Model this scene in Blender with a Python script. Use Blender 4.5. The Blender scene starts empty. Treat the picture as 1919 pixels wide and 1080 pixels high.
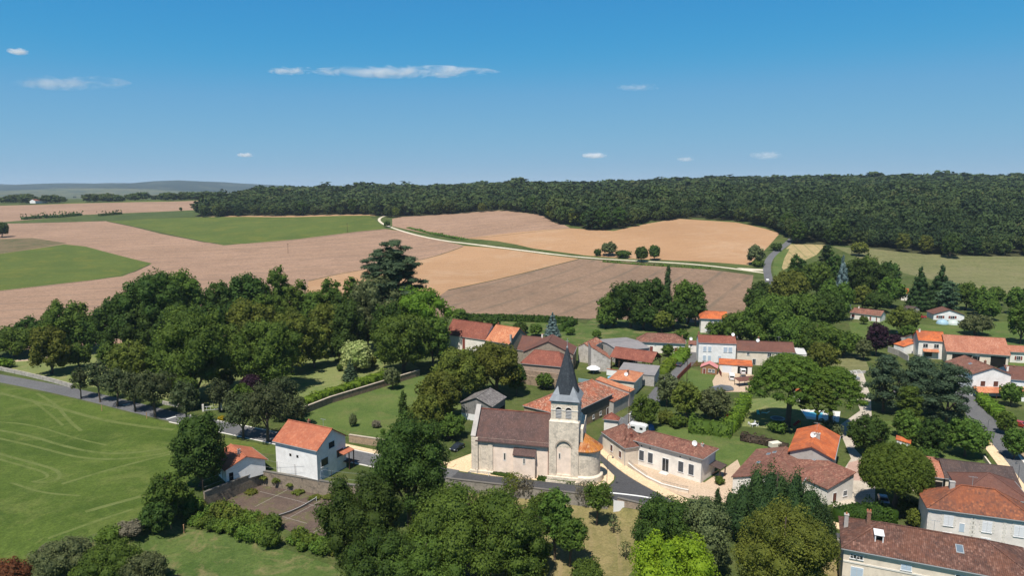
import bpy, math, random
import numpy as np
from mathutils import Vector, Matrix
from mathutils.geometry import delaunay_2d_cdt
R = math.radians
# ---------------------------------------------------------------- camera, sky, sun
CAMH, PITCH, F = 62.0, R(8.4), 1279.0
sc = bpy.context.scene
COL = sc.collection
cd = bpy.data.cameras.new("camera"); cam = bpy.data.objects.new("camera", cd); COL.objects.link(cam)
cam.location = (0, 0, CAMH); cam.rotation_euler = (R(90) - PITCH, 0, 0)
cd.sensor_width = 36; cd.lens = 36 * F / 1919; cd.clip_start = 1; cd.clip_end = 60000
sc.camera = cam
EXPO = 2 ** .5
SUN_EL, SUN_AZ = R(62), math.atan2(-0.42, -0.9)      # azimuth of the sun, clockwise from +Y
w = bpy.data.worlds.new("World"); sc.world = w; w.use_nodes = True
nt = w.node_tree; bg = nt.nodes["Background"]
sky = nt.nodes.new("ShaderNodeTexSky"); sky.sky_type = 'NISHITA'; sky.sun_disc = False
sky.sun_elevation = SUN_EL; sky.sun_rotation = SUN_AZ; sky.altitude = 0
sky.altitude = 2000; sky.air_density = 0.5; sky.dust_density = 0.0; sky.ozone_density = 10.0
# colour response of the picture: the physical sky through a tone curve per channel
def vmul(a, k):
    v = nt.nodes.new("ShaderNodeVectorMath"); v.operation = 'SCALE'; nt.links.new(a, v.inputs[0]); v.inputs['Scale'].default_value = k; return v.outputs[0]
crv = nt.nodes.new("ShaderNodeRGBCurve"); mp_ = crv.mapping; mp_.use_clip = False
for ch, pts in ((0, ((0, .012), (.03, .045), (.052, .05), (.105, .16), (.28, .295), (.39, .355), (1, .6))), (1, ((0, 0), (.05, .10), (.12, .30), (.228, .405), (.514, .478), (.63, .505), (1, .65))), (2, ((0, 0), (.12, .18), (.297, .615), (.528, .655), (.86, .655), (1, .7)))):
    c_ = mp_.curves[ch].points
    while len(c_) < len(pts): c_.new(.5, .5)
    for q_, (x_, y_) in zip(c_, pts): q_.location = (x_, y_); q_.handle_type = 'AUTO_CLAMPED'
mp_.update()
nt.links.new(vmul(sky.outputs[0], .1), crv.inputs['Color']); nt.links.new(vmul(crv.outputs[0], 10 / EXPO), bg.inputs[0]); bg.inputs[1].default_value = 0.10
sd = bpy.data.lights.new("sun", 'SUN'); sun = bpy.data.objects.new("sun", sd); COL.objects.link(sun)
sd.energy = 4.5; sd.angle = R(0.5); sd.color = (1.0, 0.94, 0.85)
sv = Vector((math.sin(SUN_AZ) * math.cos(SUN_EL), math.cos(SUN_AZ) * math.cos(SUN_EL), math.sin(SUN_EL)))
sun.rotation_euler = sv.to_track_quat('Z', 'Y').to_euler()
sc.view_settings.view_transform = 'Standard'; sc.view_settings.look = 'None'
sc.view_settings.exposure = .5; sc.view_settings.gamma = 1.0
sc.cycles.max_bounces = 10; sc.cycles.diffuse_bounces = 2; sc.cycles.transparent_max_bounces = 8
# ---------------------------------------------------------------- terrain height
CP, SP = math.cos(PITCH), math.sin(PITCH)
def ray(px, py):
    u = (px - 959.5) / F; v = -(py - 540) / F
    return u, CP + v * SP, -SP + v * CP
def at0(px, py, z=0.0):
    dx, dy, dz = ray(px, py); t = (z - CAMH) / dz
    return Vector((dx * t, dy * t, z))
TU = [-.8, -.5, -.36, -.2, .1, .35, .6, .9]
TD = [0, 330, 450, 550, 640, 850, 1100, 1400, 1800, 2500, 4000, 7000, 9000, 12000]
TZ = np.array([
 [0,0,0,1,3,12,20,31,27, 5,0,36,122,60],
 [0,0,0,1,3,12,22,33,34,10,0,34,116,60],
 [0,0,0,1,4,15,26,40,42,20,0,30, 70,40],
 [0,0,0,2,6,22,31,43,48,35,0,20, 40,20],
 [0,0,1,6,21,33,41,50,57,50,20,20,20,20],
 [0,0,3,12,23,34,46,58,70,62,20,20,20,20],
 [0,0,3,10,18,34,47,61,75,70,20,20,20,20],
 [0,0,3,10,18,34,47,61,75,70,20,20,20,20]], dtype=float)
def hermite(p0, p1, p2, p3, x0, x1, x2, x3, x):
    t = (x - x1) / (x2 - x1); h = x2 - x1
    d1, d2 = (p2 - p1) / h, 0
    a = (p1 - p0) / (x1 - x0) if x1 > x0 else d1
    b = (p3 - p2) / (x3 - x2) if x3 > x2 else d1
    m1 = 0 if a * d1 <= 0 else 2 * a * d1 / (a + d1)
    m2 = 0 if b * d1 <= 0 else 2 * b * d1 / (b + d1)
    t2, t3 = t * t, t * t * t
    return (2*t3-3*t2+1)*p1 + (t3-2*t2+t)*h*m1 + (-2*t3+3*t2)*p2 + (t3-t2)*h*m2
def sstep(t):
    t = min(1, max(0, t)); return t * t * (3 - 2 * t)
# the ground drops in front of the court wall and the churchyard wall
CLIFF = [at0(*p) for p in ((250, 975), (381, 926), (488, 884), (622, 907), (700, 915), (838, 902), (910, 911), (1000, 921), (1140, 938), (1245, 968))]
CLIFF = [Vector((-200, 150, 0))] + CLIFF + [Vector((60, 117, 0)), Vector((200, 100, 0))]
CWID = [60, 26, .45, .45, .45, .45, .45, .45, .45, .45, .45, 12, 20]
CDEP = [2.4, 3.0, 3.0, 3.0, 2.6, 2.2, 2.0, 2.0, 2.0, 2.0, 1.4, 0.0, 0.0]
def terrain(x, y):
    z = 0.0
    if y > 330:
        u = min(.9, max(-.8, x / y)); d = min(11999, y)
        i = max(k for k in range(len(TD)) if TD[k] <= d); i = min(i, len(TD) - 2)
        j = max(k for k in range(len(TU)) if TU[k] <= u); j = min(j, len(TU) - 2)
        s = (u - TU[j]) / (TU[j+1] - TU[j]); s = sstep(s)
        r = []
        for q in (j, j + 1):
            row = TZ[q]; a = max(0, i - 1); b = min(len(TD) - 1, i + 2)
            r.append(hermite(row[a], row[i], row[i+1], row[b], TD[a], TD[i], TD[i+1], TD[b], d))
        z = r[0] * (1 - s) + r[1] * s
        if y > 4500: z += (30 * math.sin(x * .0013 + .6) + 14 * math.sin(x * .0031 + 1) + 6 * math.sin(x * .0083)) * sstep((y - 4500) / 3500)
        z += math.sin(x * .0071 + 1) * math.sin(y * .0053) * 1.2 * sstep((y - 330) / 300)
    elif y < 175:
        for k in range(len(CLIFF) - 1):
            if CLIFF[k].x <= x <= CLIFF[k+1].x:
                s = (x - CLIFF[k].x) / (CLIFF[k+1].x - CLIFF[k].x)
                yl = CLIFF[k].y * (1-s) + CLIFF[k+1].y * s
                wd = CWID[k] * (1-s) + CWID[k+1] * s; dp = CDEP[k] * (1-s) + CDEP[k+1] * s
                z -= dp * sstep((yl - y) / wd); break
        else:
            if x < CLIFF[0].x: z -= 2.4 * sstep((150 - y) / 60)
    return z
def at(px, py, z=None):
    """the point of the ground (or of the level z) seen at a pixel of the photograph"""
    if z is not None: return at0(px, py, z)
    dx, dy, dz = ray(px, py); t = 60.0; pt = t
    while t < 14000:
        if CAMH + dz * t <= terrain(dx * t, dy * t):
            a, b = pt, t
            for _ in range(26):
                m = (a + b) / 2
                if CAMH + dz * m <= terrain(dx * m, dy * m): b = m
                else: a = m
            t = b; break
        pt = t; t += max(1.0, t * .012)
    return Vector((dx * t, dy * t, terrain(dx * t, dy * t)))
def zfor(x, y, py):
    """height at (x, y) that is seen on image row py"""
    v = -(py - 540) / F; dy, dz = CP + v * SP, -SP + v * CP
    return CAMH + dz / dy * y
def depth(p): return p.y * CP + (CAMH - p.z) * SP
def dist(p): return math.hypot(p.x, p.y)
# ---------------------------------------------------------------- small helpers
def tag(o, label=None, cat=None, group=None, kind=None):
    if label: o['label'] = label
    if cat: o['category'] = cat
    if group: o['group'] = group
    if kind: o['kind'] = kind
    return o
def empty(name, loc, rz=0, label=None, cat=None, group=None):
    o = bpy.data.objects.new(name, None); COL.objects.link(o); o.location = loc; o.rotation_euler = (0, 0, rz)
    o.empty_display_size = .5
    return tag(o, label, cat, group)
def auto_uv(me):
    me.uv_layers.new(name="UVMap"); n = len(me.loops)
    co = np.empty(len(me.vertices) * 3); me.vertices.foreach_get("co", co); co = co.reshape(-1, 3)
    vi = np.empty(n, dtype=np.int32); me.loops.foreach_get("vertex_index", vi)
    uv = np.empty((n, 2))
    for p in me.polygons:
        nn = p.normal
        if abs(nn.z) > .995: ua = Vector((1, 0, 0)); va = Vector((0, 1, 0))
        else:
            ua = Vector((0, 0, 1)).cross(nn).normalized(); va = nn.cross(ua)
        s, e = p.loop_start, p.loop_start + p.loop_total
        c = co[vi[s:e]]
        uv[s:e, 0] = c @ np.array(ua); uv[s:e, 1] = c @ np.array(va)
    me.uv_layers[0].data.foreach_set("uv", uv.ravel())
class MB:
    """collects shapes and links them as one mesh object"""
    def __init__(s, M=None): s.v = []; s.f = []; s.M = M
    def add(s, vs, fs):
        o = len(s.v)
        for q in vs:
            q = Vector(q); s.v.append(s.M @ q if s.M else q)
        fl = s.M is not None and s.M.determinant() < 0
        s.f += [[i + o for i in (f[::-1] if fl else f)] for f in fs]; return s
    def box(s, x0, x1, y0, y1, z0, z1):
        return s.add([(x0,y0,z0),(x1,y0,z0),(x1,y1,z0),(x0,y1,z0),(x0,y0,z1),(x1,y0,z1),(x1,y1,z1),(x0,y1,z1)],
                     [(3,2,1,0),(4,5,6,7),(0,1,5,4),(1,2,6,5),(2,3,7,6),(3,0,4,7)])
    def bar(s, p, q, a, b=None):
        """rectangular bar from p to q, a wide and b high"""
        p, q = Vector(p), Vector(q); b = b or a; d = (q - p).normalized()
        u = Vector((0, 0, 1)) if abs(d.z) < .9 else Vector((1, 0, 0))
        r = d.cross(u).normalized(); u = r.cross(d)
        vs = []
        for c in (p, q):
            for i, j in ((-1,-1),(1,-1),(1,1),(-1,1)): vs.append(c + r * (a/2*i) + u * (b/2*j))
        return s.add(vs, [(3,2,1,0),(4,5,6,7),(0,1,5,4),(1,2,6,5),(2,3,7,6),(3,0,4,7)])
    def tube(s, p, q, r0, r1=None, n=7, caps=True):
        p, q = Vector(p), Vector(q); r1 = r0 if r1 is None else r1; d = (q - p).normalized()
        u = Vector((0, 0, 1)) if abs(d.z) < .9 else Vector((1, 0, 0))
        a = d.cross(u).normalized(); b = d.cross(a)
        vs = []
        for c, r in ((p, r0), (q, r1)):
            for k in range(n):
                t = 2 * math.pi * k / n; vs.append(c + a * math.cos(t) * r + b * math.sin(t) * r)
        fs = [(k, k + n, (k+1) % n + n, (k+1) % n) for k in range(n)]
        if caps: fs += [tuple(range(n)), tuple(range(2*n-1, n-1, -1))]
        return s.add(vs, fs)
    def prism(s, poly, z0, z1):
        n = len(poly); a = sum(poly[i][0]*poly[(i+1)%n][1] - poly[(i+1)%n][0]*poly[i][1] for i in range(n))
        if a < 0: poly = poly[::-1]
        vs = [(p[0], p[1], z0) for p in poly] + [(p[0], p[1], z1) for p in poly]
        return s.add(vs, [tuple(range(n))[::-1], tuple(range(n, 2*n))] + [(i, (i+1)%n, (i+1)%n+n, i+n) for i in range(n)])
    def lathe(s, prof, n=16, cx=0, cy=0):
        vs = []; fs = []
        for r, z in prof:
            for k in range(n):
                t = 2*math.pi*k/n; vs.append((cx + r*math.cos(t), cy + r*math.sin(t), z))
        for i in range(len(prof)-1):
            for k in range(n):
                fs.append((i*n+k, i*n+(k+1)%n, (i+1)*n+(k+1)%n, (i+1)*n+k))
        return s.add(vs, fs)
    def slab(s, vs, fs, t):
        """closed sheet of thickness t under the given top faces"""
        n = len(vs); vs = [Vector(v) for v in vs]
        e = {}
        for f in fs:
            for i in range(len(f)): e[(f[i], f[(i+1) % len(f)])] = 1
        side = [(b, a, a+n, b+n) for (a, b) in e if (b, a) not in e]
        return s.add(vs + [v - Vector((0, 0, t)) for v in vs], list(fs) + [tuple(i+n for i in f[::-1]) for f in fs] + side)
    def build(s, name, mat, parent=None, smooth=False, uv=True, bevel=0):
        me = bpy.data.meshes.new(name); me.from_pydata([tuple(v) for v in s.v], [], s.f); me.update()
        if uv: auto_uv(me)
        me.materials.append(mat); o = bpy.data.objects.new(name, me); COL.objects.link(o)
        if parent: o.parent = parent
        if smooth: me.polygons.foreach_set("use_smooth", [True] * len(me.polygons))
        if bevel:
            m = o.modifiers.new("bevel", 'BEVEL'); m.width = bevel; m.segments = 2; m.limit_method = 'ANGLE'
        return o
def copy_tree(o, parent=None):
    c = o.copy(); COL.objects.link(c); c.parent = parent
    for ch in list(o.children): copy_tree(ch, c)
    return c
# ---------------------------------------------------------------- materials
def newmat(name):
    m = bpy.data.materials.new(name); m.use_nodes = True; n = m.node_tree
    b = n.nodes["Principled BSDF"]; b.inputs["Roughness"].default_value = .85
    b.inputs["Specular IOR Level"].default_value = .25
    return m, n, b
def N(n, t, **k):
    q = n.nodes.new(t)
    for a, b in k.items(): setattr(q, a, b)
    return q
def L(n, a, b): n.links.new(a, b)
def coord(n, kind='Object'):
    return N(n, 'ShaderNodeTexCoord').outputs[kind]
def noise(n, co, scale, detail=4, rough=.6, dist=0, vec=None):
    t = N(n, 'ShaderNodeTexNoise'); t.inputs['Scale'].default_value = scale
    t.inputs['Detail'].default_value = detail; t.inputs['Roughness'].default_value = rough
    t.inputs['Distortion'].default_value = dist
    if vec:
        mp = N(n, 'ShaderNodeMapping'); mp.inputs['Scale'].default_value = vec[:3]
        if len(vec) > 3: mp.inputs['Rotation'].default_value = (0, 0, vec[3])
        L(n, co, mp.inputs[0]); co = mp.outputs[0]
    L(n, co, t.inputs['Vector']); return t.outputs[0]
def ramp(n, fac, stops):
    r = N(n, 'ShaderNodeValToRGB'); e = r.color_ramp.elements
    while len(e) < len(stops): e.new(.5)
    for i, (p, c) in enumerate(stops):
        e[i].position = p; e[i].color = (*c, 1) if len(c) == 3 else c
    L(n, fac, r.inputs[0]); return r.outputs[0]
def mix(n, fac, a, b, mode='MIX'):
    m = N(n, 'ShaderNodeMix', data_type='RGBA', blend_type=mode)
    for s, v in ((m.inputs[0], fac), (m.inputs[6], a), (m.inputs[7], b)):
        if isinstance(v, (int, float)): s.default_value = v
        elif isinstance(v, (tuple, list)): s.default_value = (*v, 1)
        else: L(n, v, s)
    return m.outputs[2]
def math_(n, op, a, b=0.0, clamp=False):
    m = N(n, 'ShaderNodeMath', operation=op); m.use_clamp = clamp
    for s, v in ((m.inputs[0], a), (m.inputs[1], b)):
        if isinstance(v, (int, float)): s.default_value = v
        else: L(n, v, s)
    return m.outputs[0]
def bump(n, b, h, dist, strength=1):
    q = N(n, 'ShaderNodeBump'); q.inputs['Distance'].default_value = dist; q.inputs['Strength'].default_value = strength
    L(n, h, q.inputs['Height']); L(n, q.outputs[0], b.inputs['Normal'])
def sc3(c, k): return tuple(min(1, x * k) for x in c)
_mc = {}
def cached(fn):
    def g(*a, **k):
        key = (fn.__name__, a, tuple(sorted(k.items())))
        if key not in _mc: _mc[key] = fn(*a, **k)
        return _mc[key]
    return g
@cached
def M_flat(name, c, rough=.7, spec=.3, var=.12, scale=3.0, metal=0.0):
    m, n, b = newmat(name); co = coord(n)
    L(n, mix(n, noise(n, co, scale), sc3(c, 1 - var), sc3(c, 1 + var)), b.inputs['Base Color'])
    b.inputs['Roughness'].default_value = rough; b.inputs['Specular IOR Level'].default_value = spec
    b.inputs['Metallic'].default_value = metal
    return m
@cached
def M_tile(name, c, dark, light, patch=(.0, .0, .0), pamt=0.0, cw=.24, ch=.38, rib=.035, contrast=.8, moss=.25):
    """clay roof tiles: courses of single tiles of slightly different fired colour, ribs down the slope"""
    m, n, b = newmat(name); uv = coord(n, 'UV'); ob = coord(n, 'Object')
    sx = N(n, 'ShaderNodeSeparateXYZ'); L(n, uv, sx.inputs[0])
    U = math_(n, 'DIVIDE', sx.outputs[0], cw); V = math_(n, 'DIVIDE', sx.outputs[1], ch)
    cb = N(n, 'ShaderNodeCombineXYZ'); L(n, math_(n, 'FLOOR', U), cb.inputs[0]); L(n, math_(n, 'FLOOR', V), cb.inputs[1])
    wn = N(n, 'ShaderNodeTexWhiteNoise', noise_dimensions='2D'); L(n, cb.outputs[0], wn.inputs[0])
    tile = ramp(n, wn.outputs[0], [(0, dark), (.35, c), (.75, c), (1, light)])
    col = mix(n, contrast, c, tile)
    big = noise(n, ob, .35, 5, .65)
    mid = noise(n, ob, 1.6, 4, .6)
    col = mix(n, math_(n, 'MULTIPLY', ramp(n, big, [(.42, (0,0,0)), (.62, (1,1,1))]), .55), col, sc3(dark, .9))
    col = mix(n, math_(n, 'MULTIPLY', ramp(n, mid, [(.5, (0,0,0)), (.66, (1,1,1))]), .45 * contrast), col, light)
    col = mix(n, math_(n, 'MULTIPLY', ramp(n, noise(n, uv, 2.2, 5, .75, 0, (1.5, .6, 1)), [(.47, (0,0,0)), (.6, (1,1,1))]), .55 * contrast), col, dark)
    if pamt:
        col = mix(n, math_(n, 'MULTIPLY', ramp(n, noise(n, ob, .22, 3, .7), [(.48, (0,0,0)), (.56, (1,1,1))]), pamt), col, patch)
    col = mix(n, math_(n, 'MULTIPLY', ramp(n, noise(n, ob, 2.3, 5, .7), [(.58, (0,0,0)), (.7, (1,1,1))]), moss), col, (.035, .035, .028))
    L(n, col, b.inputs['Base Color']); b.inputs['Roughness'].default_value = .9
    s1 = math_(n, 'ABSOLUTE', math_(n, 'SINE', math_(n, 'MULTIPLY', U, math.pi)))
    st = math_(n, 'FRACT', V)
    bump(n, b, math_(n, 'ADD', s1, math_(n, 'MULTIPLY', st, .5)), rib)
    return m
@cached
def M_wall(name, c, stain=.3, stone=0.0, bw=.7, bh=.35, dirt=(.16, .14, .12)):
    m, n, b = newmat(name); ob = coord(n, 'Object'); uv = coord(n, 'UV')
    f = noise(n, ob, .5, 6, .7)
    col = mix(n, ramp(n, f, [(.3, (0,0,0)), (.7, (1,1,1))]), sc3(c, .82), sc3(c, 1.1))
    if stone: col = mix(n, ramp(n, noise(n, ob, 2.6, 5, .8), [(.4, (0,0,0)), (.62, (1,1,1))]), sc3(c, .80), col)
    col = mix(n, math_(n, 'MULTIPLY', ramp(n, noise(n, ob, .9, 6, .75, .4), [(.5, (0,0,0)), (.66, (1,1,1))]), stain), col, dirt)
    run = noise(n, ob, 1.0, 4, .7, 0, (1.6, 1.6, .12))
    col = mix(n, math_(n, 'MULTIPLY', ramp(n, run, [(.56, (0,0,0)), (.72, (1,1,1))]), stain * .6), col, dirt)
    if stone:
        br = N(n, 'ShaderNodeTexBrick'); L(n, uv, br.inputs[0]); br.inputs['Scale'].default_value = 1
        br.inputs['Brick Width'].default_value = bw; br.inputs['Row Height'].default_value = bh
        br.inputs['Mortar Size'].default_value = .02; br.inputs['Color1'].default_value = (1, 1, 1, 1)
        br.inputs['Color2'].default_value = (.72, .72, .7, 1); br.inputs['Mortar'].default_value = (.62, .58, .54, 1)
        col = mix(n, stone, col, br.outputs[0], 'MULTIPLY')
        bump(n, b, br.outputs[1], -.02)
    L(n, col, b.inputs['Base Color']); b.inputs['Roughness'].default_value = .92
    return m
@cached
def M_glass(name="glass", c=(.02, .025, .03)):
    m, n, b = newmat(name); b.inputs['Base Color'].default_value = (*c, 1)
    b.inputs['Roughness'].default_value = .12; b.inputs['Specular IOR Level'].default_value = .6
    return m
@cached
def M_paint(name, c, rough=.25):
    m, n, b = newmat(name); b.inputs['Base Color'].default_value = (*c, 1)
    b.inputs['Roughness'].default_value = rough; b.inputs['Specular IOR Level'].default_value = .5
    b.inputs['Coat Weight'].default_value = .4
    return m
@cached
def M_leaf(name, dark, light, trans=.28):
    m, n, b = newmat(name); ob = coord(n, 'Object')
    at_ = N(n, 'ShaderNodeAttribute', attribute_name='tone')
    oi = N(n, 'ShaderNodeObjectInfo')
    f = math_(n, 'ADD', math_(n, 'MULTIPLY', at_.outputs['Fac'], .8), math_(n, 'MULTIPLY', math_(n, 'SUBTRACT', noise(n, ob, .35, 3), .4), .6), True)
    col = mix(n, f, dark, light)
    if 'wood_mass' in name: col = ramp(n, f, [(0, dark), (.3, (.036, .062, .02)), (.6, (.056, .088, .028)), (.85, (.085, .10, .036)), (1, (.12, .115, .05))])
    hs = N(n, 'ShaderNodeHueSaturation'); L(n, col, hs.inputs['Color'])
    L(n, math_(n, 'ADD', math_(n, 'MULTIPLY', oi.outputs['Random'], .03), .485), hs.inputs['Hue'])
    L(n, math_(n, 'ADD', math_(n, 'MULTIPLY', oi.outputs['Random'], .3), .85), hs.inputs['Value'])
    L(n, hs.outputs[0], b.inputs['Base Color']); b.inputs['Roughness'].default_value = .6
    b.inputs['Specular IOR Level'].default_value = .07
    tr = N(n, 'ShaderNodeBsdfTranslucent'); L(n, mix(n, .5, hs.outputs[0], sc3(light, 1.3)), tr.inputs[0])
    mx = N(n, 'ShaderNodeMixShader'); mx.inputs[0].default_value = trans
    L(n, b.outputs[0], mx.inputs[1]); L(n, tr.outputs[0], mx.inputs[2])
    L(n, mx.outputs[0], n.nodes['Material Output'].inputs[0])
    return m
@cached
def M_ground(name, a, b_, c=None, camt=.5, s1=.05, s2=.8, lines=None, rot=0.0, spot=None, warp=1.0, bmp=.05):
    """ground cover: two tones broken up at three scales, patches of a third, optional wheel or mowing lines"""
    m, n, b = newmat(name); ob = coord(n, 'Object')
    f1 = noise(n, ob, s1, 6, .65); f2 = noise(n, ob, s2, 5, .7); f3 = noise(n, ob, s2 * 7, 3, .7)
    f = math_(n, 'ADD', math_(n, 'MULTIPLY', f1, .5), math_(n, 'ADD', math_(n, 'MULTIPLY', f2, .3), math_(n, 'MULTIPLY', f3, .2)))
    col = mix(n, ramp(n, f, [(.42, (0,0,0)), (.58, (1,1,1))]), a, b_)
    if c:
        col = mix(n, math_(n, 'MULTIPLY', ramp(n, noise(n, ob, s1 * 2.3, 6, .75, .5), [(.5, (0,0,0)), (.63, (1,1,1))]), camt), col, c)
    spk = ramp(n, noise(n, ob, s2 * 3.5, 4, .85), [(.38, (.80, .80, .80)), (.5, (1, 1, 1)), (.64, (1.16, 1.16, 1.16))])
    col = mix(n, 1.0, col, spk, 'MULTIPLY')
    if lines:
        per, amt, dk = lines
        mp = N(n, 'ShaderNodeMapping'); mp.inputs['Rotation'].default_value = (0, 0, rot); L(n, ob, mp.inputs[0])
        wv = N(n, 'ShaderNodeTexWave', wave_profile='SAW'); wv.inputs['Scale'].default_value = 1 / per * 6.2832 / 20 * 1.0
        wv.inputs['Distortion'].default_value = warp; wv.inputs['Detail'].default_value = 2; wv.inputs['Detail Scale'].default_value = .15 if warp < 20 else .5
        L(n, mp.outputs[0], wv.inputs[0])
        lm = math_(n, 'MULTIPLY', ramp(n, wv.outputs[1], [(0, (1,1,1)), (.08, (1,1,1)), (.17, (0,0,0)), (1, (0,0,0))]), amt)
        lm = math_(n, 'MULTIPLY', lm, ramp(n, noise(n, ob, .03, 3), [(.36, (.1,.1,.1)), (.52, (1,1,1))]))
        col = mix(n, lm, col, dk)
    if spot:
        sp, sa = spot
        col = mix(n, math_(n, 'MULTIPLY', ramp(n, noise(n, ob, .55, 4, .8, 0, (1, .45, 1, rot)), [(.66, (0,0,0)), (.72, (1,1,1))]), sa), col, sp)
    L(n, col, b.inputs['Base Color']); b.inputs['Roughness'].default_value = .95; b.inputs['Specular IOR Level'].default_value = .1
    bump(n, b, f3, bmp)
    return m
# ---------------------------------------------------------------- ground
G_GRASS = dict(a=(.042, .062, .016), b_=(.082, .105, .03), c=(.15, .13, .06), camt=.35, s1=.05, s2=.5)
M_grass = M_ground('garden_grass', **G_GRASS)
M_lawn = M_ground('lawn', (.062, .100, .024), (.10, .138, .036), (.16, .145, .062), .4, .05, .5)
M_drylawn = M_ground('dry_lawn', (.11, .15, .045), (.17, .19, .07), (.24, .21, .10), .5, .06, .6, lines=(3.2, .35, (.24, .24, .10)), rot=.9)
M_meadow = M_ground('meadow', (.046, .076, .013), (.084, .12, .023), (.13, .15, .042), .55, .035, .4, spot=((.17, .165, .06), .45))
M_mown = M_ground('mown_line', (.095, .122, .032), (.135, .158, .052), (.066, .098, .02), .6, .25, 1.2)
M_rough = M_ground('rough_grass', (.052, .088, .02), (.085, .12, .032), (.25, .185, .10), .45, .07, .45)
M_stub = M_ground('stubble', (.258, .166, .112), (.318, .205, .14), (.215, .14, .098), .5, .012, .12, lines=(24, .5, (.155, .118, .09)), rot=1.25, warp=1.5, spot=((.10, .12, .05), .35))
M_stub2 = M_ground('stubble_rows', (.195, .13, .088), (.25, .166, .112), (.16, .11, .075), .55, .014, .12, lines=(20, .5, (.11, .095, .07)), rot=.5, warp=2.0, spot=((.10, .12, .05), .4))
M_till = M_ground('tilled_soil', (.33, .195, .105), (.38, .23, .128), (.42, .285, .18), .45, .012, .5, lines=(11, .35, (.27, .165, .095)), rot=1.3)
M_sunf = M_ground('green_crop', (.07, .098, .022), (.092, .12, .027), (.17, .155, .03), .4, .02, .25)
M_crop2 = M_ground('mixed_crop', (.052, .075, .024), (.07, .092, .03), (.09, .115, .03), .4, .02, .25)
M_olive = M_ground('hay_field', (.115, .125, .05), (.16, .155, .07), (.19, .165, .09), .5, .012, .12, lines=(14, .4, (.22, .2, .10)), rot=1.5)
M_wheat = M_ground('cut_hay', (.30, .23, .11), (.36, .27, .14), (.16, .17, .06), .5, .03, .2, lines=(9, .7, (.17, .17, .07)), rot=.2)
M_fallow = M_ground('fallow', (.12, .095, .05), (.17, .13, .075), (.06, .08, .03), .6, .03, .25)
M_under = M_ground('wood_floor', (.035, .04, .018), (.06, .06, .028), None, .5, .05, .5)
M_chalk = M_ground('chalk_track', (.50, .44, .34), (.60, .53, .42), (.34, .29, .21), .3, .05, .4, bmp=.01)
M_asph = M_ground('asphalt', (.105, .105, .11), (.135, .135, .138), (.13, .13, .13), .4, .04, .5, bmp=.004)
M_asphd = M_ground('new_asphalt', (.060, .060, .064), (.072, .072, .076), (.085, .085, .088), .4, .04, .5, bmp=.004)
M_sand = M_ground('sand_resin', (.60, .45, .28), (.68, .51, .33), (.55, .42, .28), .3, .06, .6, bmp=.004)
M_yard = M_ground('pale_gravel', (.44, .33, .235), (.52, .40, .29), (.38, .3, .2), .4, .08, .7, bmp=.01)
M_conc = M_ground('pale_concrete', (.40, .35, .285), (.48, .42, .345), (.3, .26, .21), .5, .1, .6, bmp=.01)
M_pink = M_ground('pink_paving', (.38, .25, .20), (.43, .29, .24), (.3, .21, .17), .4, .1, .8, bmp=.01)
M_court = M_ground('worn_court', (.085, .062, .052), (.125, .09, .07), (.10, .11, .035), .75, .12, .7, spot=((.28, .23, .16), .6), bmp=.01)
M_dirt = M_ground('bare_earth', (.25, .18, .11), (.33, .24, .15), (.11, .12, .04), .6, .09, .6)
M_orch = M_ground('orchard_grass', (.17, .15, .06), (.25, .20, .095), (.085, .10, .03), .5, .06, .45, lines=(5, .5, (.27, .2, .11)), rot=.12)
M_far = M_ground('far_country', (.008, .014, .010), (.016, .024, .014), (.12, .12, .07), .4, .0011, .006)
def ribbon(pts, wd):
    P = [at(*p[:2]) for p in pts]; q = []
    # smooth the centre line
    for _ in range(2):
        r = [P[0]]
        for i in range(len(P) - 1): r += [P[i].lerp(P[i+1], .25), P[i].lerp(P[i+1], .75)]
        P = r + [P[-1]]
    l, rr = [], []
    for i, p in enumerate(P):
        d = (P[min(i+1, len(P)-1)] - P[max(0, i-1)]); d.z = 0; d.normalize(); nn = Vector((-d.y, d.x, 0))
        l.append(p + nn * wd / 2); rr.append(p - nn * wd / 2)
    return [(v.x, v.y) for v in l + rr[::-1]]
def pp(*pts): return [tuple(at(*p)[:2]) for p in pts]
ROAD_MAIN = [(-160, 683), (0, 709), (140, 736), (336, 785), (511, 820), (600, 842), (690, 862), (770, 878), (850, 892)]
ROAD_FRONT = [(770, 878), (850, 893.5), (954, 905), (1060, 917), (1140, 927), (1200, 938), (1250, 953), (1400, 985), (1590, 1012), (1750, 1060)]
ROAD_CH = [(1235, 945), (1190, 908), (1150, 872), (1131, 846), (1140, 820), (1165, 797), (1200, 772), (1228, 745), (1250, 715), (1281, 690), (1303, 664), (1312, 640)]
ROAD_R = [(1775, 700), (1805, 745), (1845, 790), (1882, 845), (1925, 912), (1990, 1000)]
ROAD_UP = [(1485, 446), (1478, 455), (1463, 465), (1443, 482), (1436, 500), (1441, 525), (1446, 545), (1436, 590), (1400, 620), (1330, 650), (1303, 668)]
TRACK = [(746, 401), (722, 404), (709, 410), (713, 418), (740, 429), (790, 443), (880, 459), (1000, 473), (1200, 489), (1330, 498), (1434, 512)]
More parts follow.
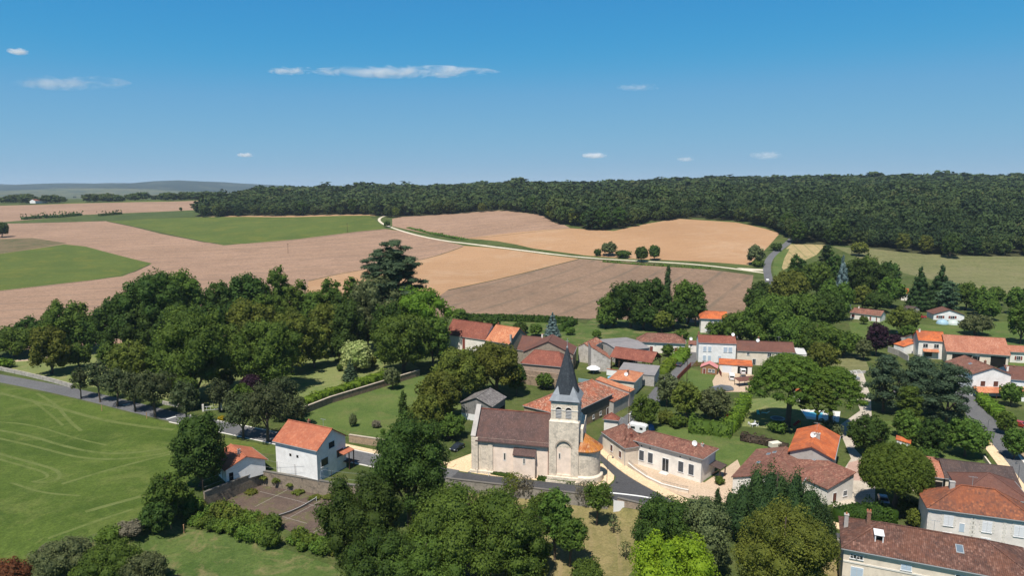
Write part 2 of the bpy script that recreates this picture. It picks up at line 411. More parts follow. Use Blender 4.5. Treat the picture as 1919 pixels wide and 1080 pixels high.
ZONES = [  # name, material, polygon, later ones win
 ('far_country', M_far, [(-16000, 2350), (16000, 2350), (16000, 13400), (-16000, 13400)]),
 ('far_fields', M_ground('far_fields', (.06, .075, .035), (.13, .12, .06), (.012, .02, .012), .75, .002, .008), [(-9000, 2350), (9000, 2350), (9000, 6600), (-9000, 6600)]),
 ('field', M_stub, pp((-500,424),(20,419),(200,414.5),(300,438),(420,460),(560,448),(720,429),(760,434),(872,461),(795,486),(640,512),(578,527),(560,655),(-500,655))),
 ('field', M_sunf, pp((-500,482),(0,476),(120,458),(160,462),(285,494),(230,518),(0,545),(-500,588))),
 ('field', M_fallow, pp((-500,470),(0,448),(60,446),(125,456),(0,476),(-500,486))),
 ('field', M_crop2, pp((130,409),(240,401),(368,393.5),(376,407),(200,414.5))),
 ('field', M_sunf, pp((200,414.5),(290,409),(376,407),(690,404),(722,429),(560,448),(420,460),(330,442))),
 ('field', M_till, pp((376,405),(560,400),(690,400),(706,405),(690,404),(376,407))),
 ('field', M_stub, pp((-500,396),(60,384),(375,376),(392,377),(368,393.5),(150,403),(0,417),(-500,424))),
 ('field', M_sunf, pp((60,384),(300,375),(392,374.5),(375,376))),
 ('field', M_stub, pp((735,410),(770,403),(940,394),(1015,403),(1070,428),(870,447),(790,436),(735,424))),
 ('field', M_till, pp((870,447),(1070,428),(1150,433),(1215,419),(1270,410),(1380,417),(1462,437),(1430,472),(1402,497),(1200,486),(1000,466))),
 ('field', M_till, pp((578,527),(640,512),(795,486),(872,461),(1085,485),(1000,507),(840,543),(760,600),(560,640))),
 ('field', M_stub2, pp((840,543),(1000,507),(1085,485),(1200,492),(1412,516),(1402,580),(1330,606),(1110,599),(860,591),(760,600))),
 ('field', M_wheat, pp((1453,484),(1482,458),(1548,458),(1530,478),(1468,506))),
 ('field', M_olive, pp((1560,462),(1700,470),(2300,478),(2400,600),(1919,556),(1790,535),(1650,500))),
 ('wood_floor', M_under, pp((362,407),(500,404),(690,402),(735,407),(860,400),(940,393.5),(1012,402),(1040,418),(1120,432),(1160,430),(1215,415),(1300,408),(1400,416),(1460,434),(1490,457),(1600,461),(1700,474),(1800,480),(1919,481),(2400,490)) + [(1900,1100),(1900,2300),(0,2300),(-760,2200),(-560,1450),(-500,1130)]),
 ('grass_verge', M_lawn, pp((1455,470),(1448,500),(1455,540),(1470,560),(1464,505),(1470,484),(1480,466))),
 ('lawn', M_rough, pp((850,596),(1085,604),(1180,640),(1000,660),(870,640))),
 ('dry_verge', M_rough, pp((1110,597),(1330,606),(1300,650),(1200,632),(1080,625))),
 ('meadow', M_meadow, pp((-500,650),(0,722),(120,744),(330,797),(420,830),(400,905),(310,920),(280,965),(60,1050),(0,1072),(-80,1300),(-500,1300))),
 *[('mown_line', M_mown, ribbon(q, wd)) for q, wd in (([(-30,802),(60,818),(130,840),(200,852),(270,848),(330,836)], .9), ([(-30,816),(70,838),(150,860),(230,862),(300,852),(328,845)], .8), ([(70,738),(104,757),(130,790),(152,808)], .9), ([(56,748),(86,770),(118,798)], .7),
   ([(-20,846),(60,868),(104,880),(116,893),(96,906),(60,903)], .8), ([(-20,856),(50,876),(84,886),(92,895),(70,902)], .6), ([(116,908),(180,888),(260,866),(326,850)], .9), ([(0,737),(100,762),(190,788),(270,800),(325,806)], 1.3), ([(20,905),(80,925),(150,930)], .6), ([(-20,790),(60,796),(140,822),(200,835)], .6), ([(160,960),(230,940),(290,925)], 1.2), ([(90,1010),(160,985),(250,955)], .7))],
 ('rough_grass', M_rough, pp((60,1050),(280,965),(340,990),(480,1010),(620,1060),(700,1120),(500,1300),(-80,1300),(0,1072))),
 ('park_lawn', M_drylawn, pp((-300,640),(0,668),(100,655),(300,640),(700,640),(785,690),(700,715),(600,752),(520,775),(470,770),(400,765),(250,738),(150,722),(0,692),(-300,650))),
 ('garden_lawn', M_lawn, pp((560,775),(790,705),(860,740),(870,810),(700,832),(560,800))),
 ('lawn', M_sunf, pp((420,820),(520,838),(560,860),(500,850),(420,850))),
 ('tennis_court', M_court, pp((395,930),(488,892),(630,917),(640,1000),(570,1010),(520,985),(440,950))),
 ('orchard', M_orch, pp((840,912),(1140,948),(1250,965),(1240,1010),(1160,1100),(960,1140),(800,1100),(800,930))),
 ('orchard', M_orch, pp((1560,1020),(1590,1020),(1600,1100),(1500,1110))),
 ('lawn', M_lawn, pp((1225,797),(1500,835),(1400,880),(1364,872),(1300,850),(1200,815))),
 ('yard', M_yard, pp((1172,862),(1320,905),(1368,872),(1382,862),(1400,905),(1370,945),(1290,935),(1235,915),(1185,880))),
 ('garden_lawn', M_drylawn, pp((1400,750),(1440,745),(1600,790),(1560,815),(1400,800),(1370,800))),
 ('garden_lawn', M_lawn, pp((1295,690),(1340,705),(1350,715),(1330,740),(1290,730),(1280,705))),
 ('driveway', M_yard, pp((1345,697),(1412,703),(1420,735),(1340,735),(1335,715))),
 ('driveway', M_conc, pp((1590,700),(1618,700),(1632,745),(1634,795),(1600,840),(1640,880),(1640,980),(1560,960),(1565,905),(1595,860),(1570,800),(1612,770))),
 ('paving', M_pink, pp((1590,868),(1612,862),(1618,902),(1580,900))),
 ('lawn', M_lawn, pp((1620,790),(1790,790),(1850,862),(1850,880),(1700,850),(1640,820))),
 ('lawn', M_lawn, pp((1590,605),(1660,600),(1760,612),(1919,600),(1980,700),(1900,690),(1720,640),(1600,640))),
 ('lawn', M_olive, pp((1500,668),(1620,668),(1630,695),(1560,700))),
 ('churchyard', M_sand, pp((838,868),(885,850),(1130,870),(1152,884),(1150,900),(1138,912),(1100,912),(1000,900),(925,893),(838,880))),
 ('verge', M_dirt, pp((1805,740),(1850,775),(1890,800),(1919,840),(1990,930),(1960,935),(1880,830),(1835,772))),
 *[('field_margin', M_under, ribbon(q, wd)) for q, wd in (([(578, 527), (640, 512), (795, 486), (868, 462)], 1.4), ([(870, 448), (960, 440), (1070, 428)], 1.4), ([(840, 544), (1000, 507), (1085, 486)], 1.5),
   ([(200, 415), (330, 443), (420, 461), (560, 449), (722, 430)], 2.2), ([(0, 546), (230, 519), (281, 496)], 1.5), ([(20, 419), (200, 414.5), (290, 409), (376, 406)], 4), ([(1110, 599), (860, 592)], 2.5), ([(900, 459.5), (1085, 483), (1200, 492), (1412, 514)], 2.5))],
 ('track', M_chalk, ribbon(TRACK, 3.3)),
 ('track', M_chalk, pp((1380,502),(1436,505),(1436,508),(1400,507.5))),
 ('path', M_yard, ribbon([(-60, 680), (30, 677), (90, 671), (150, 665), (215, 658), (300, 655)], 3)),
 ('road', M_asph, ribbon(ROAD_UP, 5.2)),
 ('road', M_asph, ribbon(ROAD_R, 6.2)),
 ('road', M_asph, ribbon(ROAD_CH[4:], 4.4)),
 ('road', M_asphd, ribbon(ROAD_CH[:6], 4.6)),
 ('road', M_asphd, pp((1240,948),(1125,926),(1150,905),(1158,885),(1150,872),(1140,850),(1160,862),(1235,915),(1290,940))),
 ('road', M_asphd, ribbon(ROAD_FRONT, 4.6)),
 ('road', M_asph, ribbon(ROAD_MAIN, 6.0)),
]
def build_ground():
    verts = []; faces = []
    for nm, m, poly in ZONES:
        idx = []
        a = sum(poly[i][0]*poly[(i+1)%len(poly)][1] - poly[(i+1)%len(poly)][0]*poly[i][1] for i in range(len(poly)))
        if a < 0: poly = poly[::-1]
        for i in range(len(poly)):
            p, q = Vector(poly[i]), Vector(poly[(i+1) % len(poly)])
            n = max(1, int((q - p).length / max(9, .035 * (p.length + q.length) / 2)))
            for k in range(n):
                idx.append(len(verts)); verts.append(p.lerp(q, k / n))
        faces.append(idx)
    nz = len(faces)
    # cliff edges, under the two walls
    edges = []
    for off in (0.0, .47):
        prev = None
        for k in range(2, 10):
            c = CLIFF[k]; verts.append(Vector((c.x, c.y - off)))
            if prev is not None: edges.append((prev, len(verts) - 1))
            prev = len(verts) - 1
    us = np.linspace(-1.25, 1.25, 76)
    ds = [40 + 9 * i for i in range(36)]
    while ds[-1] < 13000: ds.append(ds[-1] * 1.045)
    ds[-1] = 13500
    for d in ds:
        for u in us: verts.append(Vector((u * d + .01 * math.sin(d), d)))
    for x in range(-400, 401, 50):
        for y in (-300, -200, -100, 0): verts.append(Vector((x, y + .01)))
    vo, eo, fo, ov, oe, of = delaunay_2d_cdt(verts, edges, faces, 0, 1e-4)
    groups = {}
    for f, o in zip(fo, of):
        z = max(o) if o else -1
        groups.setdefault(z, []).append(f)
    P = [(v.x, v.y, terrain(v.x, v.y)) for v in vo]
    for z, fs in groups.items():
        used = {}; vs = []; ff = []
        for f in fs:
            g = []
            for i in f:
                if i not in used: used[i] = len(vs); vs.append(P[i])
                g.append(used[i])
            a, b, c = [Vector(vs[i]) for i in g[:3]]
            if (b - a).cross(c - a).z < 0: g = g[::-1]
            ff.append(g)
        nm, m = (('ground', M_grass) if z < 0 else ZONES[z][:2])
        me = bpy.data.meshes.new(nm); me.from_pydata(vs, [], ff); me.materials.append(m)
        me.polygons.foreach_set("use_smooth", [True] * len(ff))
        o = bpy.data.objects.new(nm, me); COL.objects.link(o); o['kind'] = 'structure'
build_ground()
# kerbs, pavements, road markings (the village is level here)
def strip(name, mat, pts, wd, z0, z1, off=0.0, kind='structure'):
    P = [at(*p) for p in pts]
    for _ in range(2):
        r = [P[0]]
        for i in range(len(P) - 1): r += [P[i].lerp(P[i+1], .25), P[i].lerp(P[i+1], .75)]
        P = r + [P[-1]]
    mb = MB(); vs = []
    for i, p in enumerate(P):
        d = (P[min(i+1, len(P)-1)] - P[max(0, i-1)]); d.z = 0; d.normalize(); nn = Vector((-d.y, d.x, 0))
        for o_, z in ((off + wd/2, z0), (off + wd/2, z1), (off - wd/2, z1), (off - wd/2, z0)):
            vs.append((p.x + nn.x * o_, p.y + nn.y * o_, p.z + z))
    n = len(P); fs = []
    for i in range(n - 1):
        for k in range(3): fs.append((i*4+k, i*4+k+1, i*4+k+5, i*4+k+4))
    fs += [(3, 2, 1, 0), (n*4-4, n*4-3, n*4-2, n*4-1)]
    o = mb.add(vs, fs).build(name, mat); 
    if kind: o['kind'] = kind
    return o
M_kerb = M_flat('kerb_stone', (.66, .62, .56), .9, .2, .08)
M_white = M_flat('road_paint', (.72, .72, .70), .8, .2, .08)
strip('kerb', M_kerb, ROAD_MAIN[3:8], .28, -.1, .11, 3.15)
strip('kerb', M_kerb, ROAD_MAIN[3:8], .3, -.1, .11, -3.15)
strip('pavement', M_sand, [(560, 830), (620, 842), (700, 860), (770, 872), (840, 884)], 1.6, -.1, .13, 3.6 - 3.0 + 2.6)
strip('pavement', M_sand, [(1131, 836), (1152, 858), (1190, 887), (1232, 911), (1290, 940)], 2.6, -.1, .13, -1.2)
strip('pavement', M_sand, [(1850, 828), (1878, 862), (1925, 925), (1985, 1010)], 2.4, -.1, .13, -.6)
strip('kerb', M_kerb, [(1893, 830), (1912, 858), (1960, 920)], .5, -.1, .13, 0)
strip('pavement', M_sand, [(1520, 975), (1590, 992), (1700, 1020)], 2.4, -.1, .13, 0)
strip('road_marking', M_white, [(1122, 922), (1180, 928), (1215, 933), (1245, 940)], .5, .004, .012)
strip('road_marking', M_white, [(312, 786), (330, 781)], .5, .004, .012)
strip('road_marking', M_white, [(230, 760), (244, 757)], .4, .004, .012)
# old tennis court: painted lines
def court_line(a, b, w_=.07):
    strip('court_line', M_flat('old_paint', (.34, .32, .29), .9, .1, .5, 1.5), [a, b], w_, .004, .012)
for a, b in (((487, 922), (560, 940)), ((560, 940), (618, 958)), ((470, 955), (540, 918)), ((535, 975), (600, 940)), ((515, 965), (575, 982)), ((585, 1000), (630, 975))):
    court_line(a, b)
# ---------------------------------------------------------------- houses
T_ORANGE = M_tile('orange_tiles', (.52, .135, .042), (.34, .075, .03), (.62, .25, .11), (.24, .075, .04), .6, cw=.3, ch=.4, contrast=.5, moss=.15)
T_ORED = M_tile('orange_red_tiles', (.40, .13, .068), (.28, .085, .05), (.52, .25, .15), cw=.34, ch=.42, contrast=.45, moss=.1)
T_PALE = M_tile('pale_orange_tiles', (.50, .20, .10), (.36, .11, .055), (.62, .37, .21), (.33, .12, .07), .3, contrast=.8, moss=.12)
T_SALM = M_tile('salmon_tiles', (.40, .165, .10), (.27, .095, .06), (.52, .29, .20), (.33, .12, .07), .2, contrast=.7, moss=.15)
T_RED = M_tile('red_tiles', (.235, .078, .052), (.15, .05, .038), (.36, .16, .11), (.17, .06, .04), .3, contrast=.6, moss=.2)
T_OLD = M_tile('old_canal_tiles', (.225, .092, .065), (.115, .052, .04), (.36, .20, .14), (.15, .085, .06), .45, contrast=.95, moss=.3)
T_BROWN = M_tile('brown_flat_tiles', (.15, .068, .05), (.11, .05, .04), (.20, .095, .068), (.12, .07, .06), .3, cw=.3, ch=.3, contrast=.6, moss=.15)
T_CHURCH = M_tile('church_brown_tiles', (.118, .070, .062), (.075, .05, .046), (.19, .115, .10), (.14, .075, .06), .4, cw=.2, ch=.25, contrast=.9, moss=.25)
T_MIX = M_tile('mottled_tiles', (.34, .10, .055), (.12, .07, .05), (.62, .42, .3), (.42, .11, .05), .4, contrast=1.0, moss=.25)
T_LICH = M_tile('lichen_tiles', (.22, .08, .045), (.12, .055, .04), (.36, .13, .06), (.36, .10, .035), .30, cw=.3, ch=.36, contrast=1.0, moss=.2)
T_APSE = M_tile('ochre_canal_tiles', (.45, .16, .05), (.26, .08, .03), (.62, .42, .25), (.5, .2, .03), .6, cw=.28, ch=.5, contrast=1, moss=.15)
T_DARK = M_tile('dark_old_tiles', (.085, .058, .052), (.055, .042, .04), (.14, .10, .09), (.12, .075, .06), .3, cw=.36, ch=.42, contrast=.8, rib=.07)
T_GREY = M_tile('grey_sheets', (.23, .215, .215), (.19, .18, .18), (.27, .25, .25), cw=1.0, ch=1.5, contrast=.4, moss=.12, rib=.02)
T_SLATE = M_tile('slates', (.036, .044, .052), (.025, .031, .039), (.075, .085, .095), cw=.3, ch=.25, rib=.01, contrast=.7, moss=.05)
T_ZINC = M_tile('weathered_zinc', (.24, .26, .28), (.19, .2, .22), (.33, .35, .37), cw=.6, ch=1.5, rib=.01, contrast=.5, moss=.1)
T_WOODR = M_tile('old_grey_roof', (.17, .155, .148), (.09, .08, .078), (.33, .31, .29), cw=.3, ch=.5, contrast=.9, moss=.4)
W_WHITE = M_wall('white_render', (.80, .785, .76), .08)
W_OFF = M_wall('off_white_render', (.78, .73, .66), .14)
W_CREAM = M_wall('cream_render', (.72, .62, .50), .22)
W_GREY = M_wall('grey_render', (.42, .39, .36), .3)
W_OLD = M_wall('old_stained_render', (.50, .46, .41), .75)
W_STONE = M_wall('old_rubble_stone', (.40, .34, .265), .5, .8, .45, .25)
W_CH = M_wall('church_limestone', (.88, .76, .61), .85, .4, .6, .32, (.42, .37, .30))
W_CHR = M_wall('church_render', (.86, .70, .575), .25, dirt=(.5, .40, .3))
W_BRICK = M_wall('brick_and_render', (.42, .30, .20), .5, .6, .4, .15)
W_BLOCK = M_wall('pink_blocks', (.48, .37, .29), .3, .5, .5, .25)
W_DARK = M_wall('dark_weathered_band', (.13, .11, .09), .5)
W_PLANK = M_wall('grey_planks', (.30, .29, .28), .4, .9, .22, 3.0, (.06, .06, .06))
M_frame = M_flat('white_joinery', (.70, .70, .70), .6, .3, .05)
M_pane = M_glass()
M_blue = M_flat('pale_blue_shutter', (.42, .50, .58), .7, .2, .08)
M_dgrey = M_flat('charcoal_shutter', (.075, .08, .09), .6, .2, .1)
M_brown = M_flat('brown_shutter', (.12, .05, .035), .7, .2, .12)
M_redb = M_flat('red_brown_joinery', (.20, .055, .04), .7, .2, .12)
M_wshut = M_flat('white_shutter', (.66, .67, .69), .7, .2, .08)
M_wood = M_flat('dark_timber', (.075, .042, .03), .85, .2, .2)
M_timb = M_flat('cabin_timber', (.28, .15, .075), .8, .2, .15)
M_gut = M_flat('zinc_gutter', (.30, .32, .33), .5, .4, .1)
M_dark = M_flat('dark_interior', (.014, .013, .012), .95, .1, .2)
M_dish = M_flat('dish_white', (.72, .72, .71), .5, .4, .03)
M_brickc = M_wall('chimney_brick', (.36, .20, .14), .35, .8, .25, .08)
M_quoin = M_flat('quoin_stone', (.66, .62, .56), .9, .2, .08)
SH = {'blue': M_blue, 'dgrey': M_dgrey, 'brown': M_brown, 'redb': M_redb, 'white': M_wshut}
FACES = {'F': ((1, 0), (0, -1)), 'R': ((0, 1), (1, 0)), 'B': ((-1, 0), (0, 1)), 'L': ((0, -1), (-1, 0))}
def dish(parent_xyz, rz, label, r=.5, tilt=.5, group=None, z=None):
    o = empty('satellite_dish', parent_xyz, rz, label, 'satellite dish', group)
    mb = MB(Matrix.Translation((0, 0, r * .9)) @ Matrix.Rotation(math.pi/2 - tilt * .6, 4, 'X'))
    mb.lathe([(.001, 0), (r*.5, .03), (r*.85, .1), (r, .16), (r*1.02, .13), (r*.85, .06), (r*.5, -.01), (.001, -.03)], 18)
    mb.build('reflector', M_dish, o, True)
    MB().tube((0, 0, -.3), (0, 0, r*.8), .03).tube((0, 0, r*.8), (0, -r*.9, r*1.0), .02).box(-.05, .05, -r*.95, -r*.8, r*.93, r*1.06).build('mast', M_gut, o)
    return o
def window(root, face, hw, hd, u, v, w_, h_, style, label=None):
    """window or door on a wall; hw, hd: half sizes of the walls; u from the centre of the wall, v above ground"""
    (rx, ry), (nx, ny) = FACES[face]
    half = hd if face in 'FB' else hw
    M = Matrix(((rx, nx, 0, nx * half), (ry, ny, 0, ny * half), (0, 0, 1, 0), (0, 0, 0, 1)))
    # columns: u right, n outward
    isdoor = style.startswith('door') or style.startswith('garage')
    nm = 'garage_door' if style.startswith('garage') else ('door' if isdoor else 'window')
    st, _, colr = style.partition(':'); t = .09
    if st == 'garage':
        mb = MB(M); mb.box(u - w_/2, u + w_/2, -.02, .05, v, v + h_)
        for k in range(1, 5): mb.box(u - w_/2 + .03, u + w_/2 - .03, .05, .065, v + h_*k/5 - .02, v + h_*k/5 + .02)
        return mb.build(nm, SH.get(colr, M_frame), root)
    if st == 'hole':
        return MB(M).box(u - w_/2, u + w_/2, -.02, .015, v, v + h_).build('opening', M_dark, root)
    if st == 'slit':
        f = MB(M).box(u - w_/2 - .12, u + w_/2 + .12, -.02, .02, v - .15, v + h_ + .1).build('window', M_quoin, root)
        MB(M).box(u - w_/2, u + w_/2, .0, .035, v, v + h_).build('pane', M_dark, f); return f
    f = MB(M)
    f.box(u - w_/2 - t, u - w_/2, -.02, .06, v, v + h_).box(u + w_/2, u + w_/2 + t, -.02, .06, v, v + h_)
    f.box(u - w_/2 - t, u + w_/2 + t, -.02, .06, v + h_, v + h_ + t)
    if not isdoor: f.box(u - w_/2 - t - .05, u + w_/2 + t + .05, -.02, .14, v - .1, v)
    if st in ('dark', 'open', 'door'):
        f.box(u - .03, u + .03, -.02, .04, v, v + h_)
        if st != 'door': f.box(u - w_/2, u - .03, -.02, .038, v + h_*.6 - .02, v + h_*.6 + .02)
    o = f.build(nm, M_frame if st != 'door' or not colr else SH.get(colr, M_frame), root)
    if st in ('dark', 'open', 'glass', 'door'):
        MB(M).box(u - w_/2, u + w_/2, -.02, .02, v, v + h_).build('pane', M_pane, o)
    if st == 'doorp':
        MB(M).box(u - w_/2, u + w_/2, -.02, .03, v, v + h_).build('door_leaf', SH.get(colr, M_redb), o)
    if st == 'shut':
        for a, b in ((u - w_/2, u - .015), (u + .015, u + w_/2)):
            MB(M).box(a, b, .03, .075, v + .02, v + h_).box(a + .03, b - .03, .075, .09, v + .25, v + .33).box(a + .03, b - .03, .075, .09, v + h_ - .33, v + h_ - .25).build('shutter', SH[colr], o)
    if st == 'open':
        for a, b in ((u - w_ - t, u - w_/2 - t), (u + w_/2 + t, u + w_ + t)):
            MB(M).box(a, b, .01, .06, v, v + h_).build('shutter', SH[colr], o)
    return o
def chimney(root, x, y, ztop, zbot, sx=.5, sy=.5, mat=None, pots=1):
    mb = MB().box(x - sx/2, x + sx/2, y - sy/2, y + sy/2, zbot, ztop).box(x - sx/2 - .06, x + sx/2 + .06, y - sy/2 - .06, y + sy/2 + .06, ztop, ztop + .1)
    o = mb.build('chimney', mat or M_brickc, root)
    p = MB()
    for k in range(pots):
        c = x + (k - (pots - 1) / 2) * .4
        p.tube((c, y, ztop + .1), (c, y, ztop + .42), .13, .11, 8)
    p.build('chimney_pot', M_flat('clay_pot', (.4, .14, .07)), o)
    return o
def house(name, label, cat, A, B, C, h, roof='gable', ridge='x', ridge_py=None, rise=None, wall=W_OFF, tile=T_OLD, ov=.45,
          wins=(), chims=(), ins=None, z0=0.0, Lx=None, group=None, walls=True, gut=True, flip=False, th=.16, side='R', raise_='B'):
    """A, B front eave corners seen in the photograph; C a back eave corner (or the depth in metres)"""
    H = z0 + h
    if B is None:
        a, c = at(*A, H), at(*C, H); ey = (c - a); ey.z = 0; Wd = ey.length; ey.normalize(); ex = Vector((ey.y, -ey.x, 0)); Ln = Lx; b = a + ex * Lx
    elif A is None:
        b, c = at(*B, H), at(*C, H); ey = (c - b); ey.z = 0; Wd = ey.length; ey.normalize(); ex = Vector((ey.y, -ey.x, 0)); a = b - ex * Lx
        Ln = Lx
    else:
        a, b = at(*A, H), at(*B, H); ex = b - a; ex.z = 0; Ln = ex.length; ex.normalize(); ey = Vector((-ex.y, ex.x, 0))
        Wd = C if isinstance(C, (int, float)) else abs((at(*C, H) - b).dot(ey)) if side == 'R' else abs((at(*C, H) - a).dot(ey))
    ctr = (a + b) / 2 + ey * Wd / 2
    root = empty(name, (ctr.x, ctr.y, z0), math.atan2(ex.y, ex.x), label, cat, group)
    hx, hy = Ln / 2, Wd / 2
    def wpt(x, y): return ctr + ex * x + ey * y
    if ridge_py is not None:
        if roof == 'shed': p = wpt(0, hy)
        elif ridge == 'x': p = wpt(ridge_py[0] * hx, 0)
        else: p = wpt(0, ridge_py[0] * hy)
        rise = max(.3, zfor(p.x, p.y, ridge_py[1]) - H)
    rise = rise or 1.5
    sw = ridge == 'y'
    m_, n_ = (hy, hx) if sw else (hx, hy)           # m along the ridge, n across
    T = (lambda s, t, z: (-t, s, z)) if sw else (lambda s, t, z: (s, t, z))
    if roof == 'shed':
        if raise_ == 'B': zf = lambda x, y: h + rise * (y + hy) / (2 * hy)
        elif raise_ == 'L': zf = lambda x, y: h + rise * (hx - x) / (2 * hx)
        else: zf = lambda x, y: h + rise * (x + hx) / (2 * hx)
        vs = [(x, y, zf(x, y)) for x, y in ((-hx, -hy), (hx, -hy), (hx, hy), (-hx, hy))]; fs = [(0, 1, 2, 3)]
    else:
        if ins is None: ins = (0, 0) if roof == 'gable' else (n_, n_)
        if roof == 'pyr': ins = (m_ - .01, m_ - .01)
        i1, i2 = ins; i1 = min(i1, m_ * .98); i2 = min(i2, m_ * .98)
        vs = [T(-m_, -n_, h), T(m_, -n_, h), T(m_, n_, h), T(-m_, n_, h), T(-m_ + i1, 0, h + rise), T(m_ - i2, 0, h + rise)]
        fs = [(0, 1, 5, 4), (2, 3, 4, 5)]
        if i2 > 0: fs.append((1, 2, 5))
        if i1 > 0: fs.append((3, 0, 4))
        def zf(x, y):
            s, t = (y, -x) if sw else (x, y)
            z = h + rise * (1 - abs(t) / n_)
            if i1 > 0: z = min(z, h + rise * (s + m_) / i1)
            if i2 > 0: z = min(z, h + rise * (m_ - s) / i2)
            return max(z, h)
    rf = MB().slab(vs, fs, th).build('roof', tile, root)
    if roof != 'shed':
        rt = MB()
        pts = [vs[4], vs[5]]
        rt.bar(vs[4], vs[5], .3, .14)
        if ins[0] > 0:
            for c in (0, 3): rt.bar(vs[c], vs[4], .26, .12)
        if ins[1] > 0:
            for c in (1, 2): rt.bar(vs[c], vs[5], .26, .12)
        rt.build('ridge_tiles', tile, rf)
    wx, wy = hx - ov, hy - ov
    if walls:
        wl = MB()
        crn = [(-wx, -wy), (wx, -wy), (wx, wy), (-wx, wy)]
        base = [(x, y, -.3) for x, y in crn]; vsw = list(base); ring = []
        for i in range(4):
            x0, y0 = crn[i]; x1, y1 = crn[(i+1) % 4]
            ring.append((x0, y0, zf(x0, y0) - th * .8))
            mx, my = (x0+x1)/2, (y0+y1)/2
            if roof != 'shed' and zf(mx, my) > (zf(x0, y0) + zf(x1, y1)) / 2 + .05: ring.append((mx, my, zf(mx, my) - th * .8))
        allv = base + ring; nb = 4
        # faces per side
        k = nb; fsw = []
        idx = []
        for i in range(4):
            x0, y0 = crn[i]; x1, y1 = crn[(i+1) % 4]; mx, my = (x0+x1)/2, (y0+y1)/2
            start = k; k += 1; mid = None
            if roof != 'shed' and zf(mx, my) > (zf(x0, y0) + zf(x1, y1)) / 2 + .05: mid = k; k += 1
            idx.append((start, mid))
        for i in range(4):
            s, mid = idx[i]; e = idx[(i+1) % 4][0]
            fsw.append([i, (i+1) % 4, e] + ([mid] if mid else []) + [s])
        wl.add(allv, fsw); wl.build('wall', wall, root)
    if gut and roof != 'shed' and walls:
        g = MB()
        if ridge == 'x' or (ins and ins[0] > 0): g.bar((-hx, -hy - .06, h - .12), (hx, -hy - .06, h - .12), .12, .1).tube((wx, -wy - .07, h - .2), (wx, -wy - .07, 0), .05, None, 6)
        if ridge == 'y' or (ins and ins[1] > 0): g.bar((hx + .06, -hy, h - .12), (hx + .06, hy, h - .12), .12, .1).tube((wx + .07, wy * .96, h - .2), (wx + .07, wy * .96, 0), .05, None, 6)
        if g.v: g.build('gutter', M_gut, root)
    for q in wins:
        face, fu, v, w_, h_, st = q[:6]
        half = wx if face in 'FB' else wy
        window(root, face, wx, wy, (fu * 2 - 1) * half, v, w_, h_, st)
    for q in chims:
        fx, fy, up = q[:3]; x, y = (fx * 2 - 1) * hx, (fy * 2 - 1) * hy
        k = q[3] if len(q) > 3 else {}
        chimney(root, x, y, zf(x, y) + up, zf(x, y) - .8, **k)
    root['_d'] = 0; del root['_d']
    info[root.name] = (hx, hy, zf, wpt, ex, ey, z0)
    return root
info = {}
def on_roof(root, fx, fy):
    hx, hy, zf, wpt, ex, ey, z0 = info[root.name]
    x, y = (fx * 2 - 1) * hx, (fy * 2 - 1) * hy; p = wpt(x, y)
    return Vector((p.x, p.y, z0 + zf(x, y)))
def skylight(root, fx, fy, w_=.8, l=1.1):
    hx, hy, zf, wpt, ex, ey, z0 = info[root.name]
    x, y = (fx * 2 - 1) * hx, (fy * 2 - 1) * hy
    c = [(x - w_/2, y - l/2), (x + w_/2, y - l/2), (x + w_/2, y + l/2), (x - w_/2, y + l/2)]
    f = MB().slab([(a, b, zf(a, b) + .08) for a, b in c], [(0, 1, 2, 3)], .12).build('skylight', M_gut, root)
    c = [(x - w_/2 + .1, y - l/2 + .1), (x + w_/2 - .1, y - l/2 + .1), (x + w_/2 - .1, y + l/2 - .1), (x - w_/2 + .1, y + l/2 - .1)]
    MB().slab([(a, b, zf(a, b) + .1) for a, b in c], [(0, 1, 2, 3)], .03).build('pane', M_glass('sky_glass', (.12, .16, .2)), f)

# white house beside the main road
Hs = house('house', 'white two storey house with orange tiled roof behind the old court wall', 'house', (510, 827), (594, 846), (659, 819), 7.2, ridge_py=(1, 804), wall=W_WHITE, tile=T_ORED, ov=.45,
  wins=[('F', .36, 4.4, .6, .6, 'hole'), ('F', .53, 4.4, .6, .6, 'hole'), ('R', .24, 2.9, 2.1, 1.7, 'glass'), ('R', .78, 3.2, 2.1, 1.7, 'glass'), ('R', .5, 6.1, 1.8, 1.4, 'glass'), ('R', .22, 0, 2.4, 2.1, 'garage:blue'), ('R', .72, .3, .9, 1.9, 'doorp:white')],
  chims=[(.42, .58, .9)])
hx, hy, zf, wpt, ex, ey, z0 = info[Hs.name]
pr = MB(); pr.slab([(hx - .6, hy - 3, 4.6), (hx + 1.2, hy - 3, 4.1), (hx + 1.2, hy + .5, 4.1), (hx - .6, hy + .5, 4.6)], [(0, 1, 2, 3)], .14)
pr.build('porch_roof', T_ORED, Hs)
MB().bar((hx + 1.1, hy + .3, 0), (hx + 1.1, hy + .3, 4.1), .18).bar((hx + 1.1, hy - 1.2, 0), (hx + 1.1, hy - 1.2, 4.1), .18).box(hx - .4, hx + 1.2, hy - 1.4, hy + .5, 1.6, 1.75).build('porch_posts', M_wood, Hs)
house('outbuilding', 'low white outbuilding with orange tiled gable roof under the dark round tree', 'outbuilding', (420.6, 883), (502, 861.5), 9.5, 3.0, ridge='y', ridge_py=(-1, 856), wall=W_WHITE, tile=T_ORED, wins=[('F', .12, 0.1, .9, 1.9, 'hole')], chims=[(.45, .3, 1.0, dict(mat=W_GREY))])
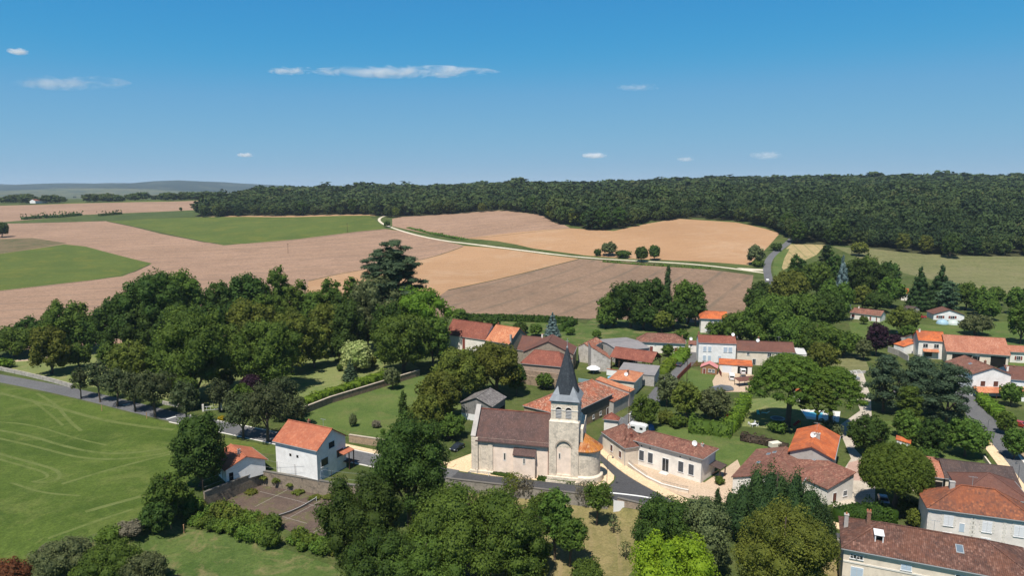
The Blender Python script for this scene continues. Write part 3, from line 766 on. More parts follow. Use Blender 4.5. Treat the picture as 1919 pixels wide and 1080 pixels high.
# farm in the north west
fa = house('farmhouse', 'long farmhouse with dark red tiled roof and brown door behind the park trees', 'house', (835, 627), (909, 638), 9.5, 5.2, ridge_py=(1, 607.5), wall=W_OFF, tile=T_RED, ov=.2, wins=[('F', .46, .2, 1.3, 4.6, 'doorp:redb')])
house('barn', 'barn with mottled light orange roof joined to the dark red farmhouse', 'barn', (909, 638), (954, 645.5), (992, 633), 5.2, ridge_py=(1, 615), wall=W_STONE, tile=T_PALE, ov=.2, chims=[(.06, .55, .9), (.98, .1, 2.2, dict(mat=W_GREY, sx=.6, sy=.6))])
house('barn', 'brown roofed barn between the mottled orange barn and the big stone gable', 'barn', (968, 656), (1030, 662), 11, 5.0, ridge_py=(-1, 629), wall=W_STONE, tile=T_BROWN, ov=.15, chims=[(.62, .5, .9, dict(mat=W_OFF))])
big = house('barn', 'big barn with brown tiles and a rubble stone gable facing the church', 'barn', (979, 660), (1075, 664.5), (1106, 651), 6.0, ridge='y', ridge_py=(-1, 640), wall=W_STONE, tile=T_BROWN, ov=.3, wins=[('R', .25, 3.0, .8, 1.4, 'hole'), ('R', .55, .5, 1.4, 2.6, 'hole'), ('R', .8, 2.6, 1.0, 1.6, 'hole')])
house('barn', 'red hipped barn on a block wall in front of the big stone gable', 'barn', (975, 681), (1056, 688.5), (1062, 672), 4.6, 'hip', ins=(3.2, 3.2), ridge_py=(0, 657.5), wall=W_BLOCK, tile=T_RED, ov=.3, wins=[])
house('outbuilding', 'small mottled red and ochre roof wedged behind the big brown barn', 'outbuilding', (1083, 649), (1106, 652), 11, 5.8, ridge='y', rise=1.4, wall=W_OLD, tile=T_MIX, ov=.15)
house('outbuilding', 'tall stained white lean-to wall with red tiles falling towards the timber hall', 'outbuilding', (1107, 673.5), (1145, 673.5), 9, 4.4, 'shed', raise_='L', rise=4.4, wall=W_OLD, tile=T_MIX, ov=.12)
house('shed', 'large grey sheet roofed shed behind the timber hall', 'shed', (1116, 637), (1158, 657), (1199, 643.4), 5.2, ridge='y', rise=.7, wall=W_GREY, tile=T_GREY, ov=.2)
house('house', 'long low cream house with brown doors and hipped red roof beyond the timber hall', 'house', (1192, 640.5), (1286, 644.5), (1295, 637.5), 4.2, 'hip', ins=(4, 4), ridge_py=(0, 625), wall=W_OFF, tile=T_OLD,
  wins=[('F', .10, 2.8, .5, .5, 'dark'), ('F', .30, 0, 1.2, 2.5, 'doorp:redb'), ('F', .38, 2.9, .4, .4, 'dark'), ('F', .72, 2.8, .5, .5, 'dark'), ('F', .82, 0, 1.2, 2.4, 'doorp:redb')], chims=[(.93, .7, .9)])
house('outbuilding', 'small cream annex at the top of the lane with a flat tiled coping', 'outbuilding', (1290, 646), (1307, 647), 5, 2.9, 'shed', rise=.6, wall=W_OFF, tile=T_OLD, ov=.1)
house('house', 'tall cream house with bright orange roof half hidden by trees above the lane', 'house', (1311.8, 597), (1364, 599), 10, 6.3, 'hip', ins=(2.5, 0), ridge_py=(0, 583.4), wall=W_OFF, tile=T_ORANGE, wins=[('F', .42, 4.4, .7, .8, 'dark'), ('F', .24, .8, 1.2, 2.0, 'shut:white'), ('F', .6, 1.0, 1.0, 1.4, 'dark')])
h17 = house('house', 'two storey white house with pale blue shutters and red brown roof', 'house', (1309, 642.3), (1380.7, 645), 8.5, 7.2, ridge_py=(0, 629), wall=W_WHITE, tile=T_RED, ov=.15,
  wins=[('F', .165, 4.1, 1.0, 1.7, 'shut:blue'), ('F', .30, 4.1, 1.0, 1.7, 'shut:blue'), ('F', .72, 4.1, 1.2, 1.7, 'shut:blue'), ('F', .85, 4.1, 1.2, 1.7, 'shut:blue'), ('F', .165, .7, 1.0, 1.8, 'shut:blue'), ('F', .30, .7, 1.0, 1.8, 'shut:blue'), ('F', .57, .1, 1.0, 2.4, 'doorp:blue')], chims=[(.03, .5, .9)])
h18 = house('house', 'long brown roofed house with two small dark windows joined to the blue shuttered house', 'house', (1381.3, 657.8), (1491, 661.8), 8.5, 5.0, ridge_py=(0, 640), wall=W_CREAM, tile=T_BROWN, ov=.2,
  wins=[('F', .19, 3.6, .8, .9, 'dark'), ('F', .56, 3.3, 1.2, 1.2, 'dark'), ('F', .30, .1, 1.0, 2.1, 'door:white'), ('F', .85, .8, 1.2, 1.6, 'dark')], chims=[(.40, .5, 1.3)])
house('outbuilding', 'pale sheet roofed lean-to at the right end of the long brown roof', 'outbuilding', (1493, 664), (1513, 665), 7, 3.2, 'shed', rise=.8, wall=W_OFF, tile=M_flat('pale_sheet', (.5, .5, .5), .7), ov=.1)
h19 = house('garage', 'double garage with bright orange sloping roof in front of the white house', 'garage', (1347, 682.5), (1410.5, 687), 6.5, 2.9, 'shed', ridge_py=(0, 673.5), wall=W_OFF, tile=T_ORANGE, ov=.2,
  wins=[('F', .24, 0, 3.0, 2.4, 'garage:white'), ('F', .72, 0, 3.2, 2.5, 'hole')])
h20 = house('cabin', 'small timber garden cabin with pink roof on the lawn', 'cabin', (1312, 688), (1345, 691), 4.2, 2.3, ridge='y', ridge_py=(-1, 682), wall=M_timb, tile=M_flat('pink_roof_felt', (.55, .22, .21), .8), ov=.25, gut=False,
  wins=[('F', .22, 0, .8, 1.8, 'doorp:redb'), ('F', .56, .8, .8, .9, 'dark'), ('F', .78, .8, .8, .9, 'dark')])
h21 = house('house', 'square two storey house with bright orange roof beside the wide salmon barn', 'house', (1721, 638), (1772.5, 641), 8.5, 6.7, ridge_py=(0, 621), wall=W_OFF, tile=T_ORANGE, ov=.3,
  wins=[('F', .27, 4.1, 1.5, 1.4, 'dark'), ('F', .70, 4.1, 1.5, 1.4, 'dark'), ('F', .40, .8, 2.6, 1.6, 'glass'), ('F', .80, .2, 1.0, 2.1, 'doorp:white')], chims=[(.12, .45, .8, dict(mat=W_OFF))])
hx, hy = info[h21.name][:2]
MB().slab([(-hx*.62, -hy - 1.1, 2.9), (hx*.55, -hy - 1.1, 2.9), (hx*.55, -hy + .3, 3.6), (-hx*.62, -hy + .3, 3.6)], [(0,1,2,3)], .14).build('porch_roof', T_PALE, h21)
house('outbuilding', 'lean-to with an orange roof sloping down on the left of the square orange house', 'outbuilding', (1694, 650), (1722, 648), 5, 3.0, 'shed', raise_='R', rise=1.7, wall=W_WHITE, tile=T_ORANGE, ov=.15)
h22 = house('barn', 'wide open fronted barn with a big salmon tiled roof', 'barn', (1773, 658.5), (1894.8, 667), 15, 4.5, ridge_py=(0, 630.5), wall=W_CREAM, tile=T_SALM, ov=.5,
  wins=[('F', .25, 0, 6, 3.6, 'hole'), ('F', .48, .2, 2.2, 3.0, 'hole'), ('F', .84, 0, 4.5, 3.7, 'hole')])
house('house', 'low house with cream wall and salmon roof right of the wide barn', 'house', (1893, 659.5), (1990, 664), 8, 4.0, rise=1.5, wall=W_OFF, tile=T_SALM, wins=[('F', .17, 1.0, 1.1, 1.4, 'open:redb'), ('F', .45, 1, 1.1, 1.4, 'open:redb')])
h24 = house('house', 'white gabled house with brown shutters standing at the bend of the right hand street', 'house', (1822.6, 701.5), (1898.9, 702.8), (1785.5, 678), 6.8, ridge='y', ridge_py=(-1, 689), side='L', wall=W_WHITE, tile=T_OLD, ov=.35,
  wins=[('F', .28, 3.0, 1.3, 1.6, 'shut:brown'), ('F', .62, 3.0, 1.3, 1.6, 'shut:brown'), ('L', .25, 3.6, .7, 1.6, 'hole'), ('L', .7, 4.4, .6, 1.2, 'hole'), ('L', .5, .6, .8, 1.8, 'hole')], chims=[(.68, .5, .8)])
hx, hy = info[h24.name][:2]
MB().slab([(-hx + .4, -hy - 2.9, 2.0), (hx - .2, -hy - 2.9, 2.0), (hx - .2, -hy + .33, 2.9), (-hx + .4, -hy + .33, 2.9)], [(0,1,2,3)], .14).build('porch_roof', T_PALE, h24)
MB().bar((-hx + .6, -hy - 2.7, 0), (-hx + .6, -hy - 2.7, 2), .15).bar((0, -hy - 2.7, 0), (0, -hy - 2.7, 2), .15).bar((hx - .4, -hy - 2.7, 0), (hx - .4, -hy - 2.7, 2), .15).build('porch_posts', M_wood, h24)
house('house', 'white walled house with brown roof and chimney at the right edge behind the gabled house', 'house', (1893, 711), (1990, 719), 14, 4.8, rise=2.6, wall=W_WHITE, tile=T_BROWN, ov=.3, chims=[(.02, .3, 1.2, dict(mat=W_OFF)), (.2, .45, .2)], wins=[('F', .3, 1, 1.2, 1.4, 'open:brown')])
house('outbuilding', 'low pale tiled lean-to at the right edge below the white walled house', 'outbuilding', (1900, 737), (1990, 745), 4.5, 2.4, 'shed', rise=1.0, wall=W_WHITE, tile=T_PALE, ov=.2)
# school row beside the church
h26 = house('house', 'long white house with charcoal shutters and hipped canal tile roof facing the church road', 'house', (1181, 824), (1317.8, 861.3), (1364.7, 846), 5.6, 'hip', ins=(3.6, 5.2), ridge_py=(-.55, 810), wall=W_OFF, tile=T_OLD, ov=.5,
  wins=[('F', .135, 1.2, 1.15, 2.3, 'shut:dgrey'), ('F', .27, 1.2, 1.15, 2.3, 'shut:dgrey'), ('F', .495, .3, 1.5, 2.9, 'door:white'), ('F', .715, 1.2, 1.15, 2.3, 'shut:dgrey'), ('F', .86, 1.2, 1.15, 2.3, 'shut:dgrey'),
        ('F', .13, 4.4, .3, .3, 'hole'), ('F', .26, 4.4, .3, .3, 'hole'), ('F', .70, 4.4, .3, .3, 'hole'), ('F', .84, 4.4, .3, .3, 'hole')], chims=[(.86, .62, .5, dict(mat=W_GREY))])
hx, hy = info[h26.name][:2]
MB().box(-.95, .95, -hy - .9, -hy + .33, -.1, .14).box(-.7, .7, -hy - .5, -hy + .32, .14, .28).build('doorstep', M_quoin, h26)
MB().slab([(hx - .4, hy - 3.6, 3.0), (hx + 2.2, hy - 3.6, 2.6), (hx + 2.2, hy - .3, 2.6), (hx - .4, hy - .3, 3.0)], [(0,1,2,3)], .12).build('porch_roof', T_DARK, h26)
MB().bar((hx + 1.9, hy - 3.3, 0), (hx + 1.9, hy - 3.3, 2.6), .2).bar((hx + .2, hy - 3.3, 1.0), (hx + 1.9, hy - 3.3, 2.4), .16).bar((hx + 1.9, hy - .6, 0), (hx + 1.9, hy - .6, 2.6), .2).build('porch_posts', M_wood, h26)
h27 = house('house', 'older cream house with rounded mottled roof between the church apse and the long white house', 'house', (1127, 810), (1171, 841), (1206, 822), 4.4, 'hip', ins=(4, 2.5), ridge_py=(0, 799), wall=W_CREAM, tile=T_OLD, ov=.25, wins=[('F', .42, 1.3, .9, 1.5, 'shut:brown'), ('F', .80, 1.3, .9, 1.5, 'shut:brown')], chims=[(.6, .5, .5, dict(mat=W_OFF)), (.85, .35, .5, dict(mat=T_RED))])
house('pavilion', 'little square pavilion with red pyramid roof above the lane', 'pavilion', (1129, 785.5), (1160, 789), (1169.5, 784.5), 3.6, 'pyr', ridge_py=(0, 773.8), wall=W_OFF, tile=T_RED, ov=.35)
# barns behind the church
h5 = house('barn', 'long barn with orange brown roof and dark weathered wall right behind the church', 'barn', None, (1060, 780), (1149.5, 738), 5.4, 'hip', ridge='y', Lx=13.5, ins=(7, 0), ridge_py=(1, 711), wall=W_BRICK, tile=T_MIX, ov=.25,
  wins=[('R', .42, .9, .7, .9, 'hole'), ('R', .58, .9, .8, .9, 'dark'), ('R', .74, .9, .8, .9, 'dark'), ('R', .9, .0, 1.0, 1.9, 'doorp:brown')])
hx, hy = info[h5.name][:2]
MB().box(hx - .24, hx - .17, -hy + .5, hy - .3, 2.6, 5.1).build('weathered_band', W_DARK, h5)
house('barn', 'low barn with pale mottled canal tiles beyond the dark walled long barn', 'barn', None, (1150.5, 754), (1181, 738), 3.7, 'shed', raise_='L', rise=1.9, Lx=11, wall=W_GREY, tile=T_MIX, ov=.2)
house('outbuilding', 'narrow orange roofed outbuilding stepping up behind the pale mottled barn', 'outbuilding', None, (1181, 735), (1190, 729.5), 4.4, 'shed', raise_='L', rise=2.0, Lx=11, wall=W_GREY, tile=T_PALE, ov=.15)
h7 = house('house', 'square house with pale orange hipped roof and chimney next to the garden pool', 'house', (1140, 710.5), (1190, 716.5), (1217.8, 701), 4.4, 'hip', ridge='y', ins=(5.5, 4), ridge_py=(1, 688), wall=W_CREAM, tile=T_PALE, ov=.35, wins=[('R', .6, .8, .9, 1.6, 'shut:white')], chims=[(.62, .32, 1.3)])
house('outbuilding', 'grey roofed outbuilding behind the pale orange hipped house', 'outbuilding', None, (1227, 704.5), (1237, 691.5), 3.6, 'shed', raise_='B', rise=1.0, Lx=12, wall=W_GREY, tile=T_GREY, ov=.15)
# timber market hall on posts
hall = house('market_hall', 'open timber framed hall with red brown tiled roof on braced posts', 'hall', (1142, 669), (1222, 680.5), (1243, 669.5), 4.0, ridge_py=(1, 660.5), wall=W_DARK, tile=T_RED, ov=.5, walls=False)
hx, hy, zf = info[hall.name][:3]
for i in range(6):
    x = -hx + .6 + (2*hx - 1.2) * i / 5
    for y in (-hy + .5, hy - .5):
        MB().bar((x, y, -.1), (x, y, 3.9), .22).build('post', M_wood, hall)
        MB().bar((x, y, 2.4), (x + (1.3 if i < 5 else -1.3), y, 3.8), .14).build('brace', M_wood, hall)
for y in (-hy + .5, hy - .5): MB().bar((-hx + .3, y, 3.86), (hx - .3, y, 3.86), .2).build('beam', M_wood, hall)
for i in (0, 5):
    x = -hx + .6 + (2*hx - 1.2) * i / 5
    MB().bar((x, -hy + .5, 3.86), (x, hy - .5, 3.86), .2).bar((x, 0, 3.86), (x, 0, zf(0, 0) - .2), .18).bar((x, -hy*.5, 3.9), (x, 0, zf(0, 0) - .6), .14).bar((x, hy*.5, 3.9), (x, 0, zf(0, 0) - .6), .14).build('truss', M_wood, hall)
MB().box(-hx + .3, -hx*.35, -hy*.1, hy - .4, -.1, 3.7).build('storeroom', M_wall('shade_dark_boards', (.06, .05, .045), .4), hall)  # near-black colour stands for the shade inside the hall's closed end
# grey plank barn left of the church
pb = house('barn', 'weathered grey plank barn with lichened roof behind the church nave', 'barn', (861, 755), (923, 763.5), (969, 747), 4.6, ridge='y', ridge_py=(-1, 745.3), wall=W_PLANK, tile=T_WOODR, ov=.35, gut=False, wins=[('R', .55, 0, 7, 2.6, 'hole')])
hx, hy = info[pb.name][:2]
MB().box(-hx + .3, -hx * .1, -hy + .27, -hy + .33, 0, 1.7).build('limewashed_base', M_frame, pb)
# orange house and old roofs by the yew
h29 = house('house', 'house with vivid orange roof, grey gable wall and chimney behind the dark yew', 'house', (1476, 846.5), (1564.6, 862), (1597, 820.7), 6.2, ridge='y', ridge_py=(-1, 837.5), wall=W_GREY, tile=T_ORANGE, ov=.45,
  wins=[('R', .2, 3.6, .6, 1.3, 'hole'), ('R', .45, 1.0, 1.0, 3.4, 'hole'), ('R', .75, 3.6, .9, 1.2, 'dark')], chims=[(.55, .42, 1.0, dict(mat=W_GREY, sx=1.2, sy=.7, pots=2))])
w1 = house('house', 'old canal tiled wing with skylights beside the sand coloured yard', 'house', (1370, 894.5), None, (1417.5, 842), 3.8, 'gable', ridge='y', rise=2.0, Lx=12.5, wall=W_OFF, tile=T_OLD, ov=.3, wins=[('F', .3, .8, 1.2, 1.3, 'dark')])
for a, b in ((.25, .45), (.30, .75), (.38, .80)): skylight(w1, a, b)
w2 = house('house', 'old canal tiled wing sloping down below the vivid orange roof', 'house', (1464, 878), (1551, 918), (1566, 887), 3.6, 'shed', ridge_py=(0, 866.5), wall=W_OFF, tile=T_OLD, ov=.3, wins=[('R', .3, .2, 1.0, 2.0, 'doorp:brown'), ('R', .7, 1.0, 1.0, 1.0, 'dark')])
skylight(w2, .22, .85, .9, 1.2)
# right foreground
house('barn', 'low barn with salmon red canal tiles right of the clipped stone pine', 'barn', (1700, 887), (1770, 897), (1779, 861), 3.8, 'gable', ridge_py=(1, 866), wall=W_CREAM, tile=T_SALM, ov=.2, wins=[('F', .78, 0, 3.6, 2.8, 'hole')])
house('barn', 'dark grey tiled barn between the salmon barn and the right hand street', 'barn', (1771, 897), (1915, 915), 11.5, 3.8, 'gable', ridge_py=(0, 868), wall=W_CREAM, tile=T_DARK, ov=.2)
h33 = house('house', 'brown pyramid roofed wing behind the lichened red villa roof', 'house', (1800, 925), (1935, 943), 10, 6.0, 'pyr', ridge_py=(0, 887), wall=W_OFF, tile=T_BROWN, ov=.3)
h32 = house('villa', 'villa with lichened red tile roof, white shutters and pale stone quoins', 'villa', (1736.7, 952.5), (1950, 981), (1735.6, 922), 6.6, 'hip', ins=(5.8, 5.8), side='L', ridge_py=(-.5, 907), wall=M_wall('villa_render', (.72, .67, .62), .12), tile=T_LICH, ov=.35,
  wins=[('F', .20, 3.7, 1.3, 1.9, 'shut:white'), ('F', .33, 2.9, .7, 1.5, 'doorp:blue'), ('F', .56, 3.5, 1.3, 1.9, 'shut:white'), ('F', .85, 3.5, 1.3, 1.9, 'shut:white'), ('F', .56, .5, 1.3, 1.9, 'shut:white'), ('F', .2, .5, 1.3, 1.9, 'shut:white')], chims=[(.27, .52, 1.1, dict(mat=W_GREY, sx=.8, sy=.6, pots=0))])
def quoins(root, us, z1, w_=.5):
    hx, hy = info[root.name][:2]; hx -= .35; hy -= .35
    q = MB()
    for u in us:
        x = (u * 2 - 1) * hx
        k = 0; z = 0
        while z < z1 - .3:
            ww = w_ * (1 if k % 2 else .65)
            q.box(x - ww/2, x + ww/2, -hy - .045, -hy + .02, z + .01, z + .4); z += .42; k += 1
    q.build('quoins', M_quoin, root)
quoins(h32, (.02, .42, .44, .72), 6.3)
for u in (.20, .56, .85):
    hx, hy = info[h32.name][:2]; x = (u*2-1) * (hx - .35); y = -hy + .35
    mb = MB()
    for z in range(5):
        for s in (-1, 1): mb.box(x + s*(.9) - (.24 if z % 2 else .16), x + s*(.9) + (.24 if z % 2 else .16), y - .05, y + .02, 3.5 + z*.42, 3.88 + z*.42)
    mb.box(x - 1.0, x + 1.0, y - .07, y + .02, 5.65, 6.0); mb.build('window_surround', M_quoin, h32)
h34 = house('mansion', 'large house with long mottled brown tile roof and blue grey shutters, right foreground', 'house', (1576.7, 1028), (1960, 1099.5), (1591, 972), 7.4, 'hip', ins=(5.6, 6), side='L', ridge_py=(-.72, 975), wall=W_CREAM, tile=M_tile('mottled_brown_tiles', (.145, .068, .05), (.08, .045, .036), (.29, .16, .12), (.2, .08, .045), .3, cw=.26, ch=.36, rib=.08, contrast=.95, moss=.3), ov=.4,
  wins=[('F', .055, 5.9, .8, .6, 'dark'), ('F', .09, 5.9, .8, .6, 'dark'), ('F', .08, 2.2, 1.6, 2.3, 'shut:blue'), ('F', .34, 5.6, 1.3, .8, 'shut:blue'), ('F', .62, 5.6, 1.3, .8, 'dark'), ('F', .36, 2.2, 1.6, 2.3, 'shut:blue'), ('F', .62, 2.2, 1.6, 2.3, 'shut:blue')],
  chims=[(.155, .56, 1.9, dict(sx=.55, sy=.9, pots=2)), (.035, .62, 2.0, dict(mat=W_GREY, sx=.6, sy=.7, pots=1))])
hx, hy, zf = info[h34.name][:3]
MB().box(-hx + .4, hx - .4, -hy + .32, -hy + .4, 5.1, 5.35).box(-hx + .4, hx - .4, -hy + .3, -hy + .4, 6.75, 7.2).build('cornice', M_quoin, h34)
x, y = -hx + 5.2, -hy * .48
d_ = MB().slab([(x - .7, y - .9, zf(x, y) + .75), (x + .7, y - .9, zf(x, y) + .75), (x + .7, y + 1.2, zf(x, y) + .8), (x - .7, y + 1.2, zf(x, y) + .8)], [(0,1,2,3)], .08)
d_.box(x - .6, x - .45, y - .8, y + .6, zf(x, y) - .7, zf(x, y) + .68).box(x + .45, x + .6, y - .8, y + .6, zf(x, y) - .7, zf(x, y) + .68)
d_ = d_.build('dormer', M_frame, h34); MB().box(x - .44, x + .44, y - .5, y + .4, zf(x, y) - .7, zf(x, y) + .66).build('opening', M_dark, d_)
# sheds and far cottages
house('shed', 'small white shed with an orange tiled roof among the garden trees', 'shed', (1678, 827), (1707, 832), 3.0, 3.3, 'shed', raise_='L', rise=.5, wall=W_WHITE, tile=T_ORANGE, ov=.15)
house('shed', 'tiny garden hut with a red felt roof on the hedge line', 'shed', (1360, 779), (1383, 781), 2.6, 2.2, 'shed', rise=.6, wall=M_wood, tile=M_flat('red_felt', (.50, .09, .06), .8), ov=.15)
house('shed', 'small orange roof glimpsed through the tall umbrella pine', 'shed', (1496, 738), (1512, 736), 3, 2.6, rise=.8, wall=W_OFF, tile=T_ORANGE, ov=.15)
house('cottage', 'cream bungalow with red brown shutters among trees in the upper right', 'house', (1592, 586), (1651, 593), 8.5, 2.9, ridge_py=(0, 579.5), wall=W_OFF, tile=T_OLD, ov=.3, z0=0,
  wins=[('F', .10, .9, 1.4, 1.3, 'shut:redb'), ('F', .42, .9, 1.5, 1.3, 'shut:redb'), ('F', .68, .2, .7, 2.0, 'shut:redb'), ('F', .78, .2, 1.3, 2.0, 'doorp:white'), ('F', .88, .2, .5, 2.0, 'shut:redb')], chims=[(.2, .5, .6, dict(mat=W_OFF))])
house('cottage', 'white bungalow with grey brown gable roof and two garden tents in front', 'house', (1749, 589), (1810, 591), 9, 2.8, ridge='y', ridge_py=(-1, 580.5), wall=W_WHITE, tile=T_BROWN, ov=.4, wins=[('F', .22, .9, 1.6, 1.2, 'open:redb'), ('F', .62, .9, 1.6, 1.2, 'open:redb')])
house('cottage', 'orange roofed house just visible between the dark conifers', 'house', (1688, 550), (1702, 551), 8, 4.4, ridge_py=(0, 541), wall=W_OFF, tile=T_ORANGE, ov=.3, wins=[('F', .5, 2.6, 1.2, 1.2, 'dark')])
house('shed', 'dark grey roofed shed behind the round tree near the bungalows', 'shed', (1692, 577), (1711, 580), 6, 2.4, rise=1, wall=W_GREY, tile=T_DARK, ov=.2)
for (A, B, h, lab, tl) in (((66, 376.5), (90, 376), 4.5, 'far farm with a red roof at the left horizon', T_RED), ((462, 366), (498, 366.3), 4.0, 'far long pale pink roofed barn above the wood', T_SALM), ((545, 362), (562, 362), 5, 'far white house on the wooded skyline', T_GREY)):
    p = at(A[0], A[1] + 2); house('farmhouse', lab, 'house', A, B, 14, h, rise=3, wall=W_WHITE, tile=tl, ov=.3, z0=terrain(p.x, p.y), gut=False)
# dishes
for rt, fx, fy, lab in ((h26, .80, .42, 'white satellite dish on the hip of the long white house'), (h29, .47, .40, 'white satellite dish beside the chimney of the vivid orange roof'), (w2, .12, .97, 'white satellite dish against the grey gable wall'),
                        (h7, .58, .25, 'satellite dish in front of the chimney of the pale orange roof'), (h17, .94, .5, 'grey satellite dish on the ridge of the blue shuttered house'), (h18, .385, .46, 'satellite dish on the chimney of the long brown roof')):
    dish(on_roof(rt, fx, fy), math.atan2(info[rt.name][4].y, info[rt.name][4].x), lab, .6)
p = at(1294.5, 641, 4.2); dish((p.x, p.y, 4.8), 0, 'white satellite dish at the right end of the long low cream house', .6)

def aerial(root, fx, fy, h_=1.8):
    hx, hy, zf, wpt, ex, ey, z0 = info[root.name]; x, y = (fx * 2 - 1) * hx, (fy * 2 - 1) * hy; z = zf(x, y)
    mb = MB().tube((x, y, z - .2), (x, y, z + h_), .03, None, 6).bar((x - .7, y, z + h_ - .1), (x + .7, y, z + h_ - .1), .03)
    for k in range(6): mb.bar((x - .6 + k * .24, y - .3, z + h_ - .1), (x - .6 + k * .24, y + .3, z + h_ - .1), .025)
    mb.build('aerial', M_gut, root)
for r_, a_, b_ in ((h7, .7, .3), (h17, .3, .5), (h18, .75, .5), (h24, .55, .6), (h32, .45, .5), (h34, .5, .5), (Hs, .8, .5), (h27, .3, .5), (hall, .1, .5), (h29, .5, .7)): aerial(r_, a_, b_)
# cars' worth of roof windows and stacks
skylight(h24, .3, .5); skylight(h34, .62, .3, 1.0, 1.3)
# ---------------------------------------------------------------- church
def arch_front(mb, x0, x1, z0, z1, arches, y0, y1, n=12):
    """wall layer between y0 (front) and y1 (back) with round headed openings (cx, half width, sill z, spring z)"""
    cuts = [x0, x1]
    for cx, hw, zb, zs in arches:
        for k in range(n + 1): cuts.append(cx - hw * math.cos(math.pi * k / n))
    cuts = sorted(set(round(c, 5) for c in cuts))
    for a, b in zip(cuts[:-1], cuts[1:]):
        m = (a + b) / 2; ar = [q for q in arches if q[0] - q[1] < m < q[0] + q[1]]
        if not ar: mb.box(a, b, y0, y1, z0, z1); continue
        cx, hw, zb, zs = ar[0]
        za = zs + math.sqrt(max(0, hw*hw - (a-cx)**2)); zc = zs + math.sqrt(max(0, hw*hw - (b-cx)**2))
        mb.add([(a,y0,za),(b,y0,zc),(b,y1,zc),(a,y1,za),(a,y0,z1),(b,y0,z1),(b,y1,z1),(a,y1,z1)],
               [(3,2,1,0),(4,5,6,7),(0,1,5,4),(2,3,7,6)])
        if zb > z0: mb.box(a, b, y0, y1, z0, zb)
    return mb
def arch_ring(mb, cx, hw, zs, w_, y0, y1, n=14):
    for k in range(n):
        a, b = math.pi * k / n, math.pi * (k+1) / n
        P = [(cx - r * math.cos(t), zs + r * math.sin(t)) for t in (a, b) for r in (hw, hw + w_)]
        mb.add([(P[0][0],y0,P[0][1]),(P[1][0],y0,P[1][1]),(P[3][0],y0,P[3][1]),(P[2][0],y0,P[2][1]),
                (P[0][0],y1,P[0][1]),(P[1][0],y1,P[1][1]),(P[3][0],y1,P[3][1]),(P[2][0],y1,P[2][1])],
               [(0,1,2,3),(7,6,5,4),(1,5,6,2),(0,3,7,4)])
    return mb
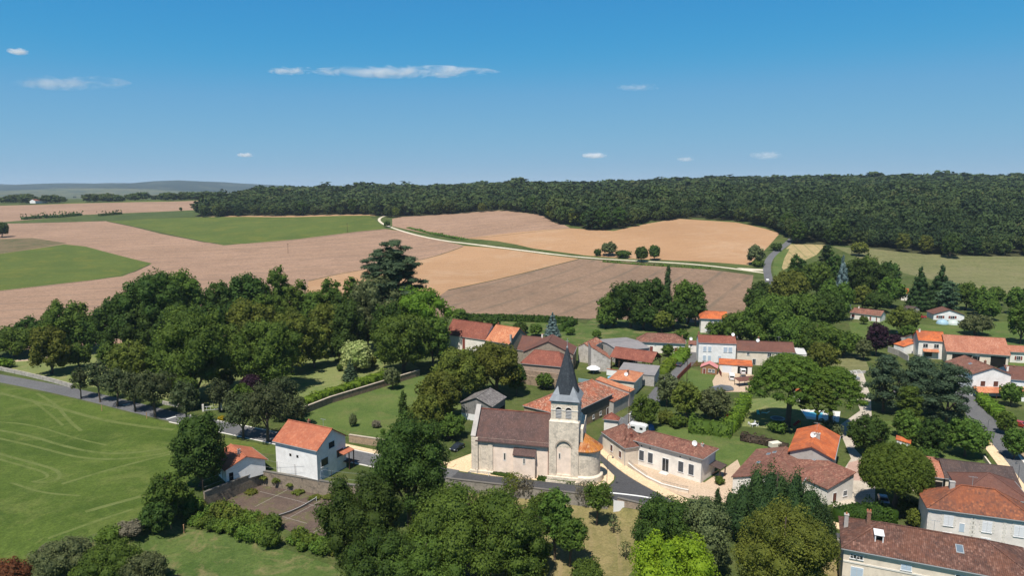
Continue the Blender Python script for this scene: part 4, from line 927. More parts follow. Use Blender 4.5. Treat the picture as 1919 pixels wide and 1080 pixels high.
def church():
    a = at(885, 883.5, 0); b = at(1084, 903.5, 0)
    ex = (b - a); ex.z = 0; tot = ex.length; ex.normalize(); ang = math.atan2(ex.y, ex.x)
    root = empty('church', a, ang, 'small Romanesque church with slate spire, brown tiled nave and round apse', 'church')
    ey = Vector((-ex.y, ex.x, 0))
    def lx(px, py, z):      # local coordinates of a pixel at height z
        p = at(px, py, z) - a; return p.dot(ex), p.dot(ey)
    TW = 6.3; tx1 = tot; tx0 = tot - TW; NW = 8.6; H = 8.1
    # nave
    rise = zfor((a + ex*8 + ey*NW/2).x, (a + ex*8 + ey*NW/2).y, 770) - H
    rh = lambda y: H + rise * (1 - abs(y - NW/2) / (NW/2))
    mb = MB(); mb.add([(0,0,-.4),(tx0+.2,0,-.4),(tx0+.2,NW,-.4),(0,NW,-.4),(0,0,H),(tx0+.2,0,H),(tx0+.2,NW,H),(0,NW,H),(0,NW/2,H+rise-.15),(tx0+.2,NW/2,H+rise-.15)],
                      [(0,1,5,4),(1,2,6,9,5),(2,3,7,6),(3,0,4,8,7)])
    mb.build('nave_wall', W_CHR, root)
    o = .62; zo = rise * o / (NW/2)
    rf = MB().slab([(.9,-o,H-zo),(tx0-.02,-o,H-zo),(tx0-.02,NW/2,H+rise),(.9,NW/2,H+rise),(tx0-.02,NW+o,H-zo),(.9,NW+o,H-zo)], [(0,1,2,3),(3,2,4,5)], .16).build('nave_roof', T_CHURCH, root)
    MB().bar((.9, NW/2, H+rise), (tx0, NW/2, H+rise), .3, .16).build('ridge_tiles', T_RED, rf)
    MB().box(.9, tx0 - .02, -.1, -.02, H - .35, H - .1).build('eaves_course', W_CH, root)
    # west gable parapet and stone corner
    g = MB(); pt = .75
    prof = [(-.35, -.4), (NW+.35, -.4), (NW+.35, H+.2), (NW/2, H+rise+.75), (-.35, H+.2)]
    g.add([(x, y, z) for x in (-.05, .9) for y, z in prof], [(4,3,2,1,0)[::1], (5,6,7,8,9), (0,1,6,5)[::-1], (1,2,7,6)[::-1], (2,3,8,7)[::-1], (3,4,9,8)[::-1], (4,0,5,9)[::-1]])
    g.build('gable_wall', W_CH, root)
    c = MB(); c.bar((.42, -.5, H+.2), (.42, NW/2, H+rise+.85), 1.1, .14).bar((.42, NW/2, H+rise+.85), (.42, NW+.5, H+.2), 1.1, .14).build('coping', W_GREY, root)
    bt = MB().box(0, 1.45, -.55, .02, -.4, H - .1).box(1.45, 4.6, -.12, .02, -.4, H - .5).box(3.7, 4.75, -.26, .02, -.4, H - .7)
    bt.box(-.35, 4.9, -.85, .0, -.4, .55); bt.build('buttress', W_CH, root)
    # slit windows
    for x, z in ((7.4, 4.1),):
        f = MB().box(x - .33, x + .33, -.03, .02, z - 1.05, z + .85).build('window', M_quoin, root)
        MB().box(x - .14, x + .14, -.045, .0, z - .75, z + .7).build('pane', M_dark, f)
    # lean-to chapel
    x0, x1 = lx(965, 890, 0)[0], lx(1005, 893, 0)[0]
    s = MB().add([(x0,-1.0,-.3),(x1,-1.0,-.3),(x1,0,-.3),(x0,0,-.3),(x0,-1.0,5.2),(x1,-1.0,5.2),(x1,0,5.9),(x0,0,5.9)], [(0,1,5,4),(1,2,6,5),(3,0,4,7),(4,5,6,7)])
    s.box(x0 - .03, x0 + .45, -1.04, -.5, 0, 5.1).box(x1 - .45, x1 + .03, -1.04, -.5, 0, 5.1)
    cpl = s.build('side_chapel', W_CHR, root)
    MB().slab([(x0-.15,-1.3,5.15),(x1+.15,-1.3,5.15),(x1+.15,-.02,6.4),(x0-.15,-.02,6.4)], [(0,1,2,3)], .16).build('roof', T_CHURCH, cpl)
    xm = (x0 + x1) / 2
    f = MB().box(xm - .3, xm + .3, -1.06, -.98, 3.1, 4.6).build('window', M_quoin, cpl)
    MB().box(xm - .12, xm + .12, -1.08, -.98, 3.35, 4.45).build('pane', M_dark, f)
    MB().tube((tx0 - .25, -.1, 0), (tx0 - .25, -.1, H - .3), .07).build('downpipe', M_flat('red_pipe', (.22, .07, .05)), root)
    # tower
    TD = 6.6; TZ = 13.1; yf = -.75
    t = MB(); t.box(tx0, tx1, yf + .3, yf + TD, -.4, TZ)
    arch_front(t, tx0, tx1, -.4, TZ, [(tx0 + TW*.50, TW*.245, 1.5, 7.4)], yf, yf + .3)
    t.build('tower_lower_stage', W_CH, root)
    r = arch_ring(MB(), tx0 + TW*.50, TW*.245 + .02, 7.4, .32, yf - .05, yf + .02); r.build('blind_arch', M_wall('worn_voussoirs', (.40, .34, .27), .4), root)
    MB().box(tx0 + TW*.5 - 1.5, tx0 + TW*.5 + 1.5, yf + .28, yf + .31, 1.5, 7.4).build('infill', W_CHR, root)
    xs = tx0 + TW*.36
    f = MB().box(xs - .25, xs + .25, yf + .22, yf + .32, 4.9, 6.3).build('window', M_quoin, root); MB().box(xs - .1, xs + .1, yf + .2, yf + .3, 5.05, 6.1).build('pane', M_dark, f)
    # plinths
    pl = MB().box(tx0 - .3, tx1 + .2, yf - .5, yf + .02, -.4, 1.1).box(tx0 - .5, tx1 + .4, yf - 1.0, yf - .5, -.4, .45)
    pl.build('plinth', W_CH, root)
    # belfry
    B0, B1 = tx0 + .32, tx1 - .3; BT = 17.4; by0, by1 = yf + .32, yf + TD - .35
    MB().add([(tx0-.06,yf-.06,TZ),(tx1+.06,yf-.06,TZ),(tx1+.06,yf+TD+.06,TZ),(tx0-.06,yf+TD+.06,TZ),(B0,by0,TZ+.45),(B1,by0,TZ+.45),(B1,by1,TZ+.45),(B0,by1,TZ+.45)],
             [(3,2,1,0),(0,1,5,4),(1,2,6,5),(2,3,7,6),(3,0,4,7),(4,5,6,7)]).build('weathering', W_CH, root)
    cx = (B0 + B1) / 2; w2 = B1 - B0; cy = (by0 + by1) / 2; d2 = by1 - by0
    bel = MB(); bel.box(B0 + .45, B1 - .45, by0 + .45, by1 - .45, TZ, BT)
    hw = .62
    arch_front(bel, B0, B1, TZ, BT, [(B0 + w2*.29, hw, TZ + .7, BT - 1.75), (B0 + w2*.66, hw, TZ + .7, BT - 1.75)], by0, by0 + .45)
    for M in (Matrix.Translation((B1, by0, 0)) @ Matrix.Rotation(R(90), 4, 'Z'), Matrix.Translation((B1, by1, 0)) @ Matrix.Rotation(R(180), 4, 'Z'), Matrix.Translation((B0, by1, 0)) @ Matrix.Rotation(R(-90), 4, 'Z')):
        q = MB(M); ll = d2 if abs((M.to_euler()).z) < 2 else w2
        arch_front(q, .45, ll - .45, TZ, BT, [(ll*.30, hw, TZ + .7, BT - 1.75), (ll*.68, hw, TZ + .7, BT - 1.75)], 0, .45)
        o_ = len(bel.v); bel.v += q.v; bel.f += [[i + o_ for i in f_] for f_ in q.f]
    bel.build('belfry', W_CH, root)
    core = MB()
    for k, (M, ll) in enumerate(((Matrix.Translation((B0, by0, 0)), w2), (Matrix.Translation((B1, by0, 0)) @ Matrix.Rotation(R(90), 4, 'Z'), d2))):
        rr = MB(M); dk = MB(M)
        cs = (ll*.29, ll*.66) if k == 0 else (ll*.30, ll*.68)
        for c_ in cs:
            lv = MB(M)
            arch_ring(rr, c_, hw + .02, BT - 1.75, .16, -.07, .05)
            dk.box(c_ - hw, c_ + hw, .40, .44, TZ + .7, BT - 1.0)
            for j in range(6):
                z = TZ + .85 + j * .31; lv.add([(c_-hw,.02,z),(c_+hw,.02,z),(c_+hw,.25,z+.10),(c_-hw,.25,z+.10),(c_-hw,.02,z+.09),(c_+hw,.02,z+.09),(c_+hw,.25,z+.19),(c_-hw,.25,z+.19)], [(3,2,1,0),(4,5,6,7),(0,1,5,4),(1,2,6,5),(2,3,7,6),(3,0,4,7)])
            lv.build('louvre', M_flat('grey_louvre', (.42, .41, .40)), root)
        rr.box(-.05, cs[0] - hw, -.09, .03, BT - 1.85, BT - 1.68).box(cs[0] + hw, cs[1] - hw, -.09, .03, BT - 1.85, BT - 1.68).box(cs[1] + hw, ll + .05, -.09, .03, BT - 1.85, BT - 1.68)
        rr.build('string_course', M_quoin, root); dk.build('opening', M_dark, root)
    MB().box(B0 - .2, B1 + .2, by0 - .2, by1 + .2, BT, BT + .28).build('cornice', T_ZINC, root)
    # spire: eight faces over a square flared base
    zt = zfor((a + ex*cx + ey*cy).x, (a + ex*cx + ey*cy).y, 651); e_ = .42
    zb = BT + .28; hwx, hdy = w2/2 + e_, d2/2 + e_
    zk = zb + 1.25; r8x, r8y = hwx * .80, hdy * .80
    sp = MB(); oct_ = []
    for k in range(8):
        t_ = R(22.5 + 45*k); c1 = math.cos(t_) / math.cos(R(22.5)); s1 = math.sin(t_) / math.cos(R(22.5)); oct_.append((cx + r8x*c1, cy + r8y*s1, zk))
    sp.add(oct_ + [(cx + .16*math.cos(R(22.5+45*k)), cy + .16*math.sin(R(22.5+45*k)), zt) for k in range(8)], [(k, (k+1)%8, (k+1)%8+8, k+8) for k in range(8)] + [tuple(range(8, 16))])
    sp.build('spire', T_SLATE, root)
    fl = MB(); sq = [(cx+hwx, cy+hdy, zb), (cx-hwx, cy+hdy, zb), (cx-hwx, cy-hdy, zb), (cx+hwx, cy-hdy, zb)]
    # skirt on each side, a pointed broach at each corner
    def up(k, f): # point on the octagon edge line raised along the spire face
        p = Vector(oct_[k]); q = Vector((cx, cy, zt)); return p.lerp(q, f)
    vs = sq + oct_
    fs = []
    for i in range(4):
        k0, k1 = (2*i) % 8, (2*i + 1) % 8      # the two octagon corners either side of square corner i
        nxt = (2*i + 2) % 8
        fs.append((i, (i+1) % 4, 4 + nxt, 4 + k1))
    fl.add(vs, fs)
    for i in range(4):
        k0, k1 = (2*i) % 8, (2*i + 1) % 8
        tip = (Vector(oct_[k0]) + Vector(oct_[k1])) / 2; tip = tip.lerp(Vector((cx, cy, zt)), .17); tip += (Vector(sq[i]) - Vector((cx, cy, zb))).normalized() * .1
        fl.add([sq[i], oct_[k0], oct_[k1], tuple(tip)], [(0, 1, 3), (2, 0, 3)])
    fl.add([(x, y, z - .0) for x, y, z in sq], [(3, 2, 1, 0)])
    fl.build('spire_skirt', T_ZINC, root)
    MB().tube((cx, cy, zt - .1), (cx, cy, zt + .25), .2, .12, 8).tube((cx, cy, zt + .2), (cx, cy, zt + 1.9), .04).bar((cx - .35, cy, zt + 1.3), (cx + .35, cy, zt + 1.3), .06).build('cross', M_gut, root)
    # stair wall rising behind the tower
    MB().add([(tx1-.02, yf+1.2, -.3),(tx1+.75, yf+1.2, -.3),(tx1+.75, yf+TD, -.3),(tx1-.02, yf+TD, -.3),(tx1-.02, yf+1.2, 11.6),(tx1+.75, yf+1.2, 11.6),(tx1+.75, yf+TD, 12.9),(tx1-.02, yf+TD, 12.9)],
             [(0,1,5,4),(1,2,6,5),(2,3,7,6),(4,5,6,7)]).build('tower_buttress', W_CH, root)
    # apse
    ar = 3.0; ac = yf + 3.2; zb2 = 7.2; n = 20
    ap = MB(); vs = []; fs = []
    for z in (-.4, zb2):
        vs += [(tx1, ac - ar, z)] + [(tx1 + 1.3 + ar*math.cos(R(-90 + 180*k/n)), ac + ar*math.sin(R(-90 + 180*k/n)), z) for k in range(n+1)] + [(tx1, ac + ar, z)]
    m = n + 3; fs = [(i, i+1, i+1+m, i+m) for i in range(m-1)]
    ap.add(vs, fs); apo = ap.build('apse', W_CH, root)
    vs = [(tx1 + .1, ac, 10.4)]; o2 = .45
    vs += [(tx1, ac - ar - o2, zb2 - .1)] + [(tx1 + 1.3 + (ar+o2)*math.cos(R(-90 + 180*k/n)), ac + (ar+o2)*math.sin(R(-90 + 180*k/n)), zb2 - .1) for k in range(n+1)] + [(tx1, ac + ar + o2, zb2 - .1)]
    MB().slab(vs, [(0, i, i+1) for i in range(1, m)], .18).build('apse_roof', T_APSE, root)
    # scalloped tile ends that throw the toothed shadow
    rib = MB()
    for i in range(1, m):
        A_, B_ = Vector(vs[i]), Vector(vs[i+1]); cnt = max(1, int((B_ - A_).length / .3))
        for k in range(cnt):
            p = A_.lerp(B_, (k + .5) / cnt); q = p.lerp(Vector(vs[0]), .96); out = (p - q).normalized()
            rib.bar(p + out * .14 + Vector((0, 0, .05)), q + Vector((0, 0, .05)), .15, .1)
    rib.build('cover_tiles', T_APSE, root)
    pl = MB(); vs = []
    for r_, z in ((ar + .6, -.4), (ar + .6, 1.3), (ar + .05, 1.6)):
        vs += [(tx1, ac - r_, z)] + [(tx1 + 1.3 + r_*math.cos(R(-90 + 180*k/n)), ac + r_*math.sin(R(-90 + 180*k/n)), z) for k in range(n+1)] + [(tx1, ac + r_, z)]
    pl.add(vs, [(i + j*m, i+1 + j*m, i+1+m + j*m, i+m + j*m) for j in range(2) for i in range(m-1)]); pl.build('plinth', W_CH, root)
    return root, a, ex, ey, tx0, tx1
CH = church()
# ---------------------------------------------------------------- vegetation
def pal(name, d, l, tr=.28): return M_leaf(name, d, l, tr)
P_DARK = pal('dark_leaves', (0.026, 0.049, 0.011), (0.083, 0.132, 0.025))
P_MID = pal('mid_green_leaves', (0.040, 0.073, 0.014), (0.133, 0.200, 0.032))
P_OLIVE = pal('olive_leaves', (0.055, 0.072, 0.014), (0.185, 0.206, 0.034))
P_BRIGHT = pal('bright_leaves', (0.059, 0.112, 0.013), (0.195, 0.287, 0.031), .35)
P_LIME = pal('lime_leaves', (0.109, 0.164, 0.013), (0.321, 0.400, 0.026), .4)
P_BLUE = pal('blue_needles', (0.086, 0.131, 0.126), (0.190, 0.260, 0.251))
P_CEDAR = pal('cedar_needles', (0.034, 0.063, 0.034), (0.121, 0.180, 0.089))
P_NEEDLE = pal('dark_needles', (0.018, 0.036, 0.013), (0.056, 0.088, 0.024), .15)
P_PINE = pal('pine_needles', (0.042, 0.071, 0.012), (0.130, 0.185, 0.025))
P_GREYG = pal('grey_green_leaves', (0.062, 0.080, 0.034), (0.174, 0.200, 0.079))
P_PURP = pal('purple_leaves', (0.019, 0.009, 0.016), (0.054, 0.022, 0.037))
P_BUXUS = pal('hedge_leaves', (0.075, 0.132, 0.014), (0.211, 0.298, 0.031))
P_DHEDGE = pal('dark_hedge_leaves', (0.026, 0.052, 0.008), (0.078, 0.125, 0.022))
P_RUST = pal('rust_leaves', (0.095, 0.054, 0.023), (0.237, 0.085, 0.031))
P_DRY = pal('dry_twigs', (0.073, 0.067, 0.047), (0.187, 0.163, 0.112), .1)
P_CREAM = pal('cream_flowers', (0.142, 0.202, 0.046), (0.538, 0.558, 0.248))
P_WOODL = pal('wood_leaves', (0.026, 0.044, 0.014), (0.097, 0.125, 0.031), .15)
P_IVY = pal('ivy_leaves', (0.055, 0.097, 0.017), (0.154, 0.227, 0.031))
M_bark = M_flat('bark', (.11, .085, .065), .95, .1, .3, 2.0)
M_barkp = M_flat('pale_bark', (.28, .24, .19), .95, .1, .25, 2.0)
P_DPINE = pal('dusky_pine_needles', (0.023, 0.041, 0.023), (0.084, 0.119, 0.062), .15)
def ico():
    t = (1 + 5 ** .5) / 2
    v = np.array([(-1,t,0),(1,t,0),(-1,-t,0),(1,-t,0),(0,-1,t),(0,1,t),(0,-1,-t),(0,1,-t),(t,0,-1),(t,0,1),(-t,0,-1),(-t,0,1)], float)
    v /= np.linalg.norm(v[0])
    f = [(0,11,5),(0,5,1),(0,1,7),(0,7,10),(0,10,11),(1,5,9),(5,11,4),(11,10,2),(10,7,6),(7,1,8),(3,9,4),(3,4,2),(3,2,6),(3,6,8),(3,8,9),(4,9,5),(2,4,11),(6,2,10),(8,6,7),(9,8,1)]
    return v, np.array(f)
IV, IF = ico()
def ico2():
    v = [tuple(x) for x in IV]; f = []; c = {}
    def mid(a, b):
        k = (min(a, b), max(a, b))
        if k not in c:
            m = (np.array(v[a]) + np.array(v[b])); m /= np.linalg.norm(m); v.append(tuple(m)); c[k] = len(v) - 1
        return c[k]
    for a, b, d in IF:
        x, y, z = mid(a, b), mid(b, d), mid(d, a); f += [(a,x,z),(b,y,x),(d,z,y),(x,y,z)]
    return np.array(v), np.array(f)
IV2, IF2 = ico2()
def foliage_arrays(lobes, size, rng, dens=1.0, core=.80, up=.25, jit=.75, flat=0.0, fine=True, cap=16000, core_lobes=None):
    """lobes: (x, y, z, rx, rz). returns vertices, quads, tris, tones"""
    lb = np.array(lobes, float); n = len(lb)
    area = lb[:, 3] * (lb[:, 3] + lb[:, 4]) * 2 * math.pi
    want = min(cap * 4, dens * area.sum() / size ** 2)
    cnt = int(want); idx = rng.choice(n, cnt, p=area / area.sum())
    d = rng.normal(size=(cnt, 3)); d /= np.linalg.norm(d, axis=1)[:, None]
    rad = np.stack([lb[:, 3], lb[:, 3], lb[:, 4]], 1)[idx]
    p = lb[idx, :3] + d * rad * rng.uniform(.78, 1.2, (cnt, 1))
    keep = np.ones(cnt, bool)
    for k in range(n):      # drop leaves buried in another lobe
        q = (p - lb[k, :3]) / np.array([lb[k, 3], lb[k, 3], lb[k, 4]])
        keep &= ~(((q * q).sum(1) < .62) & (idx != k))
    p, d, idx, rad = p[keep], d[keep], idx[keep], rad[keep]
    if len(p) > cap: size *= math.sqrt(len(p) / cap); p, d, idx, rad = p[:cap], d[:cap], idx[:cap], rad[:cap]
    m = len(p)
    nn = d / rad; nn /= np.linalg.norm(nn, axis=1)[:, None]
    nn = nn + rng.normal(size=(m, 3)) * jit * .6 + np.array([0, 0, up]); nn[:, 2] += flat
    nn /= np.linalg.norm(nn, axis=1)[:, None]
    a = np.cross(nn, rng.normal(size=(m, 3))); a /= np.linalg.norm(a, axis=1)[:, None]
    b = np.cross(nn, a)
    s = size * rng.uniform(.55, 1.25, (m, 1)); s2 = s * rng.uniform(.55, 1.0, (m, 1))
    V = np.stack([p - a*s*.5, p - b*s2*.5 + nn*s*.12, p + a*s*.5, p + b*s2*.5 + nn*s*.12], 1).reshape(-1, 3)
    Q = np.arange(m * 4).reshape(-1, 4)
    lt = rng.uniform(0, 1, n); tone = np.clip(.62 * lt[idx] + .30 * rng.uniform(0, 1, m) + .04, 0, 1)
    T = np.zeros((0, 3), int); tt = np.zeros(0)
    if core > 0:
        iv, fi = (IV2, IF2) if fine else (IV, IF)
        if core_lobes is not None: lb = np.array(core_lobes, float); n = len(lb); lt = rng.uniform(0, 1, n)
        cv = (iv[None] * (1 + rng.uniform(-.14, .14, (n, len(iv), 1)))) * np.stack([lb[:, 3], lb[:, 3], lb[:, 4]], 1)[:, None] * core + lb[:, None, :3]
        T = (fi[None] + (np.arange(n) * len(iv))[:, None, None]).reshape(-1, 3) + len(V)
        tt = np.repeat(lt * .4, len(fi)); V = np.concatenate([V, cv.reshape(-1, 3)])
    return V, Q, T, np.concatenate([tone, tt])
def mesh_from(name, V, Q, T, tone, mat):
    me = bpy.data.meshes.new(name); nq, ntr = len(Q), len(T)
    me.vertices.add(len(V)); me.vertices.foreach_set("co", V.astype(np.float32).ravel())
    me.loops.add(nq * 4 + ntr * 3); me.loops.foreach_set("vertex_index", np.concatenate([Q.ravel(), T.ravel()]).astype(np.int32))
    me.polygons.add(nq + ntr)
    st = np.concatenate([np.arange(nq) * 4, nq * 4 + np.arange(ntr) * 3]).astype(np.int32)
    me.polygons.foreach_set("loop_start", st)
    try: me.polygons.foreach_set("loop_total", np.concatenate([np.full(nq, 4), np.full(ntr, 3)]).astype(np.int32))
    except Exception: pass
    me.update(calc_edges=True)
    at_ = me.attributes.new('tone', 'FLOAT', 'FACE'); at_.data.foreach_set('value', tone.astype(np.float32))
    me.materials.append(mat); return me
def lobes_for(kind, rx, z0, z1, rng):
    """lobes in metres above the foot of the tree; z0 crown base, z1 top"""
    Lb = []; rz = (z1 - z0) / 2; zc = (z0 + z1) / 2
    if kind in ('round', 'oak', 'ball', 'tall', 'young'):
        n = {'round': 26, 'oak': 30, 'ball': 34, 'tall': 30, 'young': 12}[kind]
        s = {'round': .36, 'oak': .31, 'ball': .38, 'tall': .36, 'young': .42}[kind]
        if kind == 'oak': jig = .26
        elif kind == 'ball': jig = .05
        else: jig = .16
        for k in range(n):
            t = (k + .5) / n; zz = 1 - 1.9 * t; r = math.sqrt(max(0, 1 - zz * zz)) ** (.8 if zz > 0 else .42); ph = k * 2.39996 + rng.uniform(-.5, .5)
            q = s * rng.uniform(.7, 1.2); lx_ = rx * q; lz_ = min(rz * .9, lx_ * rng.uniform(.75, 1.05) * (1.15 if rz > rx else 1)); f = 1 + rng.uniform(-jig, jig * .5)
            Lb.append(((rx - lx_) * r * math.cos(ph) * f, (rx - lx_) * r * math.sin(ph) * f, zc + (rz - lz_) * zz * (1 + rng.uniform(-jig, 0)), lx_, lz_))
        Lb.append((0, 0, zc, rx * .5, rz * .55))
    elif kind == 'umbrella':
        n = 100
        for k in range(n):
            r = math.sqrt((k + .5) / n); ph = k * 2.39996
            q = rng.uniform(.11, .18); zt = z1 - (z1 - z0) * (r ** 2.6) * .85
            Lb.append((rx * .86 * r * math.cos(ph), rx * .86 * r * math.sin(ph), zt - rx * q * .6 + rng.uniform(-.2, .2), rx * q, rx * q * .62))
    elif kind == 'dome':      # clipped stone pine: full dome, nearly flat underside
        n = 170
        for k in range(n):
            t = (k + .5) / n; zz = 1 - 1.25 * t; r = math.sqrt(max(0, 1 - zz * zz)); ph = k * 2.39996; q = rng.uniform(.085, .13)
            Lb.append((rx * .88 * r * math.cos(ph), rx * .8 * r * math.sin(ph), z0 + (z1 - z0) * (.22 + .7 * max(zz, -.25)), rx * q, rx * q * 1.2))
        Lb.append((0, 0, z0 + (z1 - z0) * .38, rx * .82, (z1 - z0) * .46))
    elif kind == 'cone':
        nt_ = 9
        for i in range(nt_):
            t = i / nt_; r = rx * (1 - t) ** .85; z = z0 + (z1 - z0) * t; m = max(1, int(7 * (1 - t)) + 1)
            for k in range(m):
                ph = k * 2 * math.pi / m + i; q = max(.32 * rx * (1 - t) + .12 * rx, .3)
                Lb.append((r * .68 * math.cos(ph), r * .68 * math.sin(ph), z + rng.uniform(-.1, .1), q, (z1 - z0) / nt_ * .75))
        Lb.append((0, 0, z1 - (z1 - z0) * .06, rx * .1, (z1 - z0) * .07))
    elif kind == 'cedar':
        for i in range(10):
            t = i / 9; z = z0 + (z1 - z0) * t * .93; r = rx * (1 - .5 * t ** 5) * rng.uniform(.85, 1.08); m = 13 if t < .7 else 8
            for k in range(m):
                ph = k * 2 * math.pi / m + i * 1.7 + rng.uniform(-.5, .5); f = rng.uniform(.25, .9); q = rng.uniform(.12, .24)
                Lb.append((r * f * math.cos(ph), r * f * math.sin(ph), z + rng.uniform(-.07, .07) * (z1 - z0) - f * f * .04 * (z1 - z0), rx * q, rx * .06))
        Lb.append((0, 0, zc, rx * .3, rz * .8)); Lb.append((0, 0, zc + rz * .2, rx * .5, rz * .35))
    elif kind == 'yew':
        for k in range(30):
            r = math.sqrt((k + .5) / 30); ph = k * 2.39996; hh = (z1 - z0) * (1 - .5 * r * r) * rng.uniform(.8, 1.02)
            Lb.append((rx * .82 * r * math.cos(ph), rx * .82 * r * math.sin(ph), z0 + hh * .5, rx * .15, hh * .5))
            Lb.append((rx * .82 * r * math.cos(ph), rx * .82 * r * math.sin(ph), z0 + hh * .3, rx * .24, hh * .33))
    elif kind == 'column':
        for k in range(9):
            t = k / 8; Lb.append((rng.uniform(-.2, .2) * rx, rng.uniform(-.2, .2) * rx, z0 + (z1 - z0) * (.08 + .84 * t), rx * (1 - .6 * t * t) * .85, (z1 - z0) * .13))
    elif kind == 'shrub':
        for k in range(9):
            r = math.sqrt((k + .5) / 9) * .7; ph = k * 2.39996; q = rng.uniform(.35, .5)
            Lb.append((rx * r * math.cos(ph), rx * r * math.sin(ph), z0 + (z1 - z0) * (.62 - .3 * r) * rng.uniform(.85, 1.1), rx * q, (z1 - z0) * .40))
    elif kind == 'pine':      # irregular dark clumps
        for k in range(24):
            t = (k + .5) / 24; ph = k * 2.39996 + rng.uniform(-.4, .4); z = z0 + (z1 - z0) * (.08 + .86 * t); r = rx * math.sin(min(math.pi, (t * .85 + .15) * math.pi)) ** .6 * rng.uniform(.45, .8)
            Lb.append((r * math.cos(ph), r * math.sin(ph), z, rx * rng.uniform(.28, .42), rx * rng.uniform(.14, .22)))
        Lb.append((0, 0, zc + rz * .2, rx * .4, rz * .6))
    return Lb
KP = dict(round=dict(), oak=dict(), ball=dict(jit=.6), tall=dict(), young=dict(core=.62), umbrella=dict(up=.7, core=.75, jit=1.0), dome=dict(up=.5, core=.8, jit=1.1), cone=dict(jit=.5, up=0), cedar=dict(flat=1.1, core=.8, jit=.5), yew=dict(up=.3, jit=.8, core=.8), column=dict(), shrub=dict(), pine=dict(flat=.4, core=.75))
TN = [0]
def sublobes(lb, rng, k=6):
    out = []
    for x, y, z, r, h in lb:
        for j in range(k):
            zz = 1 - 1.7 * (j + .5) / k; q = math.sqrt(max(0, 1 - zz*zz)); ph = j * 2.39996 + rng.uniform(0, 6); s = rng.uniform(.36, .56)
            out.append((x + r * q * math.cos(ph) * .66, y + r * q * math.sin(ph) * .66, z + h * zz * .66, r * s, h * s))
        out.append((x, y, z, r * .8, h * .8))
    return out
def tree(kind, px, yb, yt, wpx, palette, label=None, cat='tree', group=None, name=None, cb=.10, foot=None, xyz=None, dens=1.0, leaf=1.0, trunk=True, bark=None, limbs=4, h=None, core=None):
    """px, yb: foot of the tree in the photograph; yt: its top; wpx: crown width in pixels"""
    TN[0] += 1; rng = np.random.default_rng(TN[0] * 17 + 5)
    p = at(px, yb); d = depth(p)
    top = h if h else max(.6, zfor(p.x, p.y, yt) - p.z)
    rx = wpx / F * d / 2
    top = max(top, .5)
    z0 = top * cb; lb = lobes_for(kind, rx, z0, top, rng)
    size = min(1.5, max(.27, .0031 * d)) * leaf
    if kind in ('umbrella', 'dome', 'yew', 'cone', 'cedar', 'pine'): size *= .8
    size = min(size, max(.12, rx * .3))
    kp = dict(up=.25, jit=.8, core=.8); kp.update(KP[kind])
    if core is not None: kp['core'] = core
    near = kind in ('oak', 'round', 'ball', 'tall', 'young', 'pine', 'shrub') and rx / d > .012
    V, Q, T, tn = foliage_arrays(sublobes(lb, rng) if near else lb, size, rng, (1.1 if near else 1.3) * dens, cap=24000 if d < 170 else 15000, core_lobes=[(a, b, c, r * .82, h_ * .82) for a, b, c, r, h_ in lb] if near else None, **kp)
    nm = name or {'cone': 'conifer', 'cedar': 'cedar_tree', 'umbrella': 'umbrella_pine', 'dome': 'stone_pine', 'shrub': 'shrub', 'yew': 'yew_tree', 'pine': 'pine_tree'}.get(kind, 'tree')
    root = empty(nm, p, float(rng.uniform(0, 6.28)), label, cat, group)
    c = bpy.data.objects.new('crown' if kind != 'shrub' else 'foliage', mesh_from('crown', V, Q, T, tn, palette)); COL.objects.link(c); c.parent = root
    if trunk and kind != 'shrub':
        mb = MB(); r0 = max(.12, rx * .07); zt = z0 + (top - z0) * .45
        kx, ky = rng.uniform(-.04, .04, 2) * rx * 2
        pts = [(0, 0, -.4, r0 * 1.35), (0, 0, .4, r0), (kx, ky, max(.6, z0 * .9), r0 * .85), (kx * 1.5, ky * 1.5, zt, r0 * .5), (kx, ky, z0 + (top - z0) * .85, r0 * .15)]
        for a, b in zip(pts[:-1], pts[1:]): mb.tube(a[:3], b[:3], a[3], b[3], 7, False)
        for k in range(limbs):
            ph = k * 6.283 / limbs + rng.uniform(-.4, .4); l = lb[int(rng.integers(len(lb)))]
            s = Vector((kx, ky, max(.5, z0 * (.8 if kind != 'dome' else .9)) + (zt - z0) * rng.uniform(0, .5)))
            e = Vector((rx * .62 * math.cos(ph), rx * .62 * math.sin(ph), z0 + (top - z0) * rng.uniform(.35, .6)))
            m = s.lerp(e, .5) + Vector((0, 0, .06 * rx)); mb.tube(s, m, r0 * .5, r0 * .32, 6, False).tube(m, e, r0 * .32, r0 * .1, 6, False)
        mb.build('trunk', bark or M_bark, root, True, uv=False)
    return root
